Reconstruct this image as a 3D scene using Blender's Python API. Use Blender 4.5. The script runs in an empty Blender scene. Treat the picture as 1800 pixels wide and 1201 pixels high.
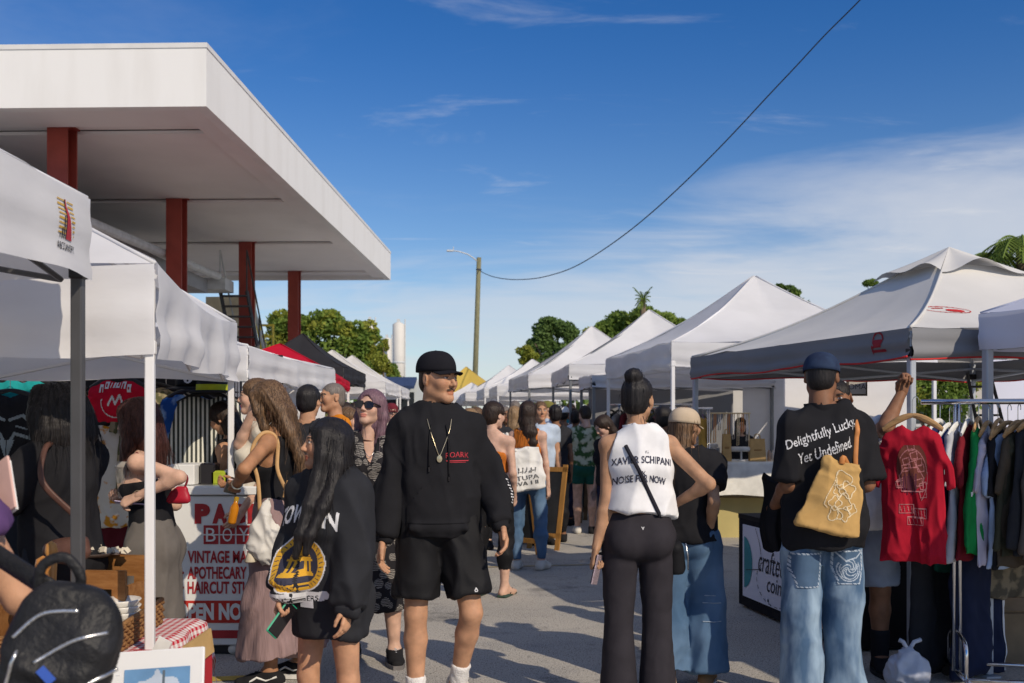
import bpy, math, random
import numpy as np
from mathutils import Vector, Matrix, Euler
from mathutils.bvhtree import BVHTree
R = math.radians
SC = bpy.context.scene
COL = SC.collection
random.seed(7)
RNG = np.random.default_rng(7)

# ---------------------------------------------------------------- camera, sky, sun, exposure
EYE = 1.47
cam_d = bpy.data.cameras.new('camera')
cam = bpy.data.objects.new('camera', cam_d)
COL.objects.link(cam)
cam.location = (0, 0, EYE)
cam.rotation_euler = (R(90), 0, 0)
cam_d.lens = 35
cam_d.sensor_width = 36
cam_d.shift_y = 0.0775
cam_d.clip_start = 0.05
cam_d.clip_end = 3000
cam_d.dof.use_dof = True
cam_d.dof.focus_distance = 5.3
cam_d.dof.aperture_fstop = 4.5
SC.camera = cam

SUN_EL, SUN_AZ = R(34), R(142)          # azimuth clockwise from +Y: the sun stands behind and to the right of the camera
w = bpy.data.worlds.new('World')
SC.world = w
w.use_nodes = True
nt = w.node_tree
nt.nodes.clear()
out = nt.nodes.new('ShaderNodeOutputWorld')
bg = nt.nodes.new('ShaderNodeBackground')
bg.inputs['Strength'].default_value = 0.10
sky = nt.nodes.new('ShaderNodeTexSky')
sky.sky_type = 'NISHITA'
sky.sun_disc = False
sky.sun_elevation = SUN_EL
sky.sun_rotation = SUN_AZ
sky.altitude = 0
sky.air_density = 1.0
sky.dust_density = 0.35
sky.ozone_density = 2.6
geo = nt.nodes.new('ShaderNodeTexCoord')
sep = nt.nodes.new('ShaderNodeSeparateXYZ')
nt.links.new(geo.outputs['Generated'], sep.inputs[0])
def wmath(op, a, b=None):
    n = nt.nodes.new('ShaderNodeMath')
    n.operation = op
    for i, v in enumerate((a, b)):
        if v is None:
            continue
        if isinstance(v, (int, float)):
            n.inputs[i].default_value = v
        else:
            nt.links.new(v, n.inputs[i])
    return n.outputs[0]
# clouds live on a plane high above: direction divided by its height
zz = wmath('ADD', wmath('MAXIMUM', sep.outputs['Z'], 0.0), 0.09)
comb = nt.nodes.new('ShaderNodeCombineXYZ')
nt.links.new(wmath('DIVIDE', sep.outputs['X'], zz), comb.inputs['X'])
nt.links.new(wmath('DIVIDE', sep.outputs['Y'], zz), comb.inputs['Y'])
def cloud(scale, rot, stretch, lo, hi, loc=(0, 0, 0), detail=7, rough=0.6):
    mp = nt.nodes.new('ShaderNodeMapping')
    mp.inputs['Rotation'].default_value = (0, 0, R(rot))
    mp.inputs['Scale'].default_value = (scale, scale * stretch, 1)
    mp.inputs['Location'].default_value = loc
    nt.links.new(comb.outputs[0], mp.inputs[0])
    nz = nt.nodes.new('ShaderNodeTexNoise')
    nz.inputs['Scale'].default_value = 1
    nz.inputs['Detail'].default_value = detail
    nz.inputs['Roughness'].default_value = rough
    nz.inputs['Distortion'].default_value = 0.7
    nt.links.new(mp.outputs[0], nz.inputs['Vector'])
    mr = nt.nodes.new('ShaderNodeMapRange')
    mr.interpolation_type = 'SMOOTHSTEP'
    mr.inputs['From Min'].default_value = lo
    mr.inputs['From Max'].default_value = hi
    nt.links.new(nz.outputs['Fac'], mr.inputs['Value'])
    return mr.outputs[0]
c1 = cloud(0.55, 24, 1.8, 0.52, 0.86, (3.1, 1.4, 0))
c2 = cloud(1.5, 30, 2.6, 0.56, 0.80, (2.4, 3.2, 0), 9, 0.62)
# a broad soft bank of cloud lies low all round; its upper edge climbs towards +X
def sstep(v, a, b):
    r = nt.nodes.new('ShaderNodeMapRange')
    r.interpolation_type = 'SMOOTHSTEP'
    r.inputs['From Min'].default_value = a
    r.inputs['From Max'].default_value = b
    nt.links.new(v, r.inputs['Value'])
    return r.outputs[0]
upper = wmath('ADD', wmath('MULTIPLY', sep.outputs['X'], 0.14), 0.165)
wob = cloud(0.62, 20, 1.6, 0.30, 0.72, (1.7, 0.2, 0), 6, 0.6)
edge = wmath('SUBTRACT', wmath('ADD', upper, wmath('MULTIPLY', wob, 0.075)), sep.outputs['Z'])
c3 = wmath('MULTIPLY', sstep(edge, 0.0, 0.085), cloud(0.30, 28, 1.7, 0.26, 0.58, (7.7, 2.2, 0), 9, 0.60))
c3 = wmath('MULTIPLY', c3, wmath('ADD', wmath('MULTIPLY', sstep(sep.outputs['X'], -0.25, 0.30), 0.42), 0.58))
# added cirrus veil overhead, out of view, makes the sky fill in shade less blue
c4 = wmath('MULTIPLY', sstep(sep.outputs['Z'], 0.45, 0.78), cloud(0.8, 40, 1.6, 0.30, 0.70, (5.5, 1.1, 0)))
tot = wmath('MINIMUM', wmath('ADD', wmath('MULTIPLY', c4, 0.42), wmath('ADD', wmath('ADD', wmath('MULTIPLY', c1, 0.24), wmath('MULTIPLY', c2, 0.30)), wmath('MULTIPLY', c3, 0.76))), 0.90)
# the sky of the photograph is deep blue: tint the clear part a little
hue = nt.nodes.new('ShaderNodeMix')
hue.data_type = 'RGBA'
hue.blend_type = 'MULTIPLY'
hue.inputs[0].default_value = 1.0
nt.links.new(sky.outputs[0], hue.inputs[6])
dk = nt.nodes.new('ShaderNodeMapRange')
dk.interpolation_type = 'SMOOTHSTEP'
dk.inputs['From Min'].default_value = 0.0
dk.inputs['From Max'].default_value = 0.42
nt.links.new(sep.outputs['Z'], dk.inputs['Value'])
tint = nt.nodes.new('ShaderNodeMix')
tint.data_type = 'RGBA'
nt.links.new(dk.outputs[0], tint.inputs[0])
tint.inputs[6].default_value = (0.88, 0.93, 0.98, 1)
tint.inputs[7].default_value = (0.19, 0.545, 0.96, 1)
nt.links.new(tint.outputs[2], hue.inputs[7])
mix = nt.nodes.new('ShaderNodeMix')
mix.data_type = 'RGBA'
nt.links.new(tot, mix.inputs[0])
nt.links.new(hue.outputs[2], mix.inputs[6])
mix.inputs[7].default_value = (6.2, 6.4, 6.9, 1)
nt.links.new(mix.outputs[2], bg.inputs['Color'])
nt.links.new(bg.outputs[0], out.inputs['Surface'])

sun_d = bpy.data.lights.new('sun', 'SUN')
sun_d.energy = 3.4
sun_d.angle = R(0.53)
sun_d.color = (1.0, 0.86, 0.67)
sun = bpy.data.objects.new('sun', sun_d)
COL.objects.link(sun)
SUN_DIR = Vector((math.sin(SUN_AZ) * math.cos(SUN_EL), math.cos(SUN_AZ) * math.cos(SUN_EL), math.sin(SUN_EL)))
sun.rotation_euler = SUN_DIR.to_track_quat('Z', 'Y').to_euler()
sun.location = SUN_DIR * 40
vs = SC.view_settings
vs.view_transform = 'Standard'
vs.look = 'None'
vs.exposure = 0.12
vs.gamma = 1.0
vs.use_curve_mapping = False
SC.cycles.max_bounces = 6
SC.cycles.transparent_max_bounces = 8
SC.cycles.caustics_reflective = False
SC.cycles.caustics_refractive = False
SC.cycles.use_denoising = True
SC.render.use_persistent_data = False

F = 1750.0
def at(px, py, D):
    "real-world point seen at photo pixel (px,py) when it stands D metres down the street"
    return Vector(((px - 900) / F * D, D, EYE + (740 - py) / F * D))
# ---------------------------------------------------------------- materials
MATS = {}
def M(key, col=(.5, .5, .5), rough=.75, var=.12, vs_=9.0, bump=0.0, bs=60.0, trans=0.0, metal=0.0, spec=.3, attr=False, stretch=None, col2=None, lo=.35, hi=.65, sub=0.0, sheen=0.0):
    "procedural material: colour broken up by noise, fine relief by a second noise"
    if key in MATS:
        return MATS[key]
    m = bpy.data.materials.new(key)
    m.use_nodes = True
    t = m.node_tree
    L = t.links.new
    p = t.nodes['Principled BSDF']
    o = t.nodes['Material Output']
    p.inputs['Roughness'].default_value = rough
    p.inputs['Metallic'].default_value = metal
    p.inputs['Specular IOR Level'].default_value = spec
    if sheen:
        p.inputs['Sheen Weight'].default_value = sheen
    if sub:
        p.inputs['Subsurface Weight'].default_value = sub
        p.inputs['Subsurface Radius'].default_value = (1, .35, .2)
        p.inputs['Subsurface Scale'].default_value = .012
    tc = t.nodes.new('ShaderNodeTexCoord')
    vec = tc.outputs['Object']
    if stretch:
        mp = t.nodes.new('ShaderNodeMapping')
        mp.inputs['Scale'].default_value = stretch
        L(vec, mp.inputs[0])
        vec = mp.outputs[0]
    nz = t.nodes.new('ShaderNodeTexNoise')
    nz.inputs['Scale'].default_value = vs_
    nz.inputs['Detail'].default_value = 4
    L(vec, nz.inputs['Vector'])
    mr = t.nodes.new('ShaderNodeMapRange')
    mr.inputs['From Min'].default_value = lo
    mr.inputs['From Max'].default_value = hi
    L(nz.outputs['Fac'], mr.inputs['Value'])
    mx = t.nodes.new('ShaderNodeMix')
    mx.data_type = 'RGBA'
    L(mr.outputs[0], mx.inputs[0])
    c2 = col2 if col2 else tuple(min(1, c * (1 + var)) for c in col)
    c1 = col if col2 else tuple(c * (1 - var) for c in col)
    mx.inputs[6].default_value = (*c1, 1)
    mx.inputs[7].default_value = (*c2, 1)
    c = mx.outputs[2]
    if attr:
        at_ = t.nodes.new('ShaderNodeAttribute')
        at_.attribute_name = 'tint'
        mm = t.nodes.new('ShaderNodeMix')
        mm.data_type = 'RGBA'
        mm.blend_type = 'MULTIPLY'
        mm.inputs[0].default_value = 1
        L(c, mm.inputs[6])
        L(at_.outputs['Color'], mm.inputs[7])
        c = mm.outputs[2]
    L(c, p.inputs['Base Color'])
    if bump:
        nb = t.nodes.new('ShaderNodeTexNoise')
        nb.inputs['Scale'].default_value = bs
        nb.inputs['Detail'].default_value = 3
        L(vec, nb.inputs['Vector'])
        b = t.nodes.new('ShaderNodeBump')
        b.inputs['Strength'].default_value = bump
        b.inputs['Distance'].default_value = .01
        L(nb.outputs['Fac'], b.inputs['Height'])
        L(b.outputs[0], p.inputs['Normal'])
    if trans:
        tr = t.nodes.new('ShaderNodeBsdfTranslucent')
        L(c, tr.inputs['Color'])
        ms = t.nodes.new('ShaderNodeMixShader')
        ms.inputs[0].default_value = trans
        L(p.outputs[0], ms.inputs[1])
        L(tr.outputs[0], ms.inputs[2])
        L(ms.outputs[0], o.inputs['Surface'])
    MATS[key] = m
    return m

def cloth(key, col, rough=.9, **k):
    k.setdefault('var', .10)
    k.setdefault('bump', .07)
    k.setdefault('bs', 420)
    k.setdefault('spec', .12)
    return M(key, col, rough, **k)

def checks(key, ca, cb, scale):
    "woven check: each thread colour is its own stripe, crossed at right angles"
    m = bpy.data.materials.new(key)
    m.use_nodes = True
    t = m.node_tree
    L = t.links.new
    p = t.nodes['Principled BSDF']
    p.inputs['Roughness'].default_value = .9
    p.inputs['Specular IOR Level'].default_value = .1
    uv = t.nodes.new('ShaderNodeAttribute')
    uv.attribute_name = 'uvw'
    s = t.nodes.new('ShaderNodeSeparateXYZ')
    L(uv.outputs['Vector'], s.inputs[0])
    def mt(op, a, b):
        n = t.nodes.new('ShaderNodeMath')
        n.operation = op
        for i, v in enumerate((a, b)):
            if isinstance(v, (int, float)):
                n.inputs[i].default_value = v
            else:
                L(v, n.inputs[i])
        return n.outputs[0]
    fs = []
    for ax in ('X', 'Y'):
        fr = mt('FRACT', mt('MULTIPLY', s.outputs[ax], scale), 0)
        fs.append(mt('GREATER_THAN', fr, .5))
    f = mt('MULTIPLY', mt('ADD', fs[0], fs[1]), .5)
    mx = t.nodes.new('ShaderNodeMix')
    mx.data_type = 'RGBA'
    L(f, mx.inputs[0])
    mx.inputs[6].default_value = (*ca, 1)
    mx.inputs[7].default_value = (*cb, 1)
    L(mx.outputs[2], p.inputs['Base Color'])
    return m

# ---------------------------------------------------------------- vector noise for cloth folds
_TAB = RNG.random(65536).astype(np.float32) * 2 - 1
def vnoise(P):
    P = np.asarray(P, np.float64)
    i = np.floor(P).astype(np.int64)
    f = P - i
    u = f * f * (3 - 2 * f)
    def h(dx, dy, dz):
        k = ((i[:, 0] + dx) * 73856093) ^ ((i[:, 1] + dy) * 19349663) ^ ((i[:, 2] + dz) * 83492791)
        k = (k ^ (k >> 13)) * 1274126177
        return _TAB[(k ^ (k >> 16)) & 65535]
    x, y, z = u[:, 0], u[:, 1], u[:, 2]
    def lx(dy, dz):
        return h(0, dy, dz) * (1 - x) + h(1, dy, dz) * x
    return (lx(0, 0) * (1 - y) + lx(1, 0) * y) * (1 - z) + (lx(0, 1) * (1 - y) + lx(1, 1) * y) * z

# ---------------------------------------------------------------- mesh making
def link(name, me, mat=None, parent=None, smooth=True, loc=None, rotz=0, **props):
    o = bpy.data.objects.new(name, me)
    COL.objects.link(o)
    if mat is not None and me is not None:
        for m in (mat if isinstance(mat, (list, tuple)) else [mat]):
            me.materials.append(m)
    if me is not None and smooth and len(me.polygons):
        me.polygons.foreach_set('use_smooth', [True] * len(me.polygons))
    if parent is not None:
        o.parent = parent
    if loc is not None:
        o.location = loc
    if rotz:
        o.rotation_euler = (0, 0, rotz)
    for k, v in props.items():
        if v is not None:
            o[k] = v
    return o

def thing(name, label, category, loc=(0, 0, 0), rotz=0, group=None):
    return link(name, None, loc=loc, rotz=rotz, label=label, category=category, group=group)

def copy_tree(o, parent=None, **props):
    c = o.copy()
    COL.objects.link(c)
    if parent is not None:
        c.parent = parent
    for k, v in props.items():
        c[k] = v
    for ch in list(o.children):
        copy_tree(ch, c)
    return c

def np_mesh(name, V, faces, tint=None):
    "faces: list of (n,k) int arrays"
    me = bpy.data.meshes.new(name)
    V = np.asarray(V, np.float32)
    faces = [np.asarray(f, np.int32) for f in faces if len(f)]
    me.vertices.add(len(V))
    me.vertices.foreach_set('co', V.ravel())
    loops = np.concatenate([f.ravel() for f in faces]) if faces else np.zeros(0, np.int32)
    tot = np.concatenate([np.full(len(f), f.shape[1], np.int32) for f in faces]) if faces else np.zeros(0, np.int32)
    me.loops.add(len(loops))
    me.loops.foreach_set('vertex_index', loops)
    me.polygons.add(len(tot))
    st = np.zeros(len(tot), np.int32)
    if len(tot):
        st[1:] = np.cumsum(tot)[:-1]
    me.polygons.foreach_set('loop_start', st)
    me.polygons.foreach_set('loop_total', tot)
    me.update(calc_edges=True)
    me.validate()
    if tint is not None:
        a = me.attributes.new('tint', 'FLOAT_COLOR', 'POINT')
        T = np.ones((len(V), 4), np.float32)
        T[:, :3] = tint
        a.data.foreach_set('color', T.ravel())
    return me

class MB:
    "gathers simple shapes into ONE mesh"
    def __init__(s):
        s.v, s.f, s.mi, s.cur = [], [], [], 0
    def add(s, vs, fs):
        n = len(s.v)
        s.v += [tuple(v) for v in vs]
        for f in fs:
            s.f.append(tuple(i + n for i in f))
            s.mi.append(s.cur)
        return s
    def box(s, c, size, rot=None, taper=1.0, bev=0.0):
        hx, hy, hz = (d / 2 for d in size)
        if bev <= 0:
            vs = [Vector((x * hx * (taper if z > 0 else 1), y * hy * (taper if z > 0 else 1), z * hz)) for z in (-1, 1) for y in (-1, 1) for x in (-1, 1)]
            fs = [(0, 2, 3, 1), (4, 5, 7, 6), (0, 1, 5, 4), (2, 6, 7, 3), (0, 4, 6, 2), (1, 3, 7, 5)]
        else:
            b = min(bev, hx * .9, hy * .9, hz * .9)
            vs, ring = [], []
            oc = [(-hx, -hy), (hx, -hy), (hx, hy), (-hx, hy)]
            def r8(ix, iz):
                return [Vector((-hx + ix + b, -hy + ix, iz)), Vector((hx - ix - b, -hy + ix, iz)), Vector((hx - ix, -hy + ix + b, iz)), Vector((hx - ix, hy - ix - b, iz)),
                        Vector((hx - ix - b, hy - ix, iz)), Vector((-hx + ix + b, hy - ix, iz)), Vector((-hx + ix, hy - ix - b, iz)), Vector((-hx + ix, -hy + ix + b, iz))]
            lv = [(b * .999 if False else b, -hz), (0, -hz + b), (0, hz - b), (b, hz)]
            for ix, iz in lv:
                vs += r8(min(ix, min(hx, hy) - b * 1.001) if ix else 0, iz)
            fs = [tuple(reversed(range(8))), tuple(range(24, 32))]
            for l in range(3):
                for i in range(8):
                    j = (i + 1) % 8
                    fs.append((l * 8 + i, l * 8 + j, l * 8 + 8 + j, l * 8 + 8 + i))
        c = Vector(c)
        if rot is not None:
            m = rot if isinstance(rot, Matrix) else Euler(rot).to_matrix()
            vs = [m @ v for v in vs]
        return s.add([v + c for v in vs], fs)
    def tube(s, pts, r, n=8, cap=True, flat=None):
        "r: number or list; flat: (vector, factor) squashes the section along that vector"
        pts = [Vector(p) for p in pts]
        rs = r if isinstance(r, (list, tuple)) else [r] * len(pts)
        vs = []
        ref = None
        for i, p in enumerate(pts):
            d = (pts[min(i + 1, len(pts) - 1)] - pts[max(i - 1, 0)])
            d = d.normalized() if d.length > 1e-9 else Vector((0, 0, 1))
            if ref is None:
                ref = Vector((1, 0, 0)) if abs(d.x) < .8 else Vector((0, 1, 0))
            a = (ref - d * ref.dot(d))
            a = a.normalized() if a.length > 1e-6 else d.orthogonal().normalized()
            ref = a
            b = d.cross(a)
            for k in range(n):
                t = 2 * math.pi * k / n
                q = (a * math.cos(t) + b * math.sin(t)) * rs[i]
                if flat:
                    q = q - flat[0] * q.dot(flat[0]) * (1 - flat[1])
                vs.append(p + q)
        fs = []
        for i in range(len(pts) - 1):
            for k in range(n):
                k2 = (k + 1) % n
                fs.append((i * n + k, i * n + k2, (i + 1) * n + k2, (i + 1) * n + k))
        if cap:
            fs.append(tuple(reversed(range(n))))
            fs.append(tuple(range((len(pts) - 1) * n, len(pts) * n)))
        return s.add(vs, fs)
    def grid(s, fn, nu, nv, closed=False):
        vs = [fn(u / nu, v / nv) for v in range(nv + 1) for u in range(nu + (0 if closed else 1))]
        w_ = nu if closed else nu + 1
        fs = []
        for v in range(nv):
            for u in range(nu):
                u2 = (u + 1) % w_ if closed else u + 1
                fs.append((v * w_ + u, v * w_ + u2, (v + 1) * w_ + u2, (v + 1) * w_ + u))
        return s.add(vs, fs)
    def lathe(s, prof, n=20, c=(0, 0, 0), cap=True, rot=None):
        c = Vector(c)
        vs = []
        for r, z in prof:
            for k in range(n):
                t = 2 * math.pi * k / n
                q = Vector((r * math.cos(t), r * math.sin(t), z))
                if rot is not None:
                    q = rot @ q
                vs.append(q + c)
        fs = []
        for i in range(len(prof) - 1):
            for k in range(n):
                k2 = (k + 1) % n
                fs.append((i * n + k, i * n + k2, (i + 1) * n + k2, (i + 1) * n + k))
        if cap:
            fs.append(tuple(reversed(range(n))))
            fs.append(tuple(range((len(prof) - 1) * n, len(prof) * n)))
        return s.add(vs, fs)
    def prism(s, poly, th, mtx=None):
        "poly in the local XZ plane, extruded th along +Y"
        n = len(poly)
        vs = [Vector((x, 0, z)) for x, z in poly] + [Vector((x, th, z)) for x, z in poly]
        fs = [tuple(range(n)), tuple(reversed(range(n, 2 * n)))] + [(i, i + n, (i + 1) % n + n, (i + 1) % n) for i in range(n)]
        if mtx is not None:
            vs = [mtx @ v for v in vs]
        return s.add(vs, fs)
    def mesh(s, name='mesh'):
        me = bpy.data.meshes.new(name)
        me.from_pydata(s.v, [], s.f)
        if any(s.mi):
            me.polygons.foreach_set('material_index', s.mi)
        return me
    def build(s, name, mat=None, parent=None, smooth=False, **k):
        return link(name, s.mesh(name), mat, parent, smooth, **k)

# ---------------------------------------------------------------- implicit surfaces: bodies, clothes, hair
class Vol:
    def __init__(s, lo, hi, h):
        s.lo = np.array(lo, float)
        s.h = h
        n = np.ceil((np.array(hi) - s.lo) / h).astype(int) + 1
        s.n = n
        s.d = np.full(n, .12, np.float32)
        s.ax = [s.lo[i] + h * np.arange(n[i]) for i in range(3)]
    def win(s, lo, hi):
        a = np.clip(np.floor((np.array(lo) - s.lo) / s.h).astype(int), 0, s.n)
        b = np.clip(np.ceil((np.array(hi) - s.lo) / s.h).astype(int) + 1, 0, s.n)
        if np.any(b <= a):
            return None, None
        sl = tuple(slice(a[i], b[i]) for i in range(3))
        X = s.ax[0][sl[0]][:, None, None].astype(np.float32)
        Y = s.ax[1][sl[1]][None, :, None].astype(np.float32)
        Z = s.ax[2][sl[2]][None, None, :].astype(np.float32)
        return sl, (X, Y, Z)
    def cone(s, a, b, ra, rb, k=.02, e=None, fx=1.0, op='u', flat=0, off=0.0):
        a, b = np.array(a, float), np.array(b, float)
        ra, rb = ra + off, rb + off
        m = max(ra, rb) * max(1, fx) + k + .03
        sl, g = s.win(np.minimum(a, b) - m, np.maximum(a, b) + m)
        if sl is None:
            return
        X, Y, Z = g
        ba = b - a
        L2 = float(ba @ ba) + 1e-12
        px, py, pz = X - a[0], Y - a[1], Z - a[2]
        t0 = (px * ba[0] + py * ba[1] + pz * ba[2]) / L2
        t = np.clip(t0, 0, 1)
        qx, qy, qz = px - t * ba[0], py - t * ba[1], pz - t * ba[2]
        if e is not None:
            if off:
                rm = max((ra + rb) / 2 - off, .01)
                fx = (rm * fx + off) / (rm + off)
            e_ = np.array(e, float)
            e_ = e_ / np.linalg.norm(e_)
            re = qx * e_[0] + qy * e_[1] + qz * e_[2]
            q2 = np.maximum(qx * qx + qy * qy + qz * qz - re * re, 0) + (re / fx) ** 2
            d = (np.sqrt(q2) - (ra + (rb - ra) * t)) * min(1.0, max(fx, .55))
        else:
            d = np.sqrt(qx * qx + qy * qy + qz * qz) - (ra + (rb - ra) * t)
        if flat:
            L = math.sqrt(L2)
            if flat & 1:
                d = np.maximum(d, (t0 - 1) * L)
            if flat & 2:
                d = np.maximum(d, -t0 * L)
        s.comb(sl, d, k, op)
    def ell(s, c, r, k=.02, op='u', rot=None):
        c, r = np.array(c, float), np.array(r, float)
        m = r.max() + k + .02
        sl, g = s.win(c - m, c + m)
        if sl is None:
            return
        X, Y, Z = g[0] - c[0], g[1] - c[1], g[2] - c[2]
        if rot is not None:
            q = np.array(rot.transposed()) if isinstance(rot, Matrix) else rot
            X, Y, Z = (q[i][0] * X + q[i][1] * Y + q[i][2] * Z for i in range(3))
        k0 = np.sqrt((X / r[0]) ** 2 + (Y / r[1]) ** 2 + (Z / r[2]) ** 2)
        k1 = np.sqrt((X / r[0] ** 2) ** 2 + (Y / r[1] ** 2) ** 2 + (Z / r[2] ** 2) ** 2) + 1e-6
        s.comb(sl, k0 * (k0 - 1) / k1, k, op)
    def comb(s, sl, d, k, op):
        o = s.d[sl]
        d = d.astype(np.float32)
        if op == 'u':
            h = np.maximum(k - np.abs(o - d), 0) / max(k, 1e-6)
            s.d[sl] = np.minimum(o, d) - h * h * k * .25
        elif op == 's':
            d = -d
            h = np.maximum(k - np.abs(o - d), 0) / max(k, 1e-6)
            s.d[sl] = np.maximum(o, d) + h * h * k * .25
    def plane(s, p, n):
        "cuts away everything on the side n points to"
        n = np.array(n, float)
        n = n / np.linalg.norm(n)
        X, Y, Z = (s.ax[0][:, None, None] - p[0]) * n[0], (s.ax[1][None, :, None] - p[1]) * n[1], (s.ax[2][None, None, :] - p[2]) * n[2]
        s.d = np.maximum(s.d, (X + Y + Z).astype(np.float32))
    def nets(s):
        d = s.d
        d = np.pad(d, 1, constant_values=.1)
        lo = s.lo - s.h
        g = d < 0
        n = np.array(d.shape) - 1
        def cs(a, i, j, k):
            return a[i:i + n[0], j:j + n[1], k:k + n[2]]
        cnt = np.zeros(n, np.int8)
        for i in (0, 1):
            for j in (0, 1):
                for k in (0, 1):
                    cnt += cs(g, i, j, k)
        act = (cnt > 0) & (cnt < 8)
        idx = np.full(n, -1, np.int32)
        ijk = np.argwhere(act)
        if not len(ijk):
            return np.zeros((0, 3)), np.zeros((0, 4), int)
        idx[act] = np.arange(len(ijk))
        acc = np.zeros((len(ijk), 3))
        c = np.zeros(len(ijk))
        I, J, K = ijk.T
        for ax in range(3):
            for u in (0, 1):
                for v in (0, 1):
                    o0 = [0, 0, 0]
                    o0[(ax + 1) % 3], o0[(ax + 2) % 3] = u, v
                    o1 = list(o0)
                    o1[ax] = 1
                    d0 = d[I + o0[0], J + o0[1], K + o0[2]]
                    d1 = d[I + o1[0], J + o1[1], K + o1[2]]
                    x = (d0 < 0) != (d1 < 0)
                    t = np.where(x, d0 / np.where(d0 == d1, 1, d0 - d1), 0)
                    p = np.array(o0, float)[None, :].repeat(len(ijk), 0)
                    p[:, ax] = t
                    acc += p * x[:, None]
                    c += x
        V = lo + s.h * (ijk + acc / c[:, None])
        Q = []
        for ax in range(3):
            b, cc = (ax + 1) % 3, (ax + 2) % 3
            sl0 = [slice(1, -1)] * 3
            sl1 = [slice(1, -1)] * 3
            sl0[ax], sl1[ax] = slice(0, -1), slice(1, None)
            x = g[tuple(sl0)] != g[tuple(sl1)]
            e = np.argwhere(x)
            if not len(e):
                continue
            ins = g[tuple(sl0)][x]
            off = np.ones(3, int)
            off[ax] = 0
            base = e + off
            def cell(db, dc):
                q = base.copy()
                q[:, b] -= db
                q[:, cc] -= dc
                return idx[q[:, 0], q[:, 1], q[:, 2]]
            q = np.stack([cell(1, 1), cell(0, 1), cell(0, 0), cell(1, 0)], 1)
            q[~ins] = q[~ins][:, ::-1]
            Q.append(q)
        Q = np.concatenate(Q)
        return V, Q[(Q >= 0).all(1)]

def vnormals(V, Q):
    e1, e2 = V[Q[:, 2]] - V[Q[:, 0]], V[Q[:, 3]] - V[Q[:, 1]]
    fn = np.cross(e1, e2)
    N = np.zeros_like(V)
    for k in range(4):
        np.add.at(N, Q[:, k], fn)
    return N / (np.linalg.norm(N, axis=1, keepdims=True) + 1e-12)

def smooth_v(V, Q, it=1, f=.5):
    for _ in range(it):
        S = np.zeros_like(V)
        c = np.zeros(len(V))
        for k in range(4):
            for j in (1, 3):
                np.add.at(S, Q[:, k], V[Q[:, (k + j) % 4]])
                np.add.at(c, Q[:, k], 1)
        V = V * (1 - f) + f * S / np.maximum(c, 1)[:, None]
    return V

def folds(V, Q, amp=.006, sc=(14, 14, 5), seed=0, fine=.3, dirw=None):
    "cloth creases: ridged noise pushed along the normals"
    amp = amp * 1.7
    N = vnormals(V, Q)
    S = np.array(sc, float)
    warp = np.stack([vnoise(V * 4 + seed + 9 * i) for i in range(3)], 1) * .09
    P = (V + warp) * S + seed * 3.7
    Q_ = np.stack([P[:, 0] + P[:, 2] * .8, P[:, 1] - P[:, 2] * .5, P[:, 2]], 1)      # slanting pulls
    n = 1 - 2.6 * np.abs(vnoise(P)) ** .8
    n1 = 1 - 2.6 * np.abs(vnoise(Q_ * .8 + 5)) ** .8
    n2 = 1 - 2 * np.abs(vnoise(Q_ * 2.0 + 11))
    dd = amp * (n * .55 + n1 * .65 + fine * n2)
    if dirw is not None:
        dd = dd * dirw
    return V + N * dd[:, None]

# ---------------------------------------------------------------- prints on cloth: a bitmap of small cells laid on the surface
_glyph = {}
def text_tris(s, bold=0.0, shear=0.0, space=1.0):
    k = (s, bold, shear, space)
    if k not in _glyph:
        cu = bpy.data.curves.new('t', 'FONT')
        cu.body = s
        cu.offset = bold
        cu.shear = shear
        cu.space_character = space
        cu.resolution_u = 3
        o = bpy.data.objects.new('t', cu)
        me = bpy.data.meshes.new_from_object(o)
        me.calc_loop_triangles()
        V = np.array([v.co[:2] for v in me.vertices]).reshape(-1, 2)
        T = np.array([t.vertices[:] for t in me.loop_triangles]).reshape(-1, 3)
        bpy.data.objects.remove(o)
        bpy.data.curves.remove(cu)
        bpy.data.meshes.remove(me)
        V = V - V.min(0) if len(V) else V
        _glyph[k] = (V, T)
    return _glyph[k]

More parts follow.
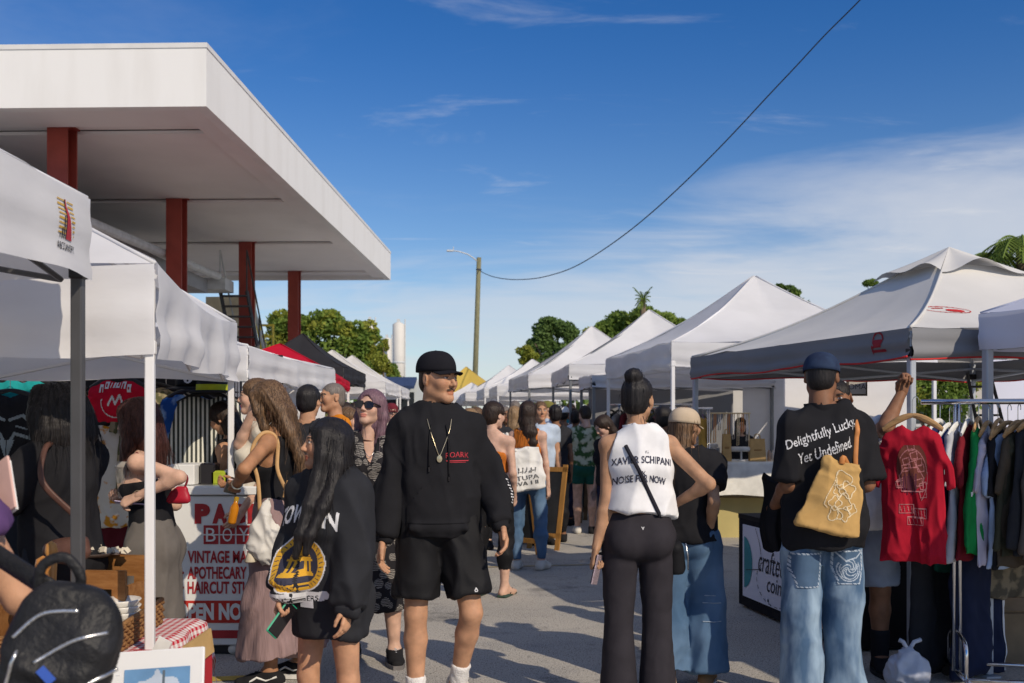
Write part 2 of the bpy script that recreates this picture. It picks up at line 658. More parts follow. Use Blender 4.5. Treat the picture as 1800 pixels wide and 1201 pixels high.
class Decal:
    "a flat print, w x h metres, cell c"
    def __init__(s, w_, h_, c):
        s.w, s.h, s.c = w_, h_, c
        s.nx, s.nz = int(round(w_ / c)), int(round(h_ / c))
        s.im = np.zeros((s.nx, s.nz), np.int8)
        x = (np.arange(s.nx) + .5) * c - w_ / 2
        z = (np.arange(s.nz) + .5) * c - h_ / 2
        s.X, s.Z = np.meshgrid(x, z, indexing='ij')
    def put(s, mask, m=1):
        s.im[mask] = m
    def text(s, t, x, z, height, m=1, width=None, bold=.02, shear=0, arc=0.0, rot=0.0, space=1.0):
        "(x,z) centre of the line; arc: rise in metres between ends and middle"
        V, T = text_tris(t, bold, shear, space)
        if not len(V):
            return
        sz = V.max(0)
        sx = (width / sz[0]) if width else height / sz[1]
        P = (V - sz / 2) * np.array([sx, height / sz[1]])
        if arc:
            u = P[:, 0] / (sz[0] * sx / 2)
            P[:, 1] += arc * (1 - u * u)
        c, sn = math.cos(rot), math.sin(rot)
        P = P @ np.array([[c, sn], [-sn, c]]) + np.array([x, z])
        for a, b, d in P[T]:
            lo, hi = np.minimum(np.minimum(a, b), d), np.maximum(np.maximum(a, b), d)
            i0, i1 = int((lo[0] + s.w / 2) / s.c) - 1, int((hi[0] + s.w / 2) / s.c) + 2
            j0, j1 = int((lo[1] + s.h / 2) / s.c) - 1, int((hi[1] + s.h / 2) / s.c) + 2
            i0, j0 = max(i0, 0), max(j0, 0)
            X, Z = s.X[i0:i1, j0:j1], s.Z[i0:i1, j0:j1]
            if not X.size:
                continue
            def ed(p, q):
                return (q[0] - p[0]) * (Z - p[1]) - (q[1] - p[1]) * (X - p[0])
            e0, e1, e2 = ed(a, b), ed(b, d), ed(d, a)
            ins = ((e0 >= 0) & (e1 >= 0) & (e2 >= 0)) | ((e0 <= 0) & (e1 <= 0) & (e2 <= 0))
            s.im[i0:i1, j0:j1][ins] = m
    def line(s, pts, w_, m=1):
        for (x0, z0), (x1, z1) in zip(pts[:-1], pts[1:]):
            dx, dz = x1 - x0, z1 - z0
            t = np.clip(((s.X - x0) * dx + (s.Z - z0) * dz) / (dx * dx + dz * dz + 1e-12), 0, 1)
            s.put((s.X - x0 - t * dx) ** 2 + (s.Z - z0 - t * dz) ** 2 < (w_ / 2) ** 2, m)
    def disc(s, x, z, r, m=1, rz=None):
        s.put(((s.X - x) / r) ** 2 + ((s.Z - z) / (rz or r)) ** 2 < 1, m)
    def rect(s, x0, x1, z0, z1, m=1):
        s.put((s.X > x0) & (s.X < x1) & (s.Z > z0) & (s.Z < z1), m)
    def lay(s, name, target, origin, ux, uz, mats, parent, lift=.004, depth=.5):
        """target: (V,Q) of the cloth in the parent's space (or None for a flat print); origin = centre of the print,
        ux/uz its directions; it is dropped on the cloth along -(ux x uz)"""
        origin, ux, uz = Vector(origin), Vector(ux).normalized(), Vector(uz).normalized()
        nrm = ux.cross(uz)
        nrm.normalize()
        nv = -nrm
        n_out = -nv
        I, J = np.nonzero(s.im)
        if not len(I):
            return None
        bvh = None
        if target is not None:
            V, Q = target
            bvh = BVHTree.FromPolygons([tuple(v) for v in V], [tuple(int(x) for x in q) for q in Q])
        vid, vs, fs, mi = {}, [], [], []
        def vert(i, j):
            k = (i, j)
            if k not in vid:
                p = origin + ux * (i * s.c - s.w / 2) + uz * (j * s.c - s.h / 2)
                q = p
                if bvh is not None:
                    hit = bvh.ray_cast(p + n_out * depth, -n_out)
                    if hit[0] is None:
                        vid[k] = -1
                        return -1
                    q = hit[0]
                    if (q - p).length > .22:
                        vid[k] = -1
                        return -1
                vid[k] = len(vs)
                vs.append(q + n_out * lift)
            return vid[k]
        for i, j in zip(I.tolist(), J.tolist()):
            q = (vert(i, j), vert(i + 1, j), vert(i + 1, j + 1), vert(i, j + 1))
            if min(q) >= 0:
                fs.append(q)
                mi.append(int(s.im[i, j]) - 1)
        me = bpy.data.meshes.new(name)
        me.from_pydata(vs, [], fs)
        o = link(name, me, mats, parent, smooth=True)
        me.polygons.foreach_set('material_index', mi)
        return o
# ---------------------------------------------------------------- people
def v3(*a):
    return np.array(a, float)
def unit(a):
    a = np.array(a, float)
    return a / (np.linalg.norm(a) + 1e-12)

_HEAD, _HAND = {}, {}
def head_mesh(sex, h, mous=False, beard=False, brow=(.12, .12, .13), skin=(.5, .3, .2), smile=0.0, mouth_open=0.0):
    key = (sex, h, mous, beard, brow, skin, mouth_open)
    if key in _HEAD:
        return _HEAD[key]
    f = sex == 'f'
    v = Vol((-.11, -.15, -.21), (.11, .13, .14), h)
    v.ell((0, .012, .032), (.073, .094, .080))
    v.ell((0, -.02, -.022), (.062 if f else .065, .071, .083), .03)
    for s in (-1, 1):
        v.cone((s * .047, .005, -.058), (s * .012, -.066, -.094), .019 if f else .023, .013 if f else .017, .03)
        v.ell((s * .037, -.062, -.022), (.024, .022, .024), .03)
    v.ell((0, -.070, -.094), (.024, .020, .018), .025)
    v.cone((-.032, -.083, .024), (.032, -.083, .024), .009 if f else .012, .009 if f else .012, .02)
    for s in (-1, 1):
        v.ell((s * .031, -.101, .006), (.019, .013, .011), .014, 's')
    v.cone((0, -.089, .012), (0, -.109 if f else -.113, -.026), .0075, .011, .012)
    for s in (-1, 1):
        v.ell((s * .011, -.099, -.030), (.0085, .010, .0075), .008)
        v.ell((s * .031, -.0805, .006), (.0135, .0125, .0115), .003)
    v.ell((0, -.088, -.056), (.024, .0105, .0065), .008)
    v.ell((0, -.086, -.069), (.021, .0105, .0075), .008)
    v.cone((-.021, -.099, -.0625), (.021, -.099, -.0625), .0035 + mouth_open, .0035 + mouth_open, .004, op='s')
    for s in (-1, 1):
        v.ell((s * .077, .014, -.004), (.009, .021, .032), .008, rot=Euler((R(-12), 0, R(s * 22))).to_matrix())
        v.ell((s * .087, .010, .0), (.006, .011, .018), .006, 's')
    v.cone((0, .018, -.05), (0, .034, -.205), .047 if f else .056, .05 if f else .062, .025)
    V, Q = v.nets()
    V = smooth_v(V, Q, 1, .35)
    T = np.ones_like(V)
    x, y, z = np.abs(V[:, 0]), V[:, 1], V[:, 2]
    sk = np.array(skin)
    lips = (y < -.082) & (x < .024 - np.abs(z + .062) * .5) & (z < -.052) & (z > -.077)
    T[lips] = (.92, .55, .56) if f else (.9, .66, .62)
    eye = ((x - .031) ** 2 / .0125 ** 2 + (z - .006) ** 2 / .0055 ** 2 < 1) & (y < -.078)
    T[eye] = np.array((.52, .50, .48)) / sk
    iris = ((x - .031) ** 2 + (z - .006) ** 2 < .0055 ** 2) & (y < -.08)
    T[iris] = np.array((.035, .022, .015)) / sk
    lid = ((x - .031) ** 2 / .0165 ** 2 + (z - .0085) ** 2 / .0085 ** 2 < 1) & (y < -.076) & ~eye & (z > .006)
    T[lid] = np.array((.10, .07, .06)) / sk if f else (.6, .52, .5)
    bz = .028 - (x - .032) ** 2 * 9
    brw = (y < -.066) & (np.abs(z - bz) < (.0045 if f else .0062)) & (x > .012) & (x < .052)
    T[brw] = np.array(brow) * .5 / sk
    if mous:
        mu = (y < -.085) & (x < .028) & (z < -.0425 - x * .30) & (z > -.0525 - x * .30)
        T[mu] = np.array(brow) * 1.1 / sk
        V[mu] += np.array((0, -.0035, 0))
    if beard:
        bd = (z < -.045) & (z > -.13) & (y < .012) & ~lips & ~((y < -.085) & (x < .016) & (z > -.048))
        T[bd] = T[bd] * .32
        bd2 = (x > .055) & (y < 0.0) & (z > -.06) & (z < .02) & (y > -.035)
        T[bd2] = T[bd2] * .32
    ck = np.exp(-(((x - .045) / .02) ** 2 + ((z + .022) / .02) ** 2)) * (y < -.02)
    T *= 1 - ck[:, None] * np.array((0, .10, .10))
    _HEAD[key] = (V, Q, T)
    return _HEAD[key]

def hand_mesh(pose, h=.0036):
    if pose in _HAND:
        return _HAND[pose]
    cur = {'relaxed': (18, 26, 16, 0), 'grip': (58, 72, 40, 1), 'fist': (80, 95, 60, 1), 'flat': (6, 8, 5, 0), 'hold': (36, 46, 30, 1)}[pose]
    v = Vol((-.12, -.09, -.22), (.05, .07, .05), h)
    v.cone((0, .003, .04), (0, 0, -.02), .024, .026, .01, e=(1, 0, 0), fx=.72)
    v.cone((0, 0, -.015), (0, 0, -.083), .029, .037, .015, e=(1, 0, 0), fx=.40)
    for i, (y, L, r) in enumerate(((-.029, .078, .0088), (-.0098, .087, .009), (.0098, .081, .0086), (.028, .063, .0078))):
        p = v3(0, y, -.086)
        v.cone((0, y * .7, -.05), p, .011, .0105, .008)
        a = 0
        for j, fr in enumerate((.46, .31, .23)):
            a += R(cur[j] * (1 + .12 * (i - 1)))
            q = p + L * fr * v3(-math.sin(a), (y * .25 if cur[0] < 30 else -y * .1) * .6, -math.cos(a))
            v.cone(p, q, r * (1 - .08 * j), r * (.92 - .08 * j), .003)
            p = q
    if cur[3]:
        t = [(-.004, -.026, -.022), (-.026, -.042, -.052), (-.046, -.036, -.076), (-.058, -.022, -.088)]
    else:
        t = [(-.004, -.026, -.020), (-.014, -.050, -.050), (-.020, -.060, -.078), (-.024, -.060, -.100)]
    for a, b, ra, rb in zip(t[:-1], t[1:], (.0145, .0115, .0098), (.0118, .0100, .0082)):
        v.cone(a, b, ra, rb, .006)
    V, Q = v.nets()
    V = smooth_v(V, Q, 1, .3)
    T = np.ones_like(V)
    tip = V[:, 2] < -.15
    T[tip] *= (1.02, .93, .92)
    _HAND[pose] = (V, Q, T)
    return _HAND[pose]

class Person:
    def __init__(s, x, y, yaw, H, label, skin=('skin_tan', (.50, .30, .20)), sex='f', bulk=1.0, vox=.012, hvox=.0042, lean=(0, 0, 0), head=(0, 0, 0),
                 armL=None, armR=None, legL=None, legR=None, handL='relaxed', handR='relaxed', footL=0, footR=0, brow=(.06, .04, .03), mous=False, beard=False,
                 group=None, hands=True, palmL=None, palmR=None, hdirL=None, hdirR=None, mouth_open=0.0, shoulder=None, low=False, hip=1.0, bust=1.0, shw=None):
        s.sex, s.vox, s.low, s.label = sex, vox, low, label
        s.origin = Vector((x, y, 0))
        s.yaw = R(yaw)
        s.k = k = H / 1.75
        s.bulk = bulk
        f = sex == 'f'
        Rz = Matrix.Rotation(-s.yaw, 3, 'Z')
        s.toloc = lambda p: np.array(Rz @ (Vector(p) - s.origin))
        dl = v3(0, 0, -1)
        def leg(sp):
            if sp is None:
                sp = ((.02, 0, -1), (.0, .03, -1))
            return unit(sp[0]), unit(sp[1])
        TL, SL = leg(legL)
        TR, SR = leg(legR if legR is not None else (None if legL is None else None))
        if legR is None:
            TR, SR = unit((-.02, 0, -1)), unit((0, .03, -1))
        hx = .092 * k * (1.0 if f else .95)
        lt, ls = .43 * k, .41 * k
        drop = max(lt * -TL[2] + ls * -SL[2], lt * -TR[2] + ls * -SR[2])
        hz = drop + .082 * k
        s.hz = hz
        s.hip = {'L': v3(hx, 0, hz), 'R': v3(-hx, 0, hz)}
        s.knee = {'L': s.hip['L'] + lt * TL, 'R': s.hip['R'] + lt * TR}
        s.ank = {'L': s.knee['L'] + ls * SL, 'R': s.knee['R'] + ls * SR}
        s.footp = {'L': footL, 'R': footR}
        Rt = np.array(Euler((R(lean[0]), R(lean[1]), R(lean[2])), 'XYZ').to_matrix())
        piv = v3(0, 0, hz + .10 * k)
        s.tor = lambda p: piv + Rt @ (k * np.array(p, float) - v3(0, 0, .10 * k))     # p measured from the hip line
        s.Rt = Rt
        shw = shw or (.158 if f else .178)
        sh = shoulder or {}
        s.sh = {'L': s.tor((shw, .012, .475 + sh.get('L', 0))), 'R': s.tor((-shw, .012, .475 + sh.get('R', 0)))}
        la, lf = .285 * k, .255 * k
        s.elb, s.wri = {}, {}
        for sd, sp, sg in (('L', armL, 1), ('R', armR, -1)):
            S = s.sh[sd]
            if sp is None:
                sp = ('dir', (sg * .14, .03, -1), (sg * .06, -.16, -1))
            if sp[0] == 'dir':
                s.elb[sd] = S + la * unit(sp[1])
                s.wri[sd] = s.elb[sd] + lf * unit(sp[2])
            else:
                T = s.toloc(sp[1])
                d = T - S
                L = min(np.linalg.norm(d), (la + lf) * .995)
                d = unit(d)
                a = (la * la + L * L - lf * lf) / (2 * L)
                hgt = math.sqrt(max(la * la - a * a, 0))
                pole = np.array(sp[2], float)
                pole = unit(pole - d * (pole @ d))
                s.elb[sd] = S + d * a + pole * hgt
                s.wri[sd] = S + d * L
        s.neck0 = s.tor((0, .022, .52))
        s.headc = s.tor((0, -.012, .712))
        Rh = np.array(Euler((R(head[1]), R(head[2]), R(head[0])), 'XYZ').to_matrix())
        hd = np.array(Matrix.Rotation(R(head[0]), 3, 'Z') @ Matrix.Rotation(R(head[1]), 3, 'X') @ Matrix.Rotation(R(head[2]), 3, 'Y'))
        s.Rh = Rt @ hd
        hs = k ** .5 * (1.0 if not f else .97)
        s.hs = hs
        s.hm = lambda p: s.headc + s.Rh @ (hs * np.array(p, float))
        s.hipf, s.bustf = hip, bust
        # ---- body surface
        v = s.vol()
        s.body_prims(v, 0.0)
        # cut the body's own neck inside the finer head mesh's neck
        V, Q = v.nets()
        V = smooth_v(V, Q, 1, .4)
        T = np.ones_like(V)
        Vs, Qs, Ts = [V], [Q], [T]
        n = len(V)
        hv, hq, ht = head_mesh(sex, hvox, mous, beard, brow, skin[1], mouth_open=mouth_open)
        hv = (hs * hv) @ s.Rh.T + s.headc
        Vs.append(hv)
        Qs.append(hq + n)
        Ts.append(ht)
        n += len(hv)
        s.hmat = {}
        if hands:
            for sd, pose, pn, hd_ in (('L', handL, palmL, hdirL), ('R', handR, palmR, hdirR)):
                if pose is None:
                    continue
                gv, gq, gt = hand_mesh(pose)
                sg = 1 if sd == 'L' else -1
                d = unit(hd_ if hd_ is not None else s.wri[sd] - s.elb[sd])
                pn = np.array(pn if pn is not None else (-sg, -.25, 0), float)
                pn = unit(pn - d * (pn @ d))
                X = -pn * 1.0 if sd == 'L' else pn
                Z = -d
                Y = np.cross(Z, X)
                Mx = np.stack([X, Y, Z], 1)
                g = gv.copy()
                q = gq
                if sd == 'R':
                    g[:, 0] *= -1
                    q = gq[:, ::-1]
                g = (g * k * (.93 if f else 1.03)) @ Mx.T + s.wri[sd]
                s.hmat[sd] = (s.wri[sd], Mx)
                Vs.append(g)
                Qs.append(q + n)
                Ts.append(gt)
                n += len(g)
        V, Q, T = np.concatenate(Vs), np.concatenate(Qs), np.concatenate(Ts)
        me = np_mesh('person', V, [Q], T)
        m = M(skin[0], skin[1], .58, attr=True, var=.16, vs_=16, bump=.12, bs=150, spec=.28, sub=.06)
        s.obj = link('person', me, m, None, True, s.origin, s.yaw, label=label, category='person', group=group)
    # bounds of everything that can belong to this figure
    def vol(s, pad=.16, lo=None, hi=None, h=None):
        P = [s.headc + v3(0, 0, .12), s.headc - v3(0, 0, .12)] + list(s.ank.values()) + list(s.knee.values()) + list(s.elb.values()) + list(s.wri.values()) + list(s.sh.values()) + list(s.hip.values())
        P = np.array(P)
        a, b = P.min(0) - pad, P.max(0) + pad
        a[2] = max(a[2], -.02)
        if lo is not None:
            a = np.maximum(a, [x if x is not None else -9 for x in lo])
        if hi is not None:
            b = np.minimum(b, [x if x is not None else 9 for x in hi])
        return Vol(a, b, h or s.vox)
    def torso(s, v, off, kk=.035, bust=True, butt=True, e=None):
        k, b, f, t = s.k, s.bulk, s.sex == 'f', s.tor
        ex = s.Rt @ v3(1, 0, 0)
        o = off
        hz = s.hz
        v.cone((0, .005, hz + .0), (0, .0, hz + .07 * k), .108 * k * b, .104 * k * b, kk, (1, 0, 0), (1.42 if f else 1.28) * s.hipf, off=o)
        v.cone((0, 0, hz + .07 * k), t((0, 0, .20)), .100 * k * b, (.088 if f else .102) * k * b, kk, ex, 1.30 if f else 1.32, off=o)
        v.cone(t((0, 0, .20)), t((0, .01, .38)), (.088 if f else .102) * k * b, (.100 if f else .116) * k * b, kk, ex, 1.34 if f else 1.40, off=o)
        v.cone(t((0, .01, .37)), t((0, .015, .445)), (.098 if f else .112) * k * b, .075 * k, kk, ex, 1.5 if f else 1.6, off=o)
        v.cone(s.sh['L'], s.sh['R'], .052 * k, .052 * k, kk, off=o)
        v.cone(t((0, .02, .45)), s.neck0, .075 * k, .05 * k, kk, ex, 1.2, off=o)
        for sg in (-1, 1):
            v.cone(t((sg * .105, .02, .478)), t((sg * .03, .03, .555)), .040 * k, .034 * k, .05, off=o)
            if f and bust:
                v.ell(t((sg * .070, -.075, .335)), v3(.062, .056, .062) * k * s.bustf + o, .04)
            if butt:
                v.ell((sg * .072 * k, .060 * k, hz - .015 * k), v3(.085, .078, .088) * k * (1.08 if f else .98) + o, .04)
    def legs(s, v, off, kk=.02, end=2.0, sides='LR', r=None, flat=1, feet=False):
        k, b = s.k, s.bulk ** .7
        for sd in sides:
            H_, K_, A_ = s.hip[sd], s.knee[sd], s.ank[sd]
            r0, r1, r2, r3 = r or ((.088 if s.sex == 'f' else .083) * k * b, .054 * k * b, .056 * k * b, .034 * k)
            if end <= 1:
                E = H_ + (K_ - H_) * end
                v.cone(H_, E, r0, r0 + (r1 - r0) * end, kk, off=off, flat=flat)
            else:
                v.cone(H_, K_, r0, r1, kk, off=off)
                m = K_ + (A_ - K_) * .30 + v3(0, .012 * k, 0)
                E = K_ + (A_ - K_) * (end - 1)
                if r is None:
                    v.cone(K_, m, r1 * .98, r2, kk, off=off)
                    if end > 1.3:
                        v.cone(m, E, r2, r2 + (r3 - r2) * (end - 1.3) / .7, kk, off=off, flat=flat if end < 2 else 0)
                else:
                    v.cone(K_, E, r1, r1 + (r3 - r1) * (end - 1), kk, off=off, flat=flat)
    def arms(s, v, off, end=2.0, kk=.02, sides='LR', r=None, flat=1):
        k, b = s.k, s.bulk ** .6
        f = s.sex == 'f'
        for sd in sides:
            S_, E_, W_ = s.sh[sd], s.elb[sd], s.wri[sd]
            r0, r1, r2 = r or ((.043 if f else .052) * k * b, (.034 if f else .041) * k * b, (.024 if f else .028) * k)
            if end <= 1:
                P = S_ + (E_ - S_) * end
                v.cone(S_, P, r0, r0 + (r1 - r0) * end, kk, off=off, flat=flat)
            else:
                v.cone(S_, E_, r0, r1, kk, off=off)
                P = E_ + (W_ - E_) * (end - 1)
                if r is None:
                    m = E_ + (W_ - E_) * .25
                    v.cone(E_, m, r1, r1 * 1.02, kk, off=off)
                    v.cone(m, P, r1 * 1.02, r1 * 1.02 + (r2 - r1 * 1.02) * max(0, (end - 1.25) / .75), kk, off=off, flat=flat if end < 2 else 0)
                else:
                    v.cone(E_, P, r1, r1 + (r2 - r1) * (end - 1), kk, off=off, flat=flat)
    def foot(s, v, sd, off, sole=False):
        k = s.k
        A = s.ank[sd]
        sg = 1 if sd == 'L' else -1
        p = R(s.footp[sd])          # heel lift
        fw = v3(sg * .16, -math.cos(p), -math.sin(p))
        up = v3(0, -math.sin(p), math.cos(p))
        heel = A - up * .045 * k - fw * .035 * k
        ball = A - up * .052 * k + fw * .115 * k
        toe = ball + unit(v3(fw[0], fw[1], fw[2] * .3)) * .062 * k
        ex = unit(np.cross(fw, up))
        v.cone(A, heel, .036 * k, .033 * k, .02, off=off)
        v.cone(heel, ball, .033 * k, .030 * k, .02, ex, 1.12, off=off)
        v.cone(A + fw * .02 * k, ball, .036 * k, .026 * k, .03, ex, 1.2, off=off)
        v.cone(ball, toe, .029 * k, .020 * k, .015, ex, 1.45, off=off)
        return heel, ball, toe, up, fw, ex
    def body_prims(s, v, off):
        s.torso(v, off)
        s.legs(v, off, flat=0)
        s.arms(v, off, flat=0)
        for sd in 'LR':
            s.foot(v, sd, off)
        v.cone(s.neck0, s.hm((0, .03, -.14)), .048 * s.k, .042 * s.k, .03)
    # ---- finish a garment
    def wear(s, name, v, mat, fold=.005, sc=(13, 13, 5), sm=1, seed=None, parent=None, fine=.3, fn=None, flat_z=None, **k):
        V, Q = v.nets()
        if not len(V):
            return None
        V = smooth_v(V, Q, sm, .5)
        if fold:
            V = folds(V, Q, fold, sc, seed if seed is not None else sum(map(ord, s.label + name)) % 97, fine)
        if fn is not None:
            V = fn(V)
        o = link(name, np_mesh(name, V, [Q]), mat, parent or s.obj, True, **k)
        s.last = (V, Q)
        return o
    def neckcut(s, v, r=.062, drop=0.0, front=0.0, width=1.0):
        "opens the collar"
        a = s.tor((0, .02, .50 - drop))
        b = s.tor((0, .03, .66))
        v.cone(a, b, r * s.k, r * 1.5 * s.k, .006, s.Rt @ v3(1, 0, 0), width, op='s')
        if front:
            v.cone(s.tor((0, -.03, .52)), s.tor((0, -.13, .52 - front)), .06 * s.k, .012 * s.k, .01, op='s')
    def top(s, name, mat, off=.010, hem=.0, sleeve=.5, sr=None, loose=0.0, fold=.005, neck=.062, drop=0.0, front=0.0, width=1.15, h=None, hem_r=None, parent=None, sc=(12, 12, 5), cuff=None, extra=None, sides='LR', bust=True, butt=True, fine=.3, seed=None, tank=0.0):
        """hem: height of the lower edge over the hip line (canonical metres); sleeve 0..2 along the arm"""
        hz = s.hz + hem * s.k
        v = s.vol(h=h, lo=(None, None, hz - .03))
        s.torso(v, off + loose, .05, bust=bust, butt=butt and hem < .05)
        if hem < .10:
            r = (hem_r or .125) * s.k * s.bulk
            v.cone(s.tor((0, 0, .20)), (0, .01, hz - .03), .105 * s.k * s.bulk + loose, r, .05, (1, 0, 0), 1.34 * s.hipf)
        if sleeve > 0:
            s.arms(v, off, sleeve, .016, sides, sr)
        s.neckcut(v, neck, drop, front, width)
        if tank:
            for sg in (-1, 1):
                v.ell(s.tor((sg * .185, .0, .45)), v3(tank, .14, .13) * s.k, .01, 's')
        v.plane((0, 0, hz), (0, 0, -1))
        if extra:
            extra(v)
        if cuff:
            for sd in sides:
                W_, E_ = s.wri[sd], s.elb[sd]
                d = unit(W_ - E_)
                v.cone(E_ + (W_ - E_) * (sleeve - 1) - d * .015, E_ + (W_ - E_) * (sleeve - 1) + d * .035, cuff, cuff * .95, .008, flat=3)
        return s.wear(name, v, mat, fold, sc, parent=parent, fine=fine, seed=seed)
    def pants(s, name, mat, waist=.09, end=1.95, off=.008, r=None, fold=.005, h=None, sc=(11, 11, 5), butt=True, extra=None, fine=.3, kk=.03):
        hz = s.hz
        v = s.vol(h=h, hi=(None, None, hz + waist * s.k + .03))
        s.torso(v, off, .04, bust=False, butt=butt)
        s.legs(v, off, kk, end, r=r)
        v.plane((0, 0, hz + waist * s.k), (0, 0, 1))
        if extra:
            extra(v)
        return s.wear(name, v, mat, fold, sc, fine=fine)
    def skirt(s, name, mat, waist=.12, hem_z=.3, r0=.10, r1=.19, fx=1.3, off=.008, fold=.007, h=None, sc=(10, 10, 1.5), shift=(0, 0), fine=.3, mid=None):
        hz = s.hz
        v = s.vol(h=h, hi=(None, None, hz + waist * s.k + .03), lo=(None, None, hem_z - .03))
        s.torso(v, off, .04, bust=False)
        a = (0, 0, hz - .02)
        b = (shift[0], shift[1], hem_z - .02)
        v.cone(a, b, (mid or .118) * s.k * s.bulk, r1, .04, (1, 0, 0), fx)
        s.legs(v, off + .012, .06, .8, flat=0)
        v.plane((0, 0, hz + waist * s.k), (0, 0, 1))
        v.plane((0, 0, hem_z), (0, 0, -1))
        return s.wear(name, v, mat, fold, sc, fine=fine)
    def shoe(s, sd, mat, sole_mat, name='shoe', high=.0, off=.008, lace=None, stripe=None):
        k = s.k
        A = s.ank[sd]
        v = Vol(A - .27, A + .27, .007)
        heel, ball, toe, up, fw, ex = s.foot(v, sd, off)
        v.plane(A + up * (.012 + high) * k, up)
        o = s.wear(name, v, mat, 0, sm=1)
        # sole: swept along the outline of the foot
        m = MB()
        ring = []
        h0 = heel - unit(fw) * .045 * k
        t0 = toe + unit(fw) * .032 * k
        pts = []
        for t in np.linspace(0, 1, 9):
            c = h0 + (t0 - h0) * t
            c = np.where(True, c, c)
            bl = ball if t > .5 else None
            w_ = (.040 + .012 * math.sin(math.pi * min(1, t * 1.15)) + .010 * math.sin(math.pi * t)) * k
            if t < .12 or t > .9:
                w_ *= .72
            pts.append((c, w_))
        d = .030 * k + off
        low = A - up * (.082 * k)
        outl = [c + ex * w_ for c, w_ in pts] + [c - ex * w_ for c, w_ in reversed(pts)]
        def drop(p, lv):
            q = p - up * ((p - low) @ up)
            return q + up * lv
        n = len(outl)
        vs = [drop(p, 0) for p in outl] + [drop(p, .026 * k) for p in outl]
        m.add(vs, [tuple(range(n - 1, -1, -1)), tuple(range(n, 2 * n))] + [(i, (i + 1) % n, n + (i + 1) % n, n + i) for i in range(n)])
        m.build('sole', sole_mat, o)
        if lace is not None:
            l = MB()
            for t in (.30, .45, .60, .75):
                c = A + (ball - A) * t + up * (.040 * k)
                for q in (-1, 1):
                    l.tube([c + ex * .026 * k * q - up * .012, c + up * .004 + fw * .006 * q, c - ex * .026 * k * q - up * .012 + fw * .018], .0032, 5)
            l.build('shoelace', lace, o)
        if stripe is not None:
            l = MB()
            for q in (-1, 1):
                P = [heel + up * .03 * k + ex * q * .045 * k, heel + fw * .06 * k + up * .012 * k + ex * q * .047 * k, heel + fw * .11 * k + up * .030 * k + ex * q * .049 * k, ball + up * .012 * k + ex * q * .046 * k]
                l.tube(P, .006, 6)
            l.build('stripe', stripe, o)
        return o
    # ---- hair and hats
    def hair(s, style, mat, length=.35, h=None, amp=.006, back=None, wd=1.0, seed=3, strands=0, hairline=.0, side=None, name='hair', thick=1.0, smat=None, cover=None):
        """style: 'short', 'crop', 'long', 'bun', 'pulled'; long hair falls down the back from the crown"""
        hm, hs = s.hm, s.hs
        lo = np.minimum(s.headc - .36, s.headc - v3(.3, .3, length + .25))
        v = Vol(lo, s.headc + .26, h or (.0065 if not s.low else .014))
        t = {'crop': .006, 'short': .013, 'pulled': .007, 'bun': .008, 'long': .016}[style] * thick
        if cover is not None:
            t = cover
        v.ell(hm((0, .014, .036)), (v3(.073, .094, .080) + t) * hs, .02, rot=Matrix(s.Rh.tolist()))
        if style in ('crop', 'short', 'pulled', 'bun'):
            v.ell(hm((0, .045, -.02)), (v3(.062, .060, .062) + t) * hs, .02, rot=Matrix(s.Rh.tolist()))
        if style == 'long':
            dn = v3(0, 0, -1)
            c0 = hm((0, .045, -.02))
            v.ell(c0, v3(.078 * wd, .070, .10) * hs * thick, .03, rot=Matrix(s.Rh.tolist()))
            p = hm((0, .055, -.10))
            v.cone(c0, p, .072 * hs * thick, .066 * hs * thick, .03, s.Rh @ v3(1, 0, 0), 1.15 * wd)
            bk = back if back is not None else s.Rt @ v3(0, .05, 0)
            n = 4
            for i in range(n):
                q = p + dn * length / n + np.array(bk) / n * (1.6 if i == 0 else .6)
                ra = (.066 - .010 * i) * hs * thick
                v.cone(p, q, ra, ra - .010, .03, s.Rh @ v3(1, 0, 0), 1.35 * wd)
                p = q
        if style == 'bun':
            v.ell(hm((0, .070, .118)), v3(.050, .044, .046) * hs * thick, .010)
        if side:
            for path, r0, r1 in side:
                P = [hm(q) if len(q) == 3 else np.array(q[:3]) for q in path]
                for i in range(len(P) - 1):
                    a = r0 + (r1 - r0) * i / (len(P) - 1)
                    b = r0 + (r1 - r0) * (i + 1) / (len(P) - 1)
                    v.cone(P[i], P[i + 1], a, b, .02)
        # the face stays free
        cut = [((0, -.085, -.040), (.056, .062, .105))] if style != 'long' else [((0, -.088, -.050), (.054, .060, .118))]
        for c, r in cut:
            c = v3(*c) + v3(0, 0, hairline)
            v.ell(hm(c), np.array(r) * hs, .012, 's', rot=Matrix(s.Rh.tolist()))
        if style in ('crop', 'short', 'pulled', 'bun'):
            for sg in (-1, 1):
                v.ell(hm((sg * .085, -.012, -.030)), v3(.03, .038, .045) * hs, .012, 's')
        V, Q = v.nets()
        V = smooth_v(V, Q, 1, .4)
        loc = (V - s.headc) @ s.Rh
        ang = np.arctan2(loc[:, 0], loc[:, 1] + .02)
        rr = np.hypot(loc[:, 0], loc[:, 1])
        N = vnormals(V, Q)
        nz = vnoise(np.stack([ang * 7, rr * 14, loc[:, 2] * 3.0 + seed], 1)) * .5 + vnoise(np.stack([ang * 21, rr * 22, loc[:, 2] * 2.2 + seed], 1)) * .40 + vnoise(np.stack([ang * 44, rr * 30, loc[:, 2] * 2.5 + seed], 1)) * .32
        V = V + N * (amp * nz)[:, None]
        o = link(name, np_mesh(name, V, [Q]), mat, s.obj, True)
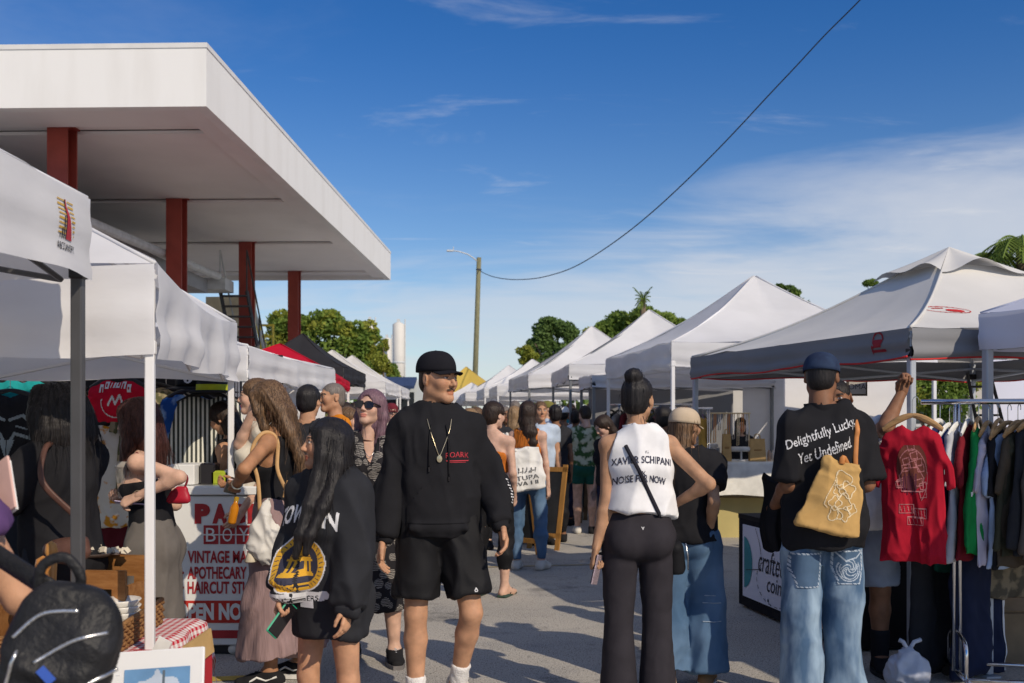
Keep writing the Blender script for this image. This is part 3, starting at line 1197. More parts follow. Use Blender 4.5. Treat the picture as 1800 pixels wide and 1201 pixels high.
        if strands:
            rg = np.random.default_rng(seed)
            m = MB()
            low = np.argsort(V[:, 2])
            cand = np.nonzero((loc[:, 1] > -.02))[0]
            L = s.headc[2] - V[:, 2].min()
            for _ in range(int(strands * 3.2)):
                i = rg.choice(cand)
                p = V[i] + N[i] * rg.uniform(.0, .007)
                pts = [p]
                ln = rg.uniform(.08, .24) if style == 'long' else rg.uniform(.02, .05)
                d = N[i] * .25 + v3(0, 0, -1)
                for j in range(5):
                    d = d + rg.normal(0, .10, 3) + v3(0, 0, -.2)
                    p = p + unit(d) * ln / 5
                    if p[2] < V[:, 2].min() - .05:
                        break
                    pts.append(p)
                if len(pts) > 2:
                    rs = [.0013 * (1 - .75 * a / len(pts)) for a in range(len(pts))]
                    m.tube(pts, rs, 3, cap=False)
            m.build('loose_strand', mat, o, smooth=True)
        return o
    def cap(s, mat, brim_mat=None, brim=.075, tilt=0.0, yaw=0.0, button=True, low=.018, name='cap', seam=None, dome=1.0):
        Rz = np.array(Matrix.Rotation(R(yaw), 3, 'Z') @ Matrix.Rotation(R(tilt), 3, 'X'))
        g = lambda p: s.hm(Rz @ np.array(p, float))
        m = MB()
        a, b, c = .086, .106, .098 * dome
        def dm(u, v):
            t = 2 * math.pi * u
            ph = v * math.pi / 2
            fr = max(0, -math.cos(t))
            z = low + (c) * math.sin(ph) ** .92 if v > 0 else low
            bulge = 1 + .03 * math.sin(ph * 2)
            sm_ = .0012 * abs(math.sin(3 * t)) ** .3
            r = math.cos(ph) ** .75
            return g(((a + sm_) * r * math.sin(t) * bulge, .014 + (b + sm_) * r * math.cos(t) * bulge, z))
        m.grid(dm, 36, 12, closed=True)
        o = m.build(name, mat, s.obj, True)
        md = o.modifiers.new('s', 'SOLIDIFY')
        md.thickness = .003
        if brim:
            m = MB()
            def br(u, v, dz=0.0):
                t = (u - .5) * R(128)
                r = v
                x0, y0 = .084 * math.sin(t * .98), .014 - .104 * math.cos(t)
                x1, y1 = .088 * math.sin(t * .86), .014 - (.106 + brim * (math.cos(t * 1.25)) ** .8 if math.cos(t * 1.25) > 0 else .106) * 1.0 * (math.cos(t * .6))
                x, y = x0 + (x1 - x0) * r, y0 + (y1 - y0) * r
                z = low + .004 - .10 * (x * x) / .09 - .10 * r * .12 - .8 * x * x * r + dz
                return g((x, y, z))
            n = 16
            m.grid(lambda u, v: br(u, v), n, 5)
            m.grid(lambda u, v: br(1 - u, v, -.004), n, 5)
            m.grid(lambda u, v: br(u, 1, -.004 * v), n, 1)
            m.build('brim', brim_mat or mat, o, True)
        if button:
            p = g((0, .014, low + c))
            MB().lathe([(.0085, -.003), (.0085, .002), (.005, .005)], 10, p).build('button', mat, o, True)
        if seam is not None:
            l = MB()
            for q in range(6):
                u = q / 6
                l.tube([Vector(dm(u, v)) + (Vector(dm(u, v)) - Vector(s.hm((0, .014, .03)))).normalized() * .001 for v in np.linspace(0, .96, 8)], .0013, 4, cap=False)
            l.build('seam', seam, o)
        return o
# ---------------------------------------------------------------- the ground
def ground_mat():
    m = bpy.data.materials.new('asphalt')
    m.use_nodes = True
    t = m.node_tree
    L = t.links.new
    p = t.nodes['Principled BSDF']
    p.inputs['Roughness'].default_value = .92
    p.inputs['Specular IOR Level'].default_value = .15
    tc = t.nodes.new('ShaderNodeTexCoord')
    def nz(sc, det=5, rough=.55, st=None, loc=None):
        n = t.nodes.new('ShaderNodeTexNoise')
        n.inputs['Scale'].default_value = sc
        n.inputs['Detail'].default_value = det
        n.inputs['Roughness'].default_value = rough
        v = tc.outputs['Object']
        if st:
            mp = t.nodes.new('ShaderNodeMapping')
            mp.inputs['Scale'].default_value = st
            mp.inputs['Rotation'].default_value = (0, 0, R(12))
            L(v, mp.inputs[0])
            v = mp.outputs[0]
        L(v, n.inputs['Vector'])
        return n.outputs['Fac']
    def rng(v, a, b, c=0.0, d=1.0):
        r = t.nodes.new('ShaderNodeMapRange')
        r.inputs['From Min'].default_value = a
        r.inputs['From Max'].default_value = b
        r.inputs['To Min'].default_value = c
        r.inputs['To Max'].default_value = d
        L(v, r.inputs['Value'])
        return r.outputs[0]
    def mix(f, a, b, bl='MIX'):
        x = t.nodes.new('ShaderNodeMix')
        x.data_type = 'RGBA'
        x.blend_type = bl
        if isinstance(f, (int, float)):
            x.inputs[0].default_value = f
        else:
            L(f, x.inputs[0])
        for i, q in ((6, a), (7, b)):
            if isinstance(q, tuple):
                x.inputs[i].default_value = (*q, 1)
            else:
                L(q, x.inputs[i])
        return x.outputs[2]
    base = mix(rng(nz(.55, 6), .35, .68), (.275, .258, .232), (.425, .397, .355))
    base = mix(rng(nz(2.4, 6), .50, .72), base, (.225, .219, .212))                    # worn, oily patches
    base = mix(rng(nz(120, 2), .44, .60), base, mix(.75, base, (.60, .57, .52)))       # pale stones of the aggregate
    base = mix(rng(nz(75, 2), .58, .68), base, (.09, .086, .084))
    base = mix(rng(nz(.9, 7, .7), .58, .66), base, mix(.55, base, (.10, .098, .10)))
    base = mix(rng(nz(7, 4, .6), .66, .72), base, mix(.6, base, (.08, .078, .08)))
    base = mix(rng(nz(3.0, 3, .5, (1, .05, 1)), .66, .74), base, (.11, .105, .105))   # drip and tyre streaks
    vo = t.nodes.new('ShaderNodeTexVoronoi')
    vo.feature = 'DISTANCE_TO_EDGE'
    vo.inputs['Scale'].default_value = .30
    mpv = t.nodes.new('ShaderNodeMapping')
    L(tc.outputs['Object'], mpv.inputs[0])
    addn = t.nodes.new('ShaderNodeVectorMath')
    addn.operation = 'ADD'
    nn = t.nodes.new('ShaderNodeTexNoise')
    nn.inputs['Scale'].default_value = 1.8
    nn.inputs['Detail'].default_value = 5
    L(tc.outputs['Object'], nn.inputs['Vector'])
    L(mpv.outputs[0], addn.inputs[0])
    L(nn.outputs['Color'], addn.inputs[1])
    L(addn.outputs[0], vo.inputs['Vector'])
    crack = rng(vo.outputs['Distance'], .0, .003, .7, 0)
    base = mix(crack, base, mix(.6, base, (.07, .068, .068)))
    L(base, p.inputs['Base Color'])
    b = t.nodes.new('ShaderNodeBump')
    b.inputs['Strength'].default_value = .55
    b.inputs['Distance'].default_value = .008
    L(nz(150, 3), b.inputs['Height'])
    L(b.outputs[0], p.inputs['Normal'])
    return m
g = MB()
g.add([(-900, -40, 0), (900, -40, 0), (900, 1600, 0), (-900, 1600, 0)], [(0, 1, 2, 3)])
g.build('ground', ground_mat(), kind='structure')
paint = M('faded_line_paint', (.42, .33, .16), .9, .3, 14, lo=.3, hi=.7, col2=(.24, .22, .19))
paintw = M('worn_white_paint', (.52, .51, .49), .9, .3, 10, lo=.4, hi=.6, col2=(.25, .24, .235))
def stripe(x0, y0, x1, y1, w_, m, label):
    d = Vector((x1 - x0, y1 - y0, 0)).normalized()
    n = Vector((-d.y, d.x, 0)) * w_ / 2
    a, b = Vector((x0, y0, .004)), Vector((x1, y1, .004))
    MB().add([a - n, b - n, b + n, a + n], [(0, 1, 2, 3)]).build('parking_line', m, kind='structure')
fc = MB()
fc.add([(-19, 8.7, .004), (-4.3, 8.7, .004), (-4.0, 33, .004), (-19, 33, .004)], [(0, 1, 2, 3)])
fc.build('forecourt', M('forecourt_concrete', (.52, .50, .46), .9, .12, .8, bump=.2, bs=40), kind='structure')
stripe(-.25, 10.0, 1.35, 10.25, .07, paint, '')
stripe(-2.3, 5.55, -1.35, 5.72, .10, M('yellow_line_paint', (.50, .36, .08), .9, .25, 12), '')
stripe(-3.5, 15, 1.0, 15.6, .09, paintw, '')

# ---------------------------------------------------------------- filling-station canopy on red columns
white_paint = M('white_metal_paint', (.80, .79, .77), .55, .05, 2.6, bump=.05, bs=3, stretch=(1, 1, .18), col2=(.74, .725, .70), lo=.48, hi=.75)
soffit = M('soffit_panel', (.80, .77, .75), .7, .04, .8)
red_paint = M('red_column_paint', (.33, .062, .045), .5, .12, 3, bump=.06, bs=30)
cdir = Vector((.028, 1, 0)).normalized()
cx = Vector((1, -.028, 0)).normalized()
def cpt(a, b, z):                       # a: metres to the right of the column row, b: metres down the street
    return Vector((-7.0, 0, 0)) + cx * a + cdir * b + Vector((0, 0, z))
canopy = thing('canopy', 'long flat white filling-station canopy on red columns behind the left tents', 'canopy', cpt(0, 13, 0))
def cbox(mb, a0, a1, b0, b1, z0, z1):
    vs = [cpt(a, b, z) - canopy.location for z in (z0, z1) for b in (b0, b1) for a in (a0, a1)]
    mb.add(vs, [(0, 2, 3, 1), (4, 5, 7, 6), (0, 1, 5, 4), (2, 6, 7, 3), (0, 4, 6, 2), (1, 3, 7, 5)])
A0, A1, B0, B1, Z0, Z1 = -9.5, 2.62, 13.15, 29.3, 5.60, 6.42
m = MB()
cbox(m, A0, A1, B0, B0 + .16, Z0, Z1)
cbox(m, A1 - .16, A1, B0 + .16, B1 - .16, Z0, Z1)
cbox(m, A0, A1, B1 - .16, B1, Z0, Z1)
cbox(m, A0, A0 + .16, B0 + .16, B1 - .16, Z0, Z1)
m.build('fascia', white_paint, canopy)
m = MB()
cbox(m, A0, A1 + .012, B0 - .012, B0 - .001, Z1 - .05, Z1 + .015)
cbox(m, A1 + .001, A1 + .012, B0 - .001, B1, Z1 - .05, Z1 + .015)
m.build('drip_edge', M('drip_edge_metal', (.70, .69, .67), .45, .05, 3), canopy)
m = MB()
cbox(m, A0 + .16, A1 - .16, B0 + .16, B1 - .16, Z1 - .22, Z1 - .04)
m.build('roof_deck', white_paint, canopy)
m = MB()
b_ = B0 + .16
cuts = [14.6 + 4.6 * i for i in range(4)]
seg = [B0 + .16] + [c + d for c in cuts for d in (-.19, .19)] + [B1 - .16]
for i in range(0, len(seg), 2):
    m = MB()
    cbox(m, A0 + .16, A1 - .5, seg[i], seg[i + 1], Z0 + .12, Z0 + .17)
    m.build('soffit_panel', soffit, canopy)
m = MB()
cbox(m, A1 - .5, A1 - .16, B0 + .16, B1 - .16, Z0 + .05, Z0 + .17)
m.build('soffit_edge', soffit, canopy)
for c in cuts:
    m = MB()
    cbox(m, A0 + .16, A1 - .5, c - .187, c + .187, Z0 + .185, Z0 + .36)
    m.build('beam', soffit, canopy)
    m = MB()
    # I-section column with flanges
    cbox(m, -.15, .15, c - .16, c - .13, 0, Z0 + .165)
    cbox(m, -.15, .15, c + .13, c + .16, 0, Z0 + .165)
    cbox(m, -.02, .02, c - .13, c + .13, 0, Z0 + .165)
    cbox(m, -.148, -.128, c - .13, c + .13, 0, Z0 + .165)
    col = m.build('column', red_paint, canopy)
    for nm, q0, q1, hw in (('base_plate', .006, .03, .22), ('end_plate', Z0 + .160, Z0 + .182, .18)):
        m = MB()
        cbox(m, -hw, hw, c - hw, c + hw, q0, q1)
        m.build(nm, red_paint, col)

# ---------------------------------------------------------------- raised platform with stair beyond the canopy
dark_steel = M('dark_steel', (.06, .06, .065), .6, .2, 6)
pale_steel = M('pale_steel', (.55, .57, .58), .45, .1, 6)
yellow_steel = M('yellow_steel', (.78, .62, .09), .5, .12, 6)
conc = M('pale_concrete', (.46, .45, .42), .85, .12, 3, bump=.1, bs=30)
plat = thing('raised_platform', 'elevated flat roof walkway with pale gutter pipe under the canopy', 'platform', (-8.0, 19, 0))
def pb(mb, c, s_):
    mb.box(Vector(c) - plat.location, s_)
m = MB()
pb(m, (-10.1, 17.6, 4.52), (6.4, 10.0, .30))
m.build('deck', M('grey_deck', (.33, .34, .36), .8, .1, 3), plat)
m = MB()
m.tube([Vector((-6.80, 12.7, 4.60)) - plat.location, Vector((-6.66, 22.55, 4.74)) - plat.location], .085, 10)
m.build('gutter_pipe', pale_steel, plat)
m = MB()
pb(m, (-7.1, 22.9, 4.58), (1.2, .7, .26))
m.build('landing', pale_steel, plat)
for y in (13.4, 17.4, 21.4):
    m = MB()
    pb(m, (-7.5, y, 2.18), (.22, .22, 4.36))
    m.build('post', dark_steel, plat)
m = MB()
pb(m, (-12.2, 18, 2.18), (.2, 9, 4.36))
m.build('rear_wall', conc, plat)
stair = thing('steel_stair', 'open dark steel stair coming down from the raised walkway', 'stair', (-6.7, 23.4, 0))
p0, p1 = Vector((-6.80, 23.2, 4.50)), Vector((-6.10, 23.9, 0.0))
for sx in (-.0, .62):
    m = MB()
    a = Vector((sx, 0, 0))
    m.tube([p0 + a - stair.location, p1 + a - stair.location], .045, 4)
    m.build('stringer', dark_steel, stair)
for sx in (0, .62):
    m = MB()
    a = Vector((sx, 0, .95))
    m.tube([p0 + a - stair.location, p1 + a - stair.location], .02, 6)
    for t in (0, .33, .66):
        q = p0.lerp(p1, t) + a - stair.location
        m.tube([q, q - Vector((0, 0, .95))], .018, 6)
    m.build('handrail', dark_steel if sx else pale_steel, stair)
for i in range(19):
    q = p0.lerp(p1, (i + .5) / 19) - stair.location
    m = MB()
    m.box(q + Vector((.31, 0, 0)), (.60, .20, .03))
    m.build('tread', dark_steel, stair)
m = MB().box((-.05, .95, 2.3), (1.25, .08, 4.6))
tw = thing('pale_wall_panel', 'narrow cream wall standing behind the open steel stair', 'wall', (-7.05, 24.2, 0))
m.build('panel', M('cream_wall', (.62, .58, .44), .8, .15, 2.5), tw)
lad = thing('yellow_guard_frame', 'small yellow guard-rail frame with sloping ladder rails beside a red column', 'guard frame', (-6.7, 27.2, 0))
def ly(px, py, D=27.2):
    return at(px, py, D) - lad.location
for pts in (((457, 570), (457, 640)), ((480, 570), (480, 640)), ((457, 572), (482, 572)), ((457, 592), (480, 592)), ((447, 552), (466, 640)), ((441, 556), (458, 640))):
    MB().tube([ly(*pts[0]), ly(*pts[1])], .035, 6).build('rail', yellow_steel, lad)
MB().tube([ly(446, 540), ly(470, 640)], .05, 6).build('ladder_rail', pale_steel, lad)
for px in (457, 480):
    q = at(px, 640, 27.2)
    MB().tube([q - lad.location, Vector((q.x, q.y, 0)) - lad.location], .035, 6).build('rail', yellow_steel, lad)

# ---------------------------------------------------------------- silos, truck, street light, wire
silo_m = M('silo_white', (.62, .60, .56), .6, .06, .3)
def silo(px0, px1, py_top, D, label):
    a, b = at(px0, py_top, D), at(px1, py_top, D)
    r = (b.x - a.x) / 2
    t = thing('silo', label, 'silo', ((a.x + b.x) / 2, D, 0), group='silos beyond the trees')
    z = a.z
    MB().lathe([(r, 3), (r, z - r * .35), (r * .55, z - r * .05), (r * .5, z)], 24).build('shell', silo_m, t, True)
    MB().lathe([(r * 1.03, z * .62), (r * 1.03, z * .62 + .3)], 24).build('band', pale_steel, t, True)
    m = MB()
    m.box((0, 0, z + .25), (r * .5, r * .5, .5))
    m.tube([(r * 1.1, 0, 0), (r * 1.1, 0, z + .5)], .1, 6)
    m.build('top_hatch', pale_steel, t)
    for q in range(4):
        MB().tube([(r * .8 * math.cos(q * 1.57 + .8), r * .8 * math.sin(q * 1.57 + .8), 0), (r * .8 * math.cos(q * 1.57 + .8), r * .8 * math.sin(q * 1.57 + .8), 3.2)], .15, 6).build('leg', pale_steel, t)
silo(690, 711, 567, 150, 'taller white silo standing just left of the capped man')
silo(641, 659, 563, 160, 'white silo half hidden behind the round green tree')
silo(672, 688, 594, 155, 'short white silo between two taller ones')
lp = at(836, 640, 50)
pole = thing('street_light', 'leaning wooden utility pole with a lamp arm, above the far tents', 'street light', (at(831, 740, 50).x, 50, 0))
tp = at(842, 453, 50)
wood_pole = M('weathered_pole_wood', (.20, .19, .11), .9, .25, 6, stretch=(8, 8, .6), bump=.3, bs=20)
MB().tube([Vector((0, 0, 0)), tp - pole.location], [.15, .115], 12).build('pole', wood_pole, pole, True)
pts = [at(841, 462, 50), at(834, 455, 49.9), at(822, 447, 49.7), at(806, 442, 49.5), at(795, 441, 49.4)]
MB().tube([p - pole.location for p in pts], .03, 6).build('lamp_arm', pale_steel, pole, True)
q = at(791, 441, 49.3) - pole.location
MB().box(q, (.34, .12, .09), bev=.02).build('lamp_head', pale_steel, pole)
m = MB()
m.tube([at(797, 440, 49.4) - pole.location, at(797, 434, 49.4) - pole.location], .02, 6)
m.build('photocell', pale_steel, pole)
MB().lathe([(.14, 0), (.14, .06)], 12, at(841.5, 475, 50) - pole.location).build('cable_bracket', dark_steel, pole)
wp = [(842, 474), (850, 480), (868, 487), (892, 491), (917, 491.5), (945, 489), (978, 481), (1010, 469), (1050, 446), (1100, 411), (1150, 370), (1200, 324), (1250, 275), (1300, 223), (1350, 169), (1400, 116), (1450, 62), (1510, 2), (1570, -64), (1620, -120)]
P0, P1 = (at(842, 474, 50).x, 50.0), (at(1640, -120, 12).x, 12.0)
wire = []
for px, py in wp:
    k = (px - 900) / F
    t = (k * P0[1] - P0[0]) / ((P1[0] - P0[0]) - k * (P1[1] - P0[1]))
    wire.append(at(px, py, P0[1] + t * (P1[1] - P0[1])))
sm = []
for i in range(len(wire) - 1):
    a, b, c, d = wire[max(i - 1, 0)], wire[i], wire[i + 1], wire[min(i + 2, len(wire) - 1)]
    for t in np.linspace(0, 1, 6)[:-1]:
        sm.append(.5 * ((2 * b) + (c - a) * t + (2 * a - 5 * b + 4 * c - d) * t * t + (3 * b - a - 3 * c + d) * t ** 3))
MB().tube(sm, [.020 - .012 * i / len(sm) for i in range(len(sm))], 5).build('overhead_cable', M('black_cable', (.03, .035, .045), .6), smooth=True, label='sagging black cable strung from the leaning wooden pole across the sky', category='cable')
tk = thing('food_truck', 'pale box truck with dark blue awning parked beyond the white left tents', 'truck', (-3.95, 34, 0))
MB().box((.2, 1.6, 1.75), (2.3, 3.0, 2.3), bev=.08).build('body', M('truck_white', (.52, .56, .58), .5, .05, 2), tk)
MB().box((-.05, -.5, 2.75), (1.5, 1.1, .10), rot=(R(18), 0, 0)).build('awning', M('navy_awning', (.035, .06, .14), .8), tk)
MB().box((-.05, .09, 1.9), (1.3, .06, 1.1)).build('hatch', M('hatch_dark', (.02, .025, .03), .4), tk)
for sx in (-.8, 1.0):
    for sy in (.7, 2.5):
        MB().lathe([(.36, -.12), (.36, .12)], 16, (sx, sy, .36), rot=Matrix.Rotation(R(90), 3, 'Y')).build('wheel', dark_steel, tk)

# ---------------------------------------------------------------- trees
def leaf_mat(key, c, c2):
    return M(key, c, .6, .2, .9, col2=c2, trans=.38, spec=.2, lo=.3, hi=.7)
bark = M('bark', (.16, .12, .085), .95, .3, 6, stretch=(3, 3, .6), bump=.5, bs=14)
LEAF_A = leaf_mat('leaf_mid_green', (.12, .20, .035), (.25, .34, .07))
LEAF_B = leaf_mat('leaf_dark_green', (.08, .145, .04), (.17, .26, .075))
LEAF_Y = leaf_mat('leaf_yellow_green', (.22, .27, .035), (.38, .38, .07))
def leaf_cloud(mb, c, r, n, ls, rg, mi=0):
    c = np.array(c)
    for _ in range(n):
        d = rg.normal(0, 1, 3)
        d /= np.linalg.norm(d)
        p = c + d * np.array(r) * rg.uniform(.45, 1.05) ** .6
        a = unit(rg.normal(0, 1, 3))
        b = unit(np.cross(a, rg.normal(0, 1, 3)))
        s1, s2 = ls * rg.uniform(.6, 1.4), ls * rg.uniform(.35, .8)
        mb.cur = mi
        mb.add([p - a * s1, p - b * s2 * .8, p + a * s1, p + b * s2], [(0, 1, 2, 3)])
def tree(label, x, y, blobs, leaf, ls, seed, per=130, trunk_r=.25, group=None, name='tree', leaf2=None, fork=2.5):
    "blobs: (dx,dz centre, rx, rz)"
    rg = np.random.default_rng(seed)
    t = thing(name, label, 'tree', (x, y, 0), group=group)
    m = MB()
    m.tube([(0, 0, -.1), (.1, 0, fork * .5), (.05, .1, fork)], [trunk_r, trunk_r * .8, trunk_r * .6], 9)
    for bx, bz, rx, rz in blobs:
        q = Vector((bx, rg.uniform(-.5, .5), bz))
        st = Vector((.05, .1, fork))
        md = st.lerp(q, .5) + Vector((0, 0, .15 * (q - st).length * .3))
        m.tube([st, md, q], [trunk_r * .45, trunk_r * .28, trunk_r * .1], 6)
    m.build('trunk', bark, t, True)
    m = MB()
    for bx, bz, rx, rz in blobs:
        n = 9
        for _ in range(n):
            d = rg.normal(0, 1, 3)
            d = d / np.linalg.norm(d) * rg.uniform(.25, .72)
            cc = (bx + d[0] * rx, d[1] * rx * .8, bz + d[2] * rz)
            leaf_cloud(m, cc, (rx * .46, rx * .45, rz * .46), int(per * 4.2) // n, ls * .50, rg, 1 if (leaf2 and rg.random() < .3) else 0)
    m.build('crown', [leaf, leaf2 or leaf], t, False)
    return t
def ax(px, D):
    return (px - 900) / F * D
def az(py, D):
    return EYE + (740 - py) / F * D
def px_tree(label, D, blobs, leaf, ls, seed, per=130, **k):
    "blobs given where they show in the photograph: px, py, rpx, rpy"
    bx = sum(b[0] for b in blobs) / len(blobs)
    x = ax(bx, D)
    bl = [(ax(b[0], D) - x, az(b[1], D), b[2] / F * D, b[3] / F * D) for b in blobs]
    return tree(label, x, D, bl, leaf, ls, seed, per, **k)
px_tree('broad round green tree behind the black tent, under the canopy end', 62,
        [(500, 575, 38, 30), (545, 570, 45, 28), (590, 575, 45, 30), (630, 590, 36, 30), (480, 610, 40, 36), (540, 615, 55, 40), (600, 620, 50, 40), (650, 625, 34, 36), (560, 650, 70, 30)],
        LEAF_A, .30, 11, 480, trunk_r=.4, leaf2=LEAF_Y, fork=3)
px_tree('loose yellowish tree in front of the white silos', 48,
        [(668, 640, 26, 26), (690, 655, 18, 22), (650, 650, 22, 24), (676, 612, 12, 14)], LEAF_Y, .17, 12, 260, trunk_r=.16, leaf2=LEAF_A, fork=2)
px_tree('dark feathery tree left of the white tent peak', 62,
        [(955, 585, 24, 24), (985, 575, 28, 18), (965, 572, 28, 14), (1000, 590, 20, 20), (940, 605, 18, 16), (965, 605, 30, 24), (990, 615, 30, 24), (960, 635, 30, 22)], LEAF_B, .26, 13, 260, trunk_r=.25, fork=4)
px_tree('small bright clipped tree beside the far white tents', 50, [(922, 620, 17, 13), (932, 624, 15, 12), (926, 634, 18, 12)], LEAF_Y, .16, 14, 260, trunk_r=.1, fork=2.5, leaf2=LEAF_A)
px_tree('wide green tree with a spiky tip behind the pointed white tents', 46,
        [(1060, 584, 30, 24), (1095, 562, 34, 26), (1130, 555, 36, 28), (1165, 566, 36, 24), (1130, 590, 54, 24), (1080, 598, 42, 22), (1195, 574, 24, 16), (1040, 594, 20, 18), (1215, 590, 26, 18)],
        LEAF_A, .22, 15, 420, trunk_r=.3, leaf2=LEAF_Y, fork=3)
px_tree('dark green tree poking up behind the tall white tent roof', 40, [(1380, 520, 26, 18), (1395, 535, 30, 20), (1365, 530, 20, 20), (1372, 508, 10, 9)], LEAF_B, .19, 16, 300, trunk_r=.25, leaf2=LEAF_A, fork=3)
px_tree('thin treetop just showing over the grey tent ridge', 45, [(1530, 496, 14, 9), (1545, 505, 16, 10)], LEAF_A, .17, 17, 150, trunk_r=.15, fork=3)
px_tree('leafy tree seen below the grey tent behind the hand', 17, [(1640, 668, 60, 36), (1600, 690, 60, 40), (1700, 680, 40, 30), (1660, 720, 70, 40)], LEAF_A, .085, 18, 420, trunk_r=.1, leaf2=LEAF_Y, fork=.8)
px_tree('yellow-green shrub between the white wall and the pale table stall', 19, [(1385, 710, 26, 36), (1375, 690, 18, 24), (1395, 735, 24, 30)], LEAF_Y, .09, 19, 260, trunk_r=.06, leaf2=LEAF_A, fork=.7)
def palm(label, px, py, D, n=26, L=1.5, seed=1, stem_to=0.0, rise=.5):
    rg = np.random.default_rng(seed)
    c = at(px, py, D)
    t = thing('palm_tree', label, 'palm', (c.x, D, 0))
    MB().tube([(0, 0, -.1), (.1, 0, c.z * .5), (0, 0, c.z)], [.2, .15, .12], 10).build('trunk', bark, t, True)
    m = MB()
    for i in range(n):
        a = rg.uniform(0, 2 * math.pi)
        up = rg.uniform(-.2, 1.3) * rise
        d = Vector((math.cos(a), math.sin(a), 0))
        l = L * rg.uniform(.7, 1.1)
        P = []
        for j in range(8):
            u = j / 7
            P.append(Vector((0, 0, c.z)) + d * l * u * (1 - .12 * u) + Vector((0, 0, l * (up * u - .75 * u * u))))
        for j in range(1, 8):
            tdir = (P[j] - P[j - 1]).normalized()
            sd = tdir.cross(Vector((0, 0, 1))).normalized()
            for q in (0, .5):
                o_ = P[j - 1].lerp(P[j], q)
                for sg in (-1, 1):
                    ll = .34 * l * math.sin(math.pi * min(.97, (j + q) / 8.2)) + .05
                    tip = o_ + sd * sg * ll * .75 + tdir * ll * .6 - Vector((0, 0, ll * .25))
                    m.add([o_ - tdir * .012 * L, o_ + tdir * .03 * L, tip], [(0, 1, 2)])
        m.tube(P, [.02] * 8, 4)
    m.build('crown', LEAF_A, t)
palm('green palm behind the grey tent, nearer the picture edge', 1795, 425, 24, 40, 1.25, 3)
palm('green palm behind the grey tent roof, the left of two', 1752, 452, 24.5, 34, .75, 4)
palm('spiky palm rising out of the wide green tree', 1130, 528, 44.5, 26, .5, 5, rise=1.5)

# ---------------------------------------------------------------- market tents
tent_white = M('white_tent_fabric', (.79, .79, .81), .8, .05, 1.6, bump=.30, bs=6, trans=.30, spec=.12, stretch=(1, 1, 2.2))
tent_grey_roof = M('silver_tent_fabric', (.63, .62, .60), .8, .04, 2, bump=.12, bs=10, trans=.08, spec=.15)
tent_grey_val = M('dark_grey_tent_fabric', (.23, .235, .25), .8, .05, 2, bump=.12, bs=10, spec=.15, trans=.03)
tent_red = M('red_tent_fabric', (.62, .012, .04), .75, .05, 2, bump=.1, bs=9, trans=.25, spec=.15)
tent_black = M('black_tent_fabric', (.028, .028, .034), .8, .1, 2, bump=.1, bs=9, spec=.15)
tent_white_shaded = M('shaded_white_tent_fabric', (.72, .74, .86), .8, .03, 2, bump=.1, bs=9, trans=.22, spec=.12)  # white fabric again, with bluish shade put into its colour
tent_yellow = M('yellow_tent_fabric', (.66, .47, .10), .8, .05, 2, trans=.25)
leg_white = M('white_leg_paint', (.74, .74, .75), .4, .03, 4)
leg_grey = M('grey_leg_steel', (.20, .21, .22), .4, .1, 5, metal=.3)
leg_dark = M('dark_bronze_leg', (.075, .075, .08), .38, .1, 5, metal=.2)
leg_blue = M('silver_leg_steel', (.42, .46, .52), .4, .06, 5, metal=.2)
red_trim = M('red_trim', (.62, .03, .03), .7)
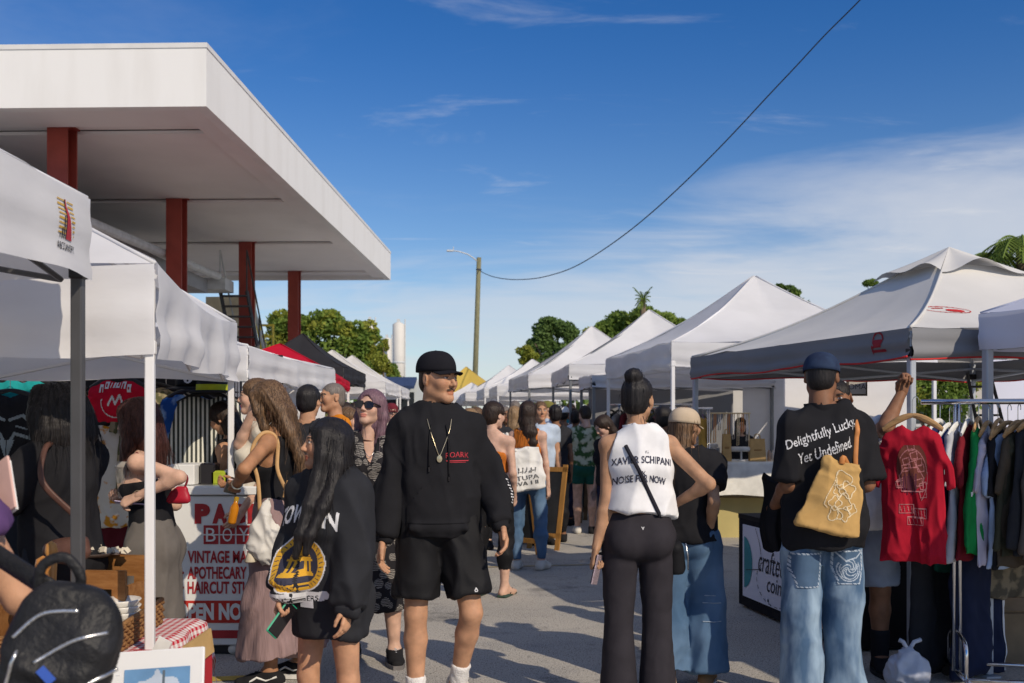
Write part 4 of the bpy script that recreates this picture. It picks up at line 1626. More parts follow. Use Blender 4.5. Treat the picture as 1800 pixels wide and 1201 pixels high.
def tent(label, A, B, C_, D_, zt, zb, peak, fabric, legm, valance=None, leg_r=.02, group='market tents along the aisle', trim=None, sag=.10, seed=0, leg_z=0.0, legs='ABCD', vent=False, res=12, square=True, slump=0.0, hipcurve=.10, vamp=.018, truss=True, name='market_tent'):
    """A: near aisle corner, B: far aisle corner, C: far back corner, D: near back corner (x,y).  zt eave height, zb lower edge of the flap"""
    cen = Vector(((A[0] + B[0] + C_[0] + D_[0]) / 4, (A[1] + B[1] + C_[1] + D_[1]) / 4, 0))
    t = thing(name, label, 'tent', cen, group=group)
    P = [Vector((*q, zt)) - Vector((cen.x, cen.y, 0)) for q in (A, B, C_, D_)]
    top = Vector((0, 0, peak))
    rg = np.random.default_rng(seed)
    # roof: four panels that slump between the hips
    v0 = .16 if vent else 0.0
    for i in range(4):
        p, q = P[i], P[(i + 1) % 4]
        def roof(u, v, p=p, q=q, i=i):
            e = p.lerp(q, u)
            w_ = v * (1 - v0)
            x = e.lerp(top, w_)
            lift = -sag * math.sin(math.pi * min(1, v)) * (1 - .75 * abs(2 * u - 1)) - hipcurve * math.sin(math.pi * v) * .6
            edge = -slump * math.sin(math.pi * u) * (1 - v)
            n = (vnoise(np.array([[x.x * 2.2 + seed, x.y * 2.2, x.z * 2.2]]))[0] * .020 + (1 - 2 * abs(vnoise(np.array([[u * 9 + seed, v * 2.2, i]]))[0])) * .012) * (1 - v)
            return x + Vector((0, 0, lift + edge + n))
        m = MB()
        m.grid(roof, res, res)
        m.build('roof_panel', fabric, t, True)
    if vent:
        # raised cap with scalloped edge over the open vent
        for i in range(4):
            p, q = P[i], P[(i + 1) % 4]
            def capf(u, v, p=p, q=q):
                r = .27 * (1 - v)
                x = top.lerp(p.lerp(q, u), r) + Vector((0, 0, .055 - .05 * (1 - v)))
                return x + Vector((0, 0, .07 * math.sin(math.pi * u) * (1 - v) ** 2 + .03 * math.sin(u * 9 + i) * (1 - v)))
            MB().grid(capf, res, 6).build('vent_flap', fabric, t, True)
    for i in range(4):
        sp = []
        for v_ in np.linspace(0, .99 if not vent else .84, 14):
            x = P[i].lerp(top, v_)
            sp.append(x + Vector((0, 0, -sag * math.sin(math.pi * min(1, v_ / (1 - v0) if vent else v_)) * .25 - hipcurve * math.sin(math.pi * min(1, v_ / (1 - v0))) * .6 + .004)))
        MB().tube(sp, .010, 5).build('hip_seam', fabric, t, True)
    # hanging flaps
    vm = valance or fabric
    for i in range(4):
        p, q = P[i], P[(i + 1) % 4]
        nrm = (q - p).cross(Vector((0, 0, 1))).normalized()
        if nrm.dot((p + q) / 2) < 0:
            nrm = -nrm
        L = (q - p).length
        def val(u, v, p=p, q=q, nrm=nrm, L=L, i=i):
            x = p.lerp(q, u)
            wv = v * (.4 + .6 * abs(math.sin(math.pi * u)) ** .5)
            f = vamp * wv * (math.sin(u * L * 7 + seed * 1.7 + i) + .7 * math.sin(u * L * 17 + seed + 2 * i) + .8 * vnoise(np.array([[u * L * 3, v * 5 + seed, i * 7.1]]))[0])
            edge = -slump * math.sin(math.pi * u) * (1 - v)
            hor = (.013 * math.sin(v * 11 + u * 3 + seed) + .010 * vnoise(np.array([[u * 3.1 + seed, v * 9.0, i * 3.3]]))[0]) * v
            return x + nrm * (.012 + f + hor) - Vector((0, 0, (zt - zb) * v - edge - .012 * v * math.sin(u * L * 5 + seed)))
        vo = MB().grid(val, res * 3, 8).build('valance', vm, t, True)
        if trim is not None:
            m = MB()
            m.tube([val(u, 1.0) for u in np.linspace(0, 1, res * 3 + 1)], .0065, 5)
            m.build('trim', trim, vo, True)
    # frame
    for i, ch in enumerate('ABCD'):
        if ch in legs:
            p = P[i] * 1.0
            inn = Vector((p.x, p.y, 0)).normalized() * (leg_r * 1.6)
            b = Vector((p.x - inn.x, p.y - inn.y, 0))
            m = MB()
            rz = math.atan2(P[1].y - P[0].y, P[1].x - P[0].x)
            m.box((b.x, b.y, zt / 2 + .0), (leg_r * 2, leg_r * 2, zt - .03), rot=(0, 0, rz), bev=leg_r * .25)
            lg = m.build('leg', legm, t)
            m = MB()
            m.box((b.x, b.y, .006), (.10, .10, .012), rot=(0, 0, rz))
            m.build('foot_plate', legm, lg)
            m = MB()
            m.box((b.x, b.y, zb + .035), (leg_r * 2.5, leg_r * 2.5, .06), rot=(0, 0, rz), bev=.006)
            m.build('slider', M('black_plastic', (.02, .02, .022), .5) if legm.name != 'white_leg_paint' else legm, lg)
    if truss:
        m = MB()
        for i in range(4):
            p, q = P[i] * .955, P[(i + 1) % 4] * .955
            p, q = Vector((p.x, p.y, 0)), Vector((q.x, q.y, 0))
            for j in range(2):
                a, b = p.lerp(q, j * .5), p.lerp(q, j * .5 + .5)
                m.tube([a + Vector((0, 0, zt - .06)), b + Vector((0, 0, zb + .0))], .011, 5)
                m.tube([a + Vector((0, 0, zb + .0)), b + Vector((0, 0, zt - .06))], .011, 5)
        for i in range(4):
            m.tube([P[i] + Vector((0, 0, -.05)), top - Vector((0, 0, .12))], .012, 5)
        m.build('truss', legm, t)
    return t
def rect(A, B, depth, side):
    "A near aisle corner, B far aisle corner; the tent lies on the given side (+1 = right of the aisle)"
    a, b = Vector((*A, 0)), Vector((*B, 0))
    d = (b - a).normalized()
    n = Vector((d.y, -d.x, 0)) * side
    c, e = b + n * depth, a + n * depth
    return A, B, (c.x, c.y), (e.x, e.y)
G = 'market tents along the aisle'
tent1 = tent('white tent on a black leg at the left edge, printed with a red triangle logo', *rect((-1.50, .75), (-1.545, 3.62), 2.95, -1), 2.275, 1.975, 3.1, tent_white, leg_dark, leg_r=.0205, seed=1, sag=.03, slump=.0, vamp=.010, hipcurve=.02)
tent2 = tent('white tent on white legs behind the black-legged one, flap bulging in the wind', *rect((-1.435, 4.0), (-1.78, 6.4), 2.9, -1), 2.10, 1.73, 2.95, tent_white, leg_white, leg_r=.0185, seed=5, sag=.04, slump=.06, vamp=.035, hipcurve=.0)
tent3 = tent('low white tent in front of the red one', *rect((-1.82, 6.85), (-1.79, 10.0), 2.9, -1), 1.985, 1.755, 2.55, tent_white, leg_white, seed=3, slump=.02)
tent('low red tent between a white and a black tent', (-2.35, 13.2), (-2.68, 16.4), (-4.6, 16.6), (-4.2, 13.2), 2.10, 1.95, 2.62, tent_red, leg_white, seed=4, sag=.02, hipcurve=.0)
tent('black tent with pointed roof behind the red tent', *rect((-2.98, 17.6), (-3.02, 20.5), 2.0, -1), 2.42, 2.16, 3.14, tent_black, leg_grey, seed=6, sag=.05)
tent('white tent just behind the black tent', *rect((-2.9, 22.8), (-2.95, 25.8), 2.9, -1), 2.36, 2.10, 3.20, tent_white, leg_white, seed=7)
tent('second white tent behind the black tent', *rect((-2.9, 26.0), (-3.0, 29.0), 2.9, -1), 2.36, 2.10, 3.28, tent_white, leg_white, seed=8)
d16 = (-.275, .961)
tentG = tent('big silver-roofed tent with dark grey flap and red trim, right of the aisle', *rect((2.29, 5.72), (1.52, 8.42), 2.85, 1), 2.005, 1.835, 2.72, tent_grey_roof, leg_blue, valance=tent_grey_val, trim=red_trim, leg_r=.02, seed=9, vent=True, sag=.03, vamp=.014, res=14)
tent0 = tent('bluish white tent at the right edge, nearest on that side', *rect((3.52, 2.9), (2.70, 5.74), 2.9, 1), 2.085, 1.885, 2.95, tent_white_shaded, leg_blue, leg_r=.024, seed=10, slump=.02)
tent('tall white tent with a high peak beyond the silver-roofed one', *rect((1.68, 10.5), (1.28, 13.5), 3.0, 1), 2.30, 2.04, 3.25, tent_white, leg_white, seed=11, sag=.12)
tent('pointed white tent second beyond the silver-roofed one', *rect((.86, 15.0), (.72, 18.0), 3.0, 1), 2.32, 2.08, 3.32, tent_white, leg_grey, seed=12, sag=.14)
tent('low white tent on dark legs squeezed between two pointed ones', *rect((1.10, 13.75), (1.0, 14.8), 2.6, 1), 2.10, 1.93, 2.5, tent_white, leg_grey, seed=13, sag=.05)
tent('pointed white tent with shaded side flap, left end of the big white ones', *rect((.30, 18.4), (-.06, 21.3), 3.0, 1), 2.34, 2.08, 3.38, tent_white, leg_grey, seed=14, sag=.16)
tent('small far white tent behind the crowd, right of the pole', *rect((-.75, 27), (-1.05, 30), 3.0, 1), 2.36, 2.1, 3.25, tent_white, leg_white, seed=15, sag=.14, res=8)
tent('far white tent with its peak touching the leaning pole', *rect((-1.45, 31), (-1.75, 34), 3.0, 1), 2.36, 2.1, 3.3, tent_white, leg_grey, seed=16, sag=.14, res=8)
tent('farthest white tent beside the clipped tree', *rect((-.35, 23.4), (-.6, 26.4), 3.0, 1), 2.3, 2.05, 3.05, tent_white, leg_white, seed=17, sag=.14, res=8)
tent('yellow tent peak just beyond the cap brim of the man', *rect((-3.1, 36.5), (-3.4, 39.5), 3.0, 1), 2.5, 2.2, 3.55, tent_yellow, leg_white, seed=18, sag=.12, res=8)
tent('far white tent at the left of the yellow peak', *rect((-2.6, 33.2), (-2.8, 35.8), 2.6, 1), 2.2, 2.0, 2.8, tent_white, leg_white, seed=19, sag=.12, res=8)
# ---------------------------------------------------------------- the people in front
SK_TAN = ('skin_tan', (.46, .25, .15))
SK_FAIR = ('skin_fair', (.56, .35, .26))
SK_OLIVE = ('skin_olive', (.42, .235, .14))
SK_BROWN = ('skin_brown', (.22, .105, .058))
SK_BRONZE = ('skin_bronze', (.36, .18, .095))
def hairm(key, c, c2, spec=.28):
    return M(key, c, .46, .2, 34, col2=c2, stretch=(6, 6, .45), spec=spec, bump=.35, bs=60, lo=.38, hi=.66)
H_BLACK = hairm('hair_black', (.008, .007, .008), (.022, .019, .020))
H_DKBROWN = hairm('hair_dark_brown', (.014, .009, .007), (.045, .026, .018))
H_REDBROWN = hairm('hair_red_brown', (.030, .010, .008), (.085, .030, .022))
H_BROWN = hairm('hair_brown_streaked', (.050, .028, .016), (.21, .125, .068))
H_MAUVE = hairm('hair_mauve', (.10, .055, .075), (.24, .14, .17))
H_GREY = hairm('hair_grey', (.12, .10, .09), (.22, .19, .17))
H_SAND = hairm('hair_sandy', (.16, .10, .05), (.34, .22, .12))
BLK = cloth('black_cotton', (.016, .016, .019), sheen=.0, bump=.3)
BLK2 = cloth('faded_black_cotton', (.026, .027, .032), bump=.3)
BLK3 = cloth('black_polyester', (.012, .012, .014), .6, bump=.2)
CHAR = cloth('charcoal_stretch_knit', (.030, .027, .033), .8, bump=.2)
WHITE = cloth('white_cotton', (.78, .78, .80), trans=.06)
DENIM = cloth('mid_blue_denim', (.065, .125, .22), col2=(.13, .21, .33), vs_=3.5, bs=300, bump=.18)
DENIM_L = cloth('light_blue_denim', (.065, .12, .21), col2=(.28, .38, .49), vs_=6.0, stretch=(1.6, 1.6, .5), bs=300, bump=.18, lo=.38, hi=.66)
DENIM_S = cloth('grey_blue_denim', (.20, .24, .32), col2=(.28, .33, .42), vs_=5, bs=300, bump=.18)
LAV = cloth('dusty_mauve_rib', (.27, .185, .185), bump=.5, bs=40, stretch=(3, 3, .1))
GREY_SK = cloth('taupe_jersey', (.135, .122, .112))
SOLE_W = M('sole_white_rubber', (.70, .69, .66), .7, .06, 8)
SOLE_B = M('sole_black_rubber', (.02, .02, .02), .7)
LACE = M('lace_white', (.72, .72, .70), .9)
SHOE_B = cloth('black_canvas_shoe', (.017, .017, .019))
SHOE_W = cloth('off_white_knit_shoe', (.60, .57, .52), bump=.6, bs=140)
SOCK_W = cloth('white_sock', (.72, .70, .69), bump=.6, bs=120)
GOLD = M('gold_metal', (.66, .55, .36), .3, .1, 20, metal=1.0)
SILVER = M('silver_metal', (.62, .61, .60), .25, .1, 20, metal=1.0)
BLKPL = M('glossy_black_plastic', (.012, .010, .012), .12, spec=.6)
PRINT_RED = M('print_red', (.42, .035, .05), .8)
PRINT_WHITE = M('print_white', (.62, .62, .64), .8)
PRINT_DARK = M('print_dark', (.035, .035, .06), .8)
PRINT_GOLD = M('print_gold', (.60, .33, .03), .8)
PRINT_BLACK = M('print_black', (.012, .012, .014), .8)

def to_world(person, p):
    return (Matrix.Rotation(person.yaw, 3, 'Z') @ Vector(p)) + person.origin
def in_hand(person, sd, name, label, cat, off=(0, 0, -.11), turn=(0, 0, 0)):
    "a thing lying in the hand's own frame (X away from the palm for the left hand, -Z along the fingers)"
    w0, Mx = person.hmat[sd]
    t = thing(name, label, cat)
    o_ = Vector(off)
    if sd == 'R':
        o_.x = -o_.x
    Ml = Matrix(Mx.tolist())
    Mw = Matrix.Rotation(person.yaw, 3, 'Z') @ Ml
    t.location = to_world(person, w0) + Mw @ o_
    t.rotation_euler = (Mw @ Euler([R(a) for a in turn]).to_matrix()).to_euler()
    return t
def strap(person, pts, w_, mat, name='strap', parent=None, th=.003):
    "flat band through points (already in the person's space)"
    m = MB()
    P = [Vector(p) for p in pts]
    vs = []
    c = Vector(person.headc) * .0
    for i, p in enumerate(P):
        d = (P[min(i + 1, len(P) - 1)] - P[max(i - 1, 0)]).normalized()
        rad = Vector((p.x, p.y, 0))
        rad = (rad - d * rad.dot(d))
        rad = rad.normalized() if rad.length > 1e-5 else d.orthogonal()
        s_ = d.cross(rad)
        for q, r in ((-1, 0), (1, 0), (1, th), (-1, th)):
            vs.append(p + s_ * q * w_ / 2 + rad * r)
    fs = []
    n = len(P)
    for i in range(n - 1):
        for k in range(4):
            k2 = (k + 1) % 4
            fs.append((i * 4 + k, i * 4 + k2, i * 4 + 4 + k2, i * 4 + 4 + k))
    m.add(vs, fs)
    return m.build(name, mat, parent or person.obj, True)
def onsurf(surf, pts, lift=.004, c=None):
    "drops points on a garment from outside, towards its vertical axis"
    V, Q = surf
    bvh = BVHTree.FromPolygons([tuple(v) for v in V], [tuple(int(x) for x in q) for q in Q])
    out_ = []
    for p in pts:
        p = Vector(p)
        h = bvh.find_nearest(p)
        if h[0] is None:
            out_.append(p)
            continue
        q = h[0]
        n = h[1]
        if n.dot(p - q) < 0 and (p - q).length < 1e-4:
            n = -n
        out_.append(q + n * lift)
    return out_
def smooth_path(pts, n=6):
    pts = [Vector(p) for p in pts]
    o = []
    for i in range(len(pts) - 1):
        a, b, c, d = pts[max(i - 1, 0)], pts[i], pts[i + 1], pts[min(i + 2, len(pts) - 1)]
        for t in np.linspace(0, 1, n + 1)[:-1]:
            o.append(.5 * ((2 * b) + (c - a) * t + (2 * a - 5 * b + 4 * c - d) * t * t + (3 * b - a - 3 * c + d) * t ** 3))
    o.append(pts[-1])
    return o
def raypath(surf, pts, direction, lift=.005, far=.6):
    "projects points along a direction on the garment"
    V, Q = surf
    bvh = BVHTree.FromPolygons([tuple(v) for v in V], [tuple(int(x) for x in q) for q in Q])
    d = Vector(direction).normalized()
    o = []
    for p in pts:
        p = Vector(p)
        h = bvh.ray_cast(p - d * far, d)
        o.append(h[0] - d * lift if h[0] is not None else p)
    return o

# ---- A: man in the black hoodie
A = Person(ax(770, 5.0), 5.0, 6, 1.80, 'man in black hoodie, black shorts and black cap walking towards the camera', SK_TAN, 'm', 1.0, .010, .0036,
           head=(44, 2, 0), armL=('ik', at(882, 926, 4.92), (.45, 1, 0)), armR=('ik', at(672, 960, 4.90), (-.35, 1, 0)),
           legL=((.17, -.16, -1), (-.16, .42, -1)), legR=((-.05, -.06, -1), (.0, .03, -1)), footL=38, mous=True, shw=.152, shoulder={'L': -.012, 'R': -.012}, mouth_open=.0015, brow=(.05, .03, .02))
def hood(v):
    for a in np.linspace(-158, 158, 16):
        t0, t1 = R(a), R(a + 19)
        def f(t):
            c = math.cos(t)
            return A.tor((.092 * math.sin(t), .026 + .088 * c, .515 + .040 * c + .02 * c * c))
        r_ = .030 + .012 * math.cos(t0)
        v.cone(f(t0), f(t1), r_, r_, .008)
    v.cone(A.tor((-.07, .13, .52)), A.tor((.07, .13, .52)), .05, .05, .03)
    v.cone(A.tor((0, .14, .50)), A.tor((0, .165, .40)), .065, .03, .03)
    v.cone(A.tor((-.13, -.14, .0)), A.tor((.13, -.14, .0)), .012, .012, .05)
hd = A.top('hoodie', BLK, .016, -.045, 1.93, (.064, .062, .045), .022, .010, neck=.058, drop=.025, front=.0, extra=hood, cuff=.041, hem_r=.142, sc=(8, 8, 3), fine=.3)
hs_ = A.last
t = A.tor
v = A.vol(h=.009)
v.cone((0, 0, A.hz - .055), (0, 0, A.hz - .015), .118, .124, .01, (1, 0, 0), 1.36, flat=3)
A.wear('hem_band', v, BLK, .003, parent=hd)
# kangaroo pocket
d = Decal(.36, .21, .006)
d.put((d.Z > -.10) & (d.Z < .09) & (np.abs(d.X) < .155 - np.clip(d.Z + .02, 0, 1) * .75))
d.lay('pocket', hs_, t((0, -.16, .12)), A.Rt @ v3(1, 0, 0), (0, 0, 1), [BLK], hd, lift=.007)
d = Decal(.14, .06, .0022)
d.text('ROARK', 0, .008, .026, 1, width=.115, bold=.0, arc=.006)
d.line([(-.055, -.016), (.055, -.016)], .004)
d.line([(-.04, -.024), (.04, -.024)], .003)
d.lay('chest_print', hs_, t((.088, -.18, .335)), A.Rt @ v3(1, 0, 0), (0, 0, 1), [PRINT_RED], hd, lift=.003)
d = Decal(.05, .16, .0035)
for i in range(9):
    d.line([(-.012 + .006 * math.sin(i * 2), .06 - i * .014), (.010 + .006 * math.cos(i * 3), .056 - i * .014)], .006)
d.lay('sleeve_print', hs_, (A.elb['L'] + A.wri['L']) / 2 + v3(.09, -.02, .06), unit((.2, -1, 0)) * -1 if False else (.45, .9, 0), (.1, 0, 1), [PRINT_WHITE], hd, lift=.003)
for sg, ln in ((-1, .20), (1, .245)):
    p = raypath(hs_, smooth_path([t((sg * .035, -.12, .49)), t((sg * .045, -.15, .42)), t((sg * .047, -.15, .49 - ln))]), (0, 1, 0), .007)
    MB().tube(p, .0042, 6).build('drawstring', BLK3, hd, True)
    MB().tube([p[-1], p[-1] - Vector((0, 0, .022))], .006, 6).build('aglet', BLKPL, hd)
A.pants('shorts', BLK3, .06, .80, .016, r=((.100, .100, .10, .09)), fold=.008, sc=(8, 8, 3), fine=.4, kk=.012)
d = Decal(.022, .022, .002)
d.rect(-.008, .008, -.01, -.006)
d.line([(-.006, -.004), (0, .008), (.007, -.004)], .005)
d.lay('small_logo', A.last, A.hip['L'] + v3(.085, -.14, -.30), (1, .25, 0), (0, 0, 1), [PRINT_WHITE], A.obj, lift=.003)
ch = raypath(hs_, smooth_path([t((-.055, -.13, .52)), t((-.040, -.15, .46)), t((-.012, -.17, .375)), t((.002, -.17, .345)), t((.018, -.17, .375)), t((.050, -.15, .46)), t((.062, -.13, .52))]), (0, 1, 0), .006)
nk = MB()
nk.tube(ch, .0021, 6)
o = nk.build('necklace', GOLD, A.obj, True)
MB().lathe([(.001, -.003), (.013, -.002), (.013, .002), (.001, .003)], 14, ch[len(ch) // 2] + Vector((0, -.005, -.016)), rot=Matrix.Rotation(R(90), 3, 'X') @ Matrix.Diagonal((1, 1.35, 1))).build('pendant', GOLD, o)
A.hair('crop', H_DKBROWN, amp=.002, thick=.6)
A.cap(cloth('black_cap_twill', (.012, .012, .016)), brim=.058, tilt=-3, low=.036, dome=1.04)
for sd in 'LR':
    sh = A.shoe(sd, SHOE_W, SOLE_W, lace=LACE)
    v = Vol(A.ank[sd] - .16, A.ank[sd] + .22, .007)
    K_, A_ = A.knee[sd], A.ank[sd]
    v.cone(A_ - v3(0, 0, .03), A_ + (K_ - A_) * .27, .045, .050, .02, flat=1)
    A.wear('sock', v, SOCK_W, .0015, (30, 30, 30))

# ---- B: girl in the oversized sweatshirt
B = Person(ax(578, 4.1), 4.1, -36, 1.47, 'girl in oversized black college sweatshirt holding a phone in a green case', SK_TAN, 'f', .95, .010, .0036,
           head=(-34, -4, 0), armR=('ik', at(498, 1044, 3.98), (-.3, .9, 0)), armL=('ik', at(612, 1072, 3.92), (.6, 1, 0)), handR='grip', legL=((.05, .05, -1), (0, .05, -1)), legR=((-.04, -.08, -1), (0, .05, -1)), hdirR=(-.15, -.1, -1), palmR=(1, 0, 0))
sw = B.top('sweatshirt', BLK2, .016, -.215, 1.95, (.066, .070, .056), .022, .012, neck=.055, hem_r=.150, cuff=.042, sc=(7, 7, 3), fine=.3)
bs_ = B.last
d = Decal(.34, .48, .0028)
d.text('TOWSON', .0, .165, .075, 1, width=.32, bold=.03, arc=.03)
d.disc(0, 0, .098, 1, .116)
d.disc(0, 0, .092, 2, .110)
d.disc(0, 0, .066, 3, .082)
for q in np.linspace(0, 2 * math.pi, 34)[:-1]:
    d.line([(.072 * math.cos(q), .089 * math.sin(q)), (.086 * math.cos(q + .05), .103 * math.sin(q + .05))], .0035, 3)
d.rect(-.044, .044, -.052, -.042, 2)
d.rect(-.038, .038, -.042, -.036, 2)
for q in (-.028, -.010, .008, .026):
    d.rect(q - .004, q + .006, -.036, .006, 2)
d.rect(-.040, .040, .006, .014, 2)
d.put(((d.X / .034) ** 2 + ((d.Z - .014) / .034) ** 2 < 1) & (d.Z > .014), 2)
d.rect(-.004, .004, .044, .064, 2)
d.line([(-.030, .024), (.030, .024)], .003, 3)
d.put((np.abs(d.X) < .085) & (d.Z > -.155 + .6 * d.X ** 2) & (d.Z < -.118 + .6 * d.X ** 2), 1)
d.put((np.abs(d.X) > .075) & (np.abs(d.X) < .115) & (np.abs(d.Z + .128) < .018) & (np.abs(d.X) - .075 < .04 - np.abs(np.abs(d.Z + .128) - .0)), 1)
d.rect(-.034, .034, -.185, -.122, 1)
d.text('TIGERS', 0, -.140, .022, 4, width=.12, bold=.02, arc=-.006)
d.lay('college_print', bs_, B.tor((.0, -.20, .155)), (1, 0, 0), (0, 0, 1), [PRINT_WHITE, PRINT_GOLD, PRINT_DARK, PRINT_BLACK], sw, lift=.003)
B.hair('long', H_BLACK, .28, amp=.0035, back=(.02, .02, 0), wd=1.08, seed=5, strands=70,
       side=[([(.065, -.03, .05), (.088, -.030, -.05), (.104, -.050, -.16), (.145, -.085, -.27), (.165, -.120, -.40), (.160, -.130, -.50)], .038, .014),
             ([(.070, .03, .03), (.092, .035, -.08), (.120, .02, -.18), (.175, -.030, -.28), (.195, -.075, -.40), (.19, -.09, -.48)], .044, .014),
             ([(-.065, .0, .04), (-.080, .01, -.06), (-.09, .02, -.20)], .034, .024)])
hm = B.hm
MB().tube([hm((.078, -.03, -.035)), hm((.082, -.03, -.10))], .0022, 5).build('earring', SILVER, B.obj)
w0, Mx = B.hmat['R']
ph = in_hand(B, 'R', 'phone', 'green cased phone in the hand of the sweatshirt girl', 'phone', (-.030, -.012, -.095), (0, 0, 90))
ph.rotation_euler.rotate_axis('Y', R(35))
MB().box((0, 0, 0), (.072, .012, .145), bev=.005).build('case', M('green_phone_case', (.02, .30, .17), .45), ph)
MB().box((0, -.0068, 0), (.064, .002, .137)).build('screen', BLKPL, ph)

# ---- C: woman with long streaked hair, looking at her phone
Cw = Person(ax(488, 5.6), 5.6, -92, 1.69, 'woman with long streaked brown hair in mauve trousers looking at her phone', SK_BRONZE, 'f', 1.0, .010, .0036,
            lean=(4, 0, 0), head=(0, 24, 0), armL=('ik', at(416, 853, 5.42), (1, -.2, -.5)), armR=('ik', at(412, 848, 5.66), (1, .2, -.5)), handL='hold', handR='hold', palmL=(0, .3, 1), palmR=(0, -.3, 1),
            legL=((.02, -.08, -1), (0, .06, -1)), legR=((-.03, .14, -1), (0, .12, -1)), brow=(.1, .06, .04))
Cw.top('tank_top', BLK, .007, .13, 0, fold=.003, neck=.075, drop=.06, front=.09, width=1.5, sides='', tank=.075)
Cw.pants('wide_trousers', LAV, .16, 1.76, .012, r=(.105, .115, .12, .165), fold=.010, sc=(10, 10, 1.5), fine=.4, kk=.05)
Cw.hair('long', H_BROWN, .40, amp=.006, back=(0, .05, 0), wd=1.0, seed=9, strands=70,
        side=[([(.060, -.04, .06), (.080, -.055, -.03), (.078, -.07, -.13), (.07, -.075, -.20)], .034, .020), ([(.068, .02, .04), (.085, .055, -.08), (.088, .05, -.22), (.08, .03, -.38), (.07, .0, -.50)], .048, .022)])
for sd in 'LR':
    Cw.shoe(sd, SHOE_B, SOLE_W, lace=LACE, stripe=LACE)
MB().tube([Cw.tor((.105, -.01, .53)), Cw.tor((.108, -.10, .40))], .004, 6).build('shoulder_string', BLK, Cw.obj)
brc = MB()
for o_ in (.0, .010):
    q = Cw.wri['L'] - unit(Cw.wri['L'] - Cw.elb['L']) * (.012 + o_)
    ax_ = unit(Cw.wri['L'] - Cw.elb['L'])
    e1 = unit(np.cross(ax_, (0, 0, 1)))
    e2 = np.cross(ax_, e1)
    brc.tube([q + .029 * (math.cos(a) * e1 + math.sin(a) * e2) for a in np.linspace(0, 2 * math.pi, 17)], .0025, 5)
brc.build('bracelet', GOLD, Cw.obj)
ph = in_hand(Cw, 'L', 'phone', 'rose gold phone held by the woman in mauve trousers', 'phone', (-.034, -.012, -.125), (0, 0, 90))
ph.rotation_euler.rotate_axis('X', R(-8))
MB().box((0, 0, 0), (.075, .010, .150), bev=.005).build('case', M('rose_phone_case', (.50, .36, .36), .35, metal=.2), ph)
MB().box((0, -.0062, 0), (.068, .002, .143)).build('screen', BLKPL, ph)
MB().box((.018, .007, .05), (.03, .005, .035), bev=.002).build('camera_bump', BLKPL, ph)
ju = thing('juice_bottle', 'small bottle of orange juice under the hand with the rose gold phone', 'bottle', at(407, 905, 5.42) + Vector((0, 0, -.045)))
ju.rotation_euler = (R(10), R(14), 0)
MB().lathe([(.022, 0), (.024, .01), (.024, .09), (.012, .115), (.012, .13)], 14).build('bottle', M('orange_juice', (.55, .20, .01), .15, spec=.5), ju, True)
MB().lathe([(.014, .13), (.014, .148)], 12).build('cap', M('amber_cap', (.5, .3, .03), .4), ju)
# slouchy tie-dyed bag on tan straps
bag = thing('slouch_bag', 'white and grey tie-dyed slouch bag on tan straps behind the mauve trousers', 'bag', at(486, 930, 5.36))
bag.rotation_euler = (0, 0, R(0))
v = Vol((-.20, -.11, -.26), (.20, .11, .28), .008)
v.ell((0, 0, -.06), (.135, .055, .13), .03)
v.ell((-.04, 0, -.12), (.10, .05, .07), .03)
v.cone((-.10, 0, -.03), (-.03, .01, .16), .05, .02, .05, (0, 1, 0), .6)
v.cone((.10, 0, -.02), (.055, .01, .22), .055, .025, .05, (0, 1, 0), .6)
v.ell((.015, -.02, .09), (.055, .09, .10), .03, 's')
V, Q = v.nets()
V = folds(smooth_v(V, Q, 1), Q, .010, (14, 14, 5), 3, .5)
link('bag_body', np_mesh('bag_body', V, [Q]), cloth('tie_dye_cotton', (.62, .60, .56), col2=(.20, .21, .23), vs_=9, lo=.55, hi=.70), bag)
tan_leather = M('tan_leather', (.50, .30, .13), .6, .12, 20)
shw_ = to_world(Cw, Cw.sh['L']) - bag.location
def wtan(pts, w_=.022):
    m = MB()
    m.tube(smooth_path(pts, 6), w_ / 2, 8, flat=(Vector((0, 1, 0)), .35))
    m.build('bag_strap', tan_leather, bag, True)
wtan([(-.09, -.0, .10), (-.10, .0, .26), shw_ + Vector((-.075, -.045, -.05)), shw_ + Vector((-.035, -.025, .045)), shw_ + Vector((.015, .01, .056)), shw_ + Vector((.055, .0, .0)), shw_ + Vector((.062, -.035, -.14)), (.055, -.01, .21)])
MB().tube([(.052, -.02, .17), (.075, -.02, .26)], .016, 8, flat=(Vector((0, 1, 0)), .4)).build('strap_tab', tan_leather, bag)
ts = MB()
ts.lathe([(.004, .0), (.012, -.015), (.034, -.07), (.030, -.075)], 12, (-.135, -.02, -.10))
ts.build('tassel', cloth('cream_tassel', (.62, .55, .42)), bag, True)

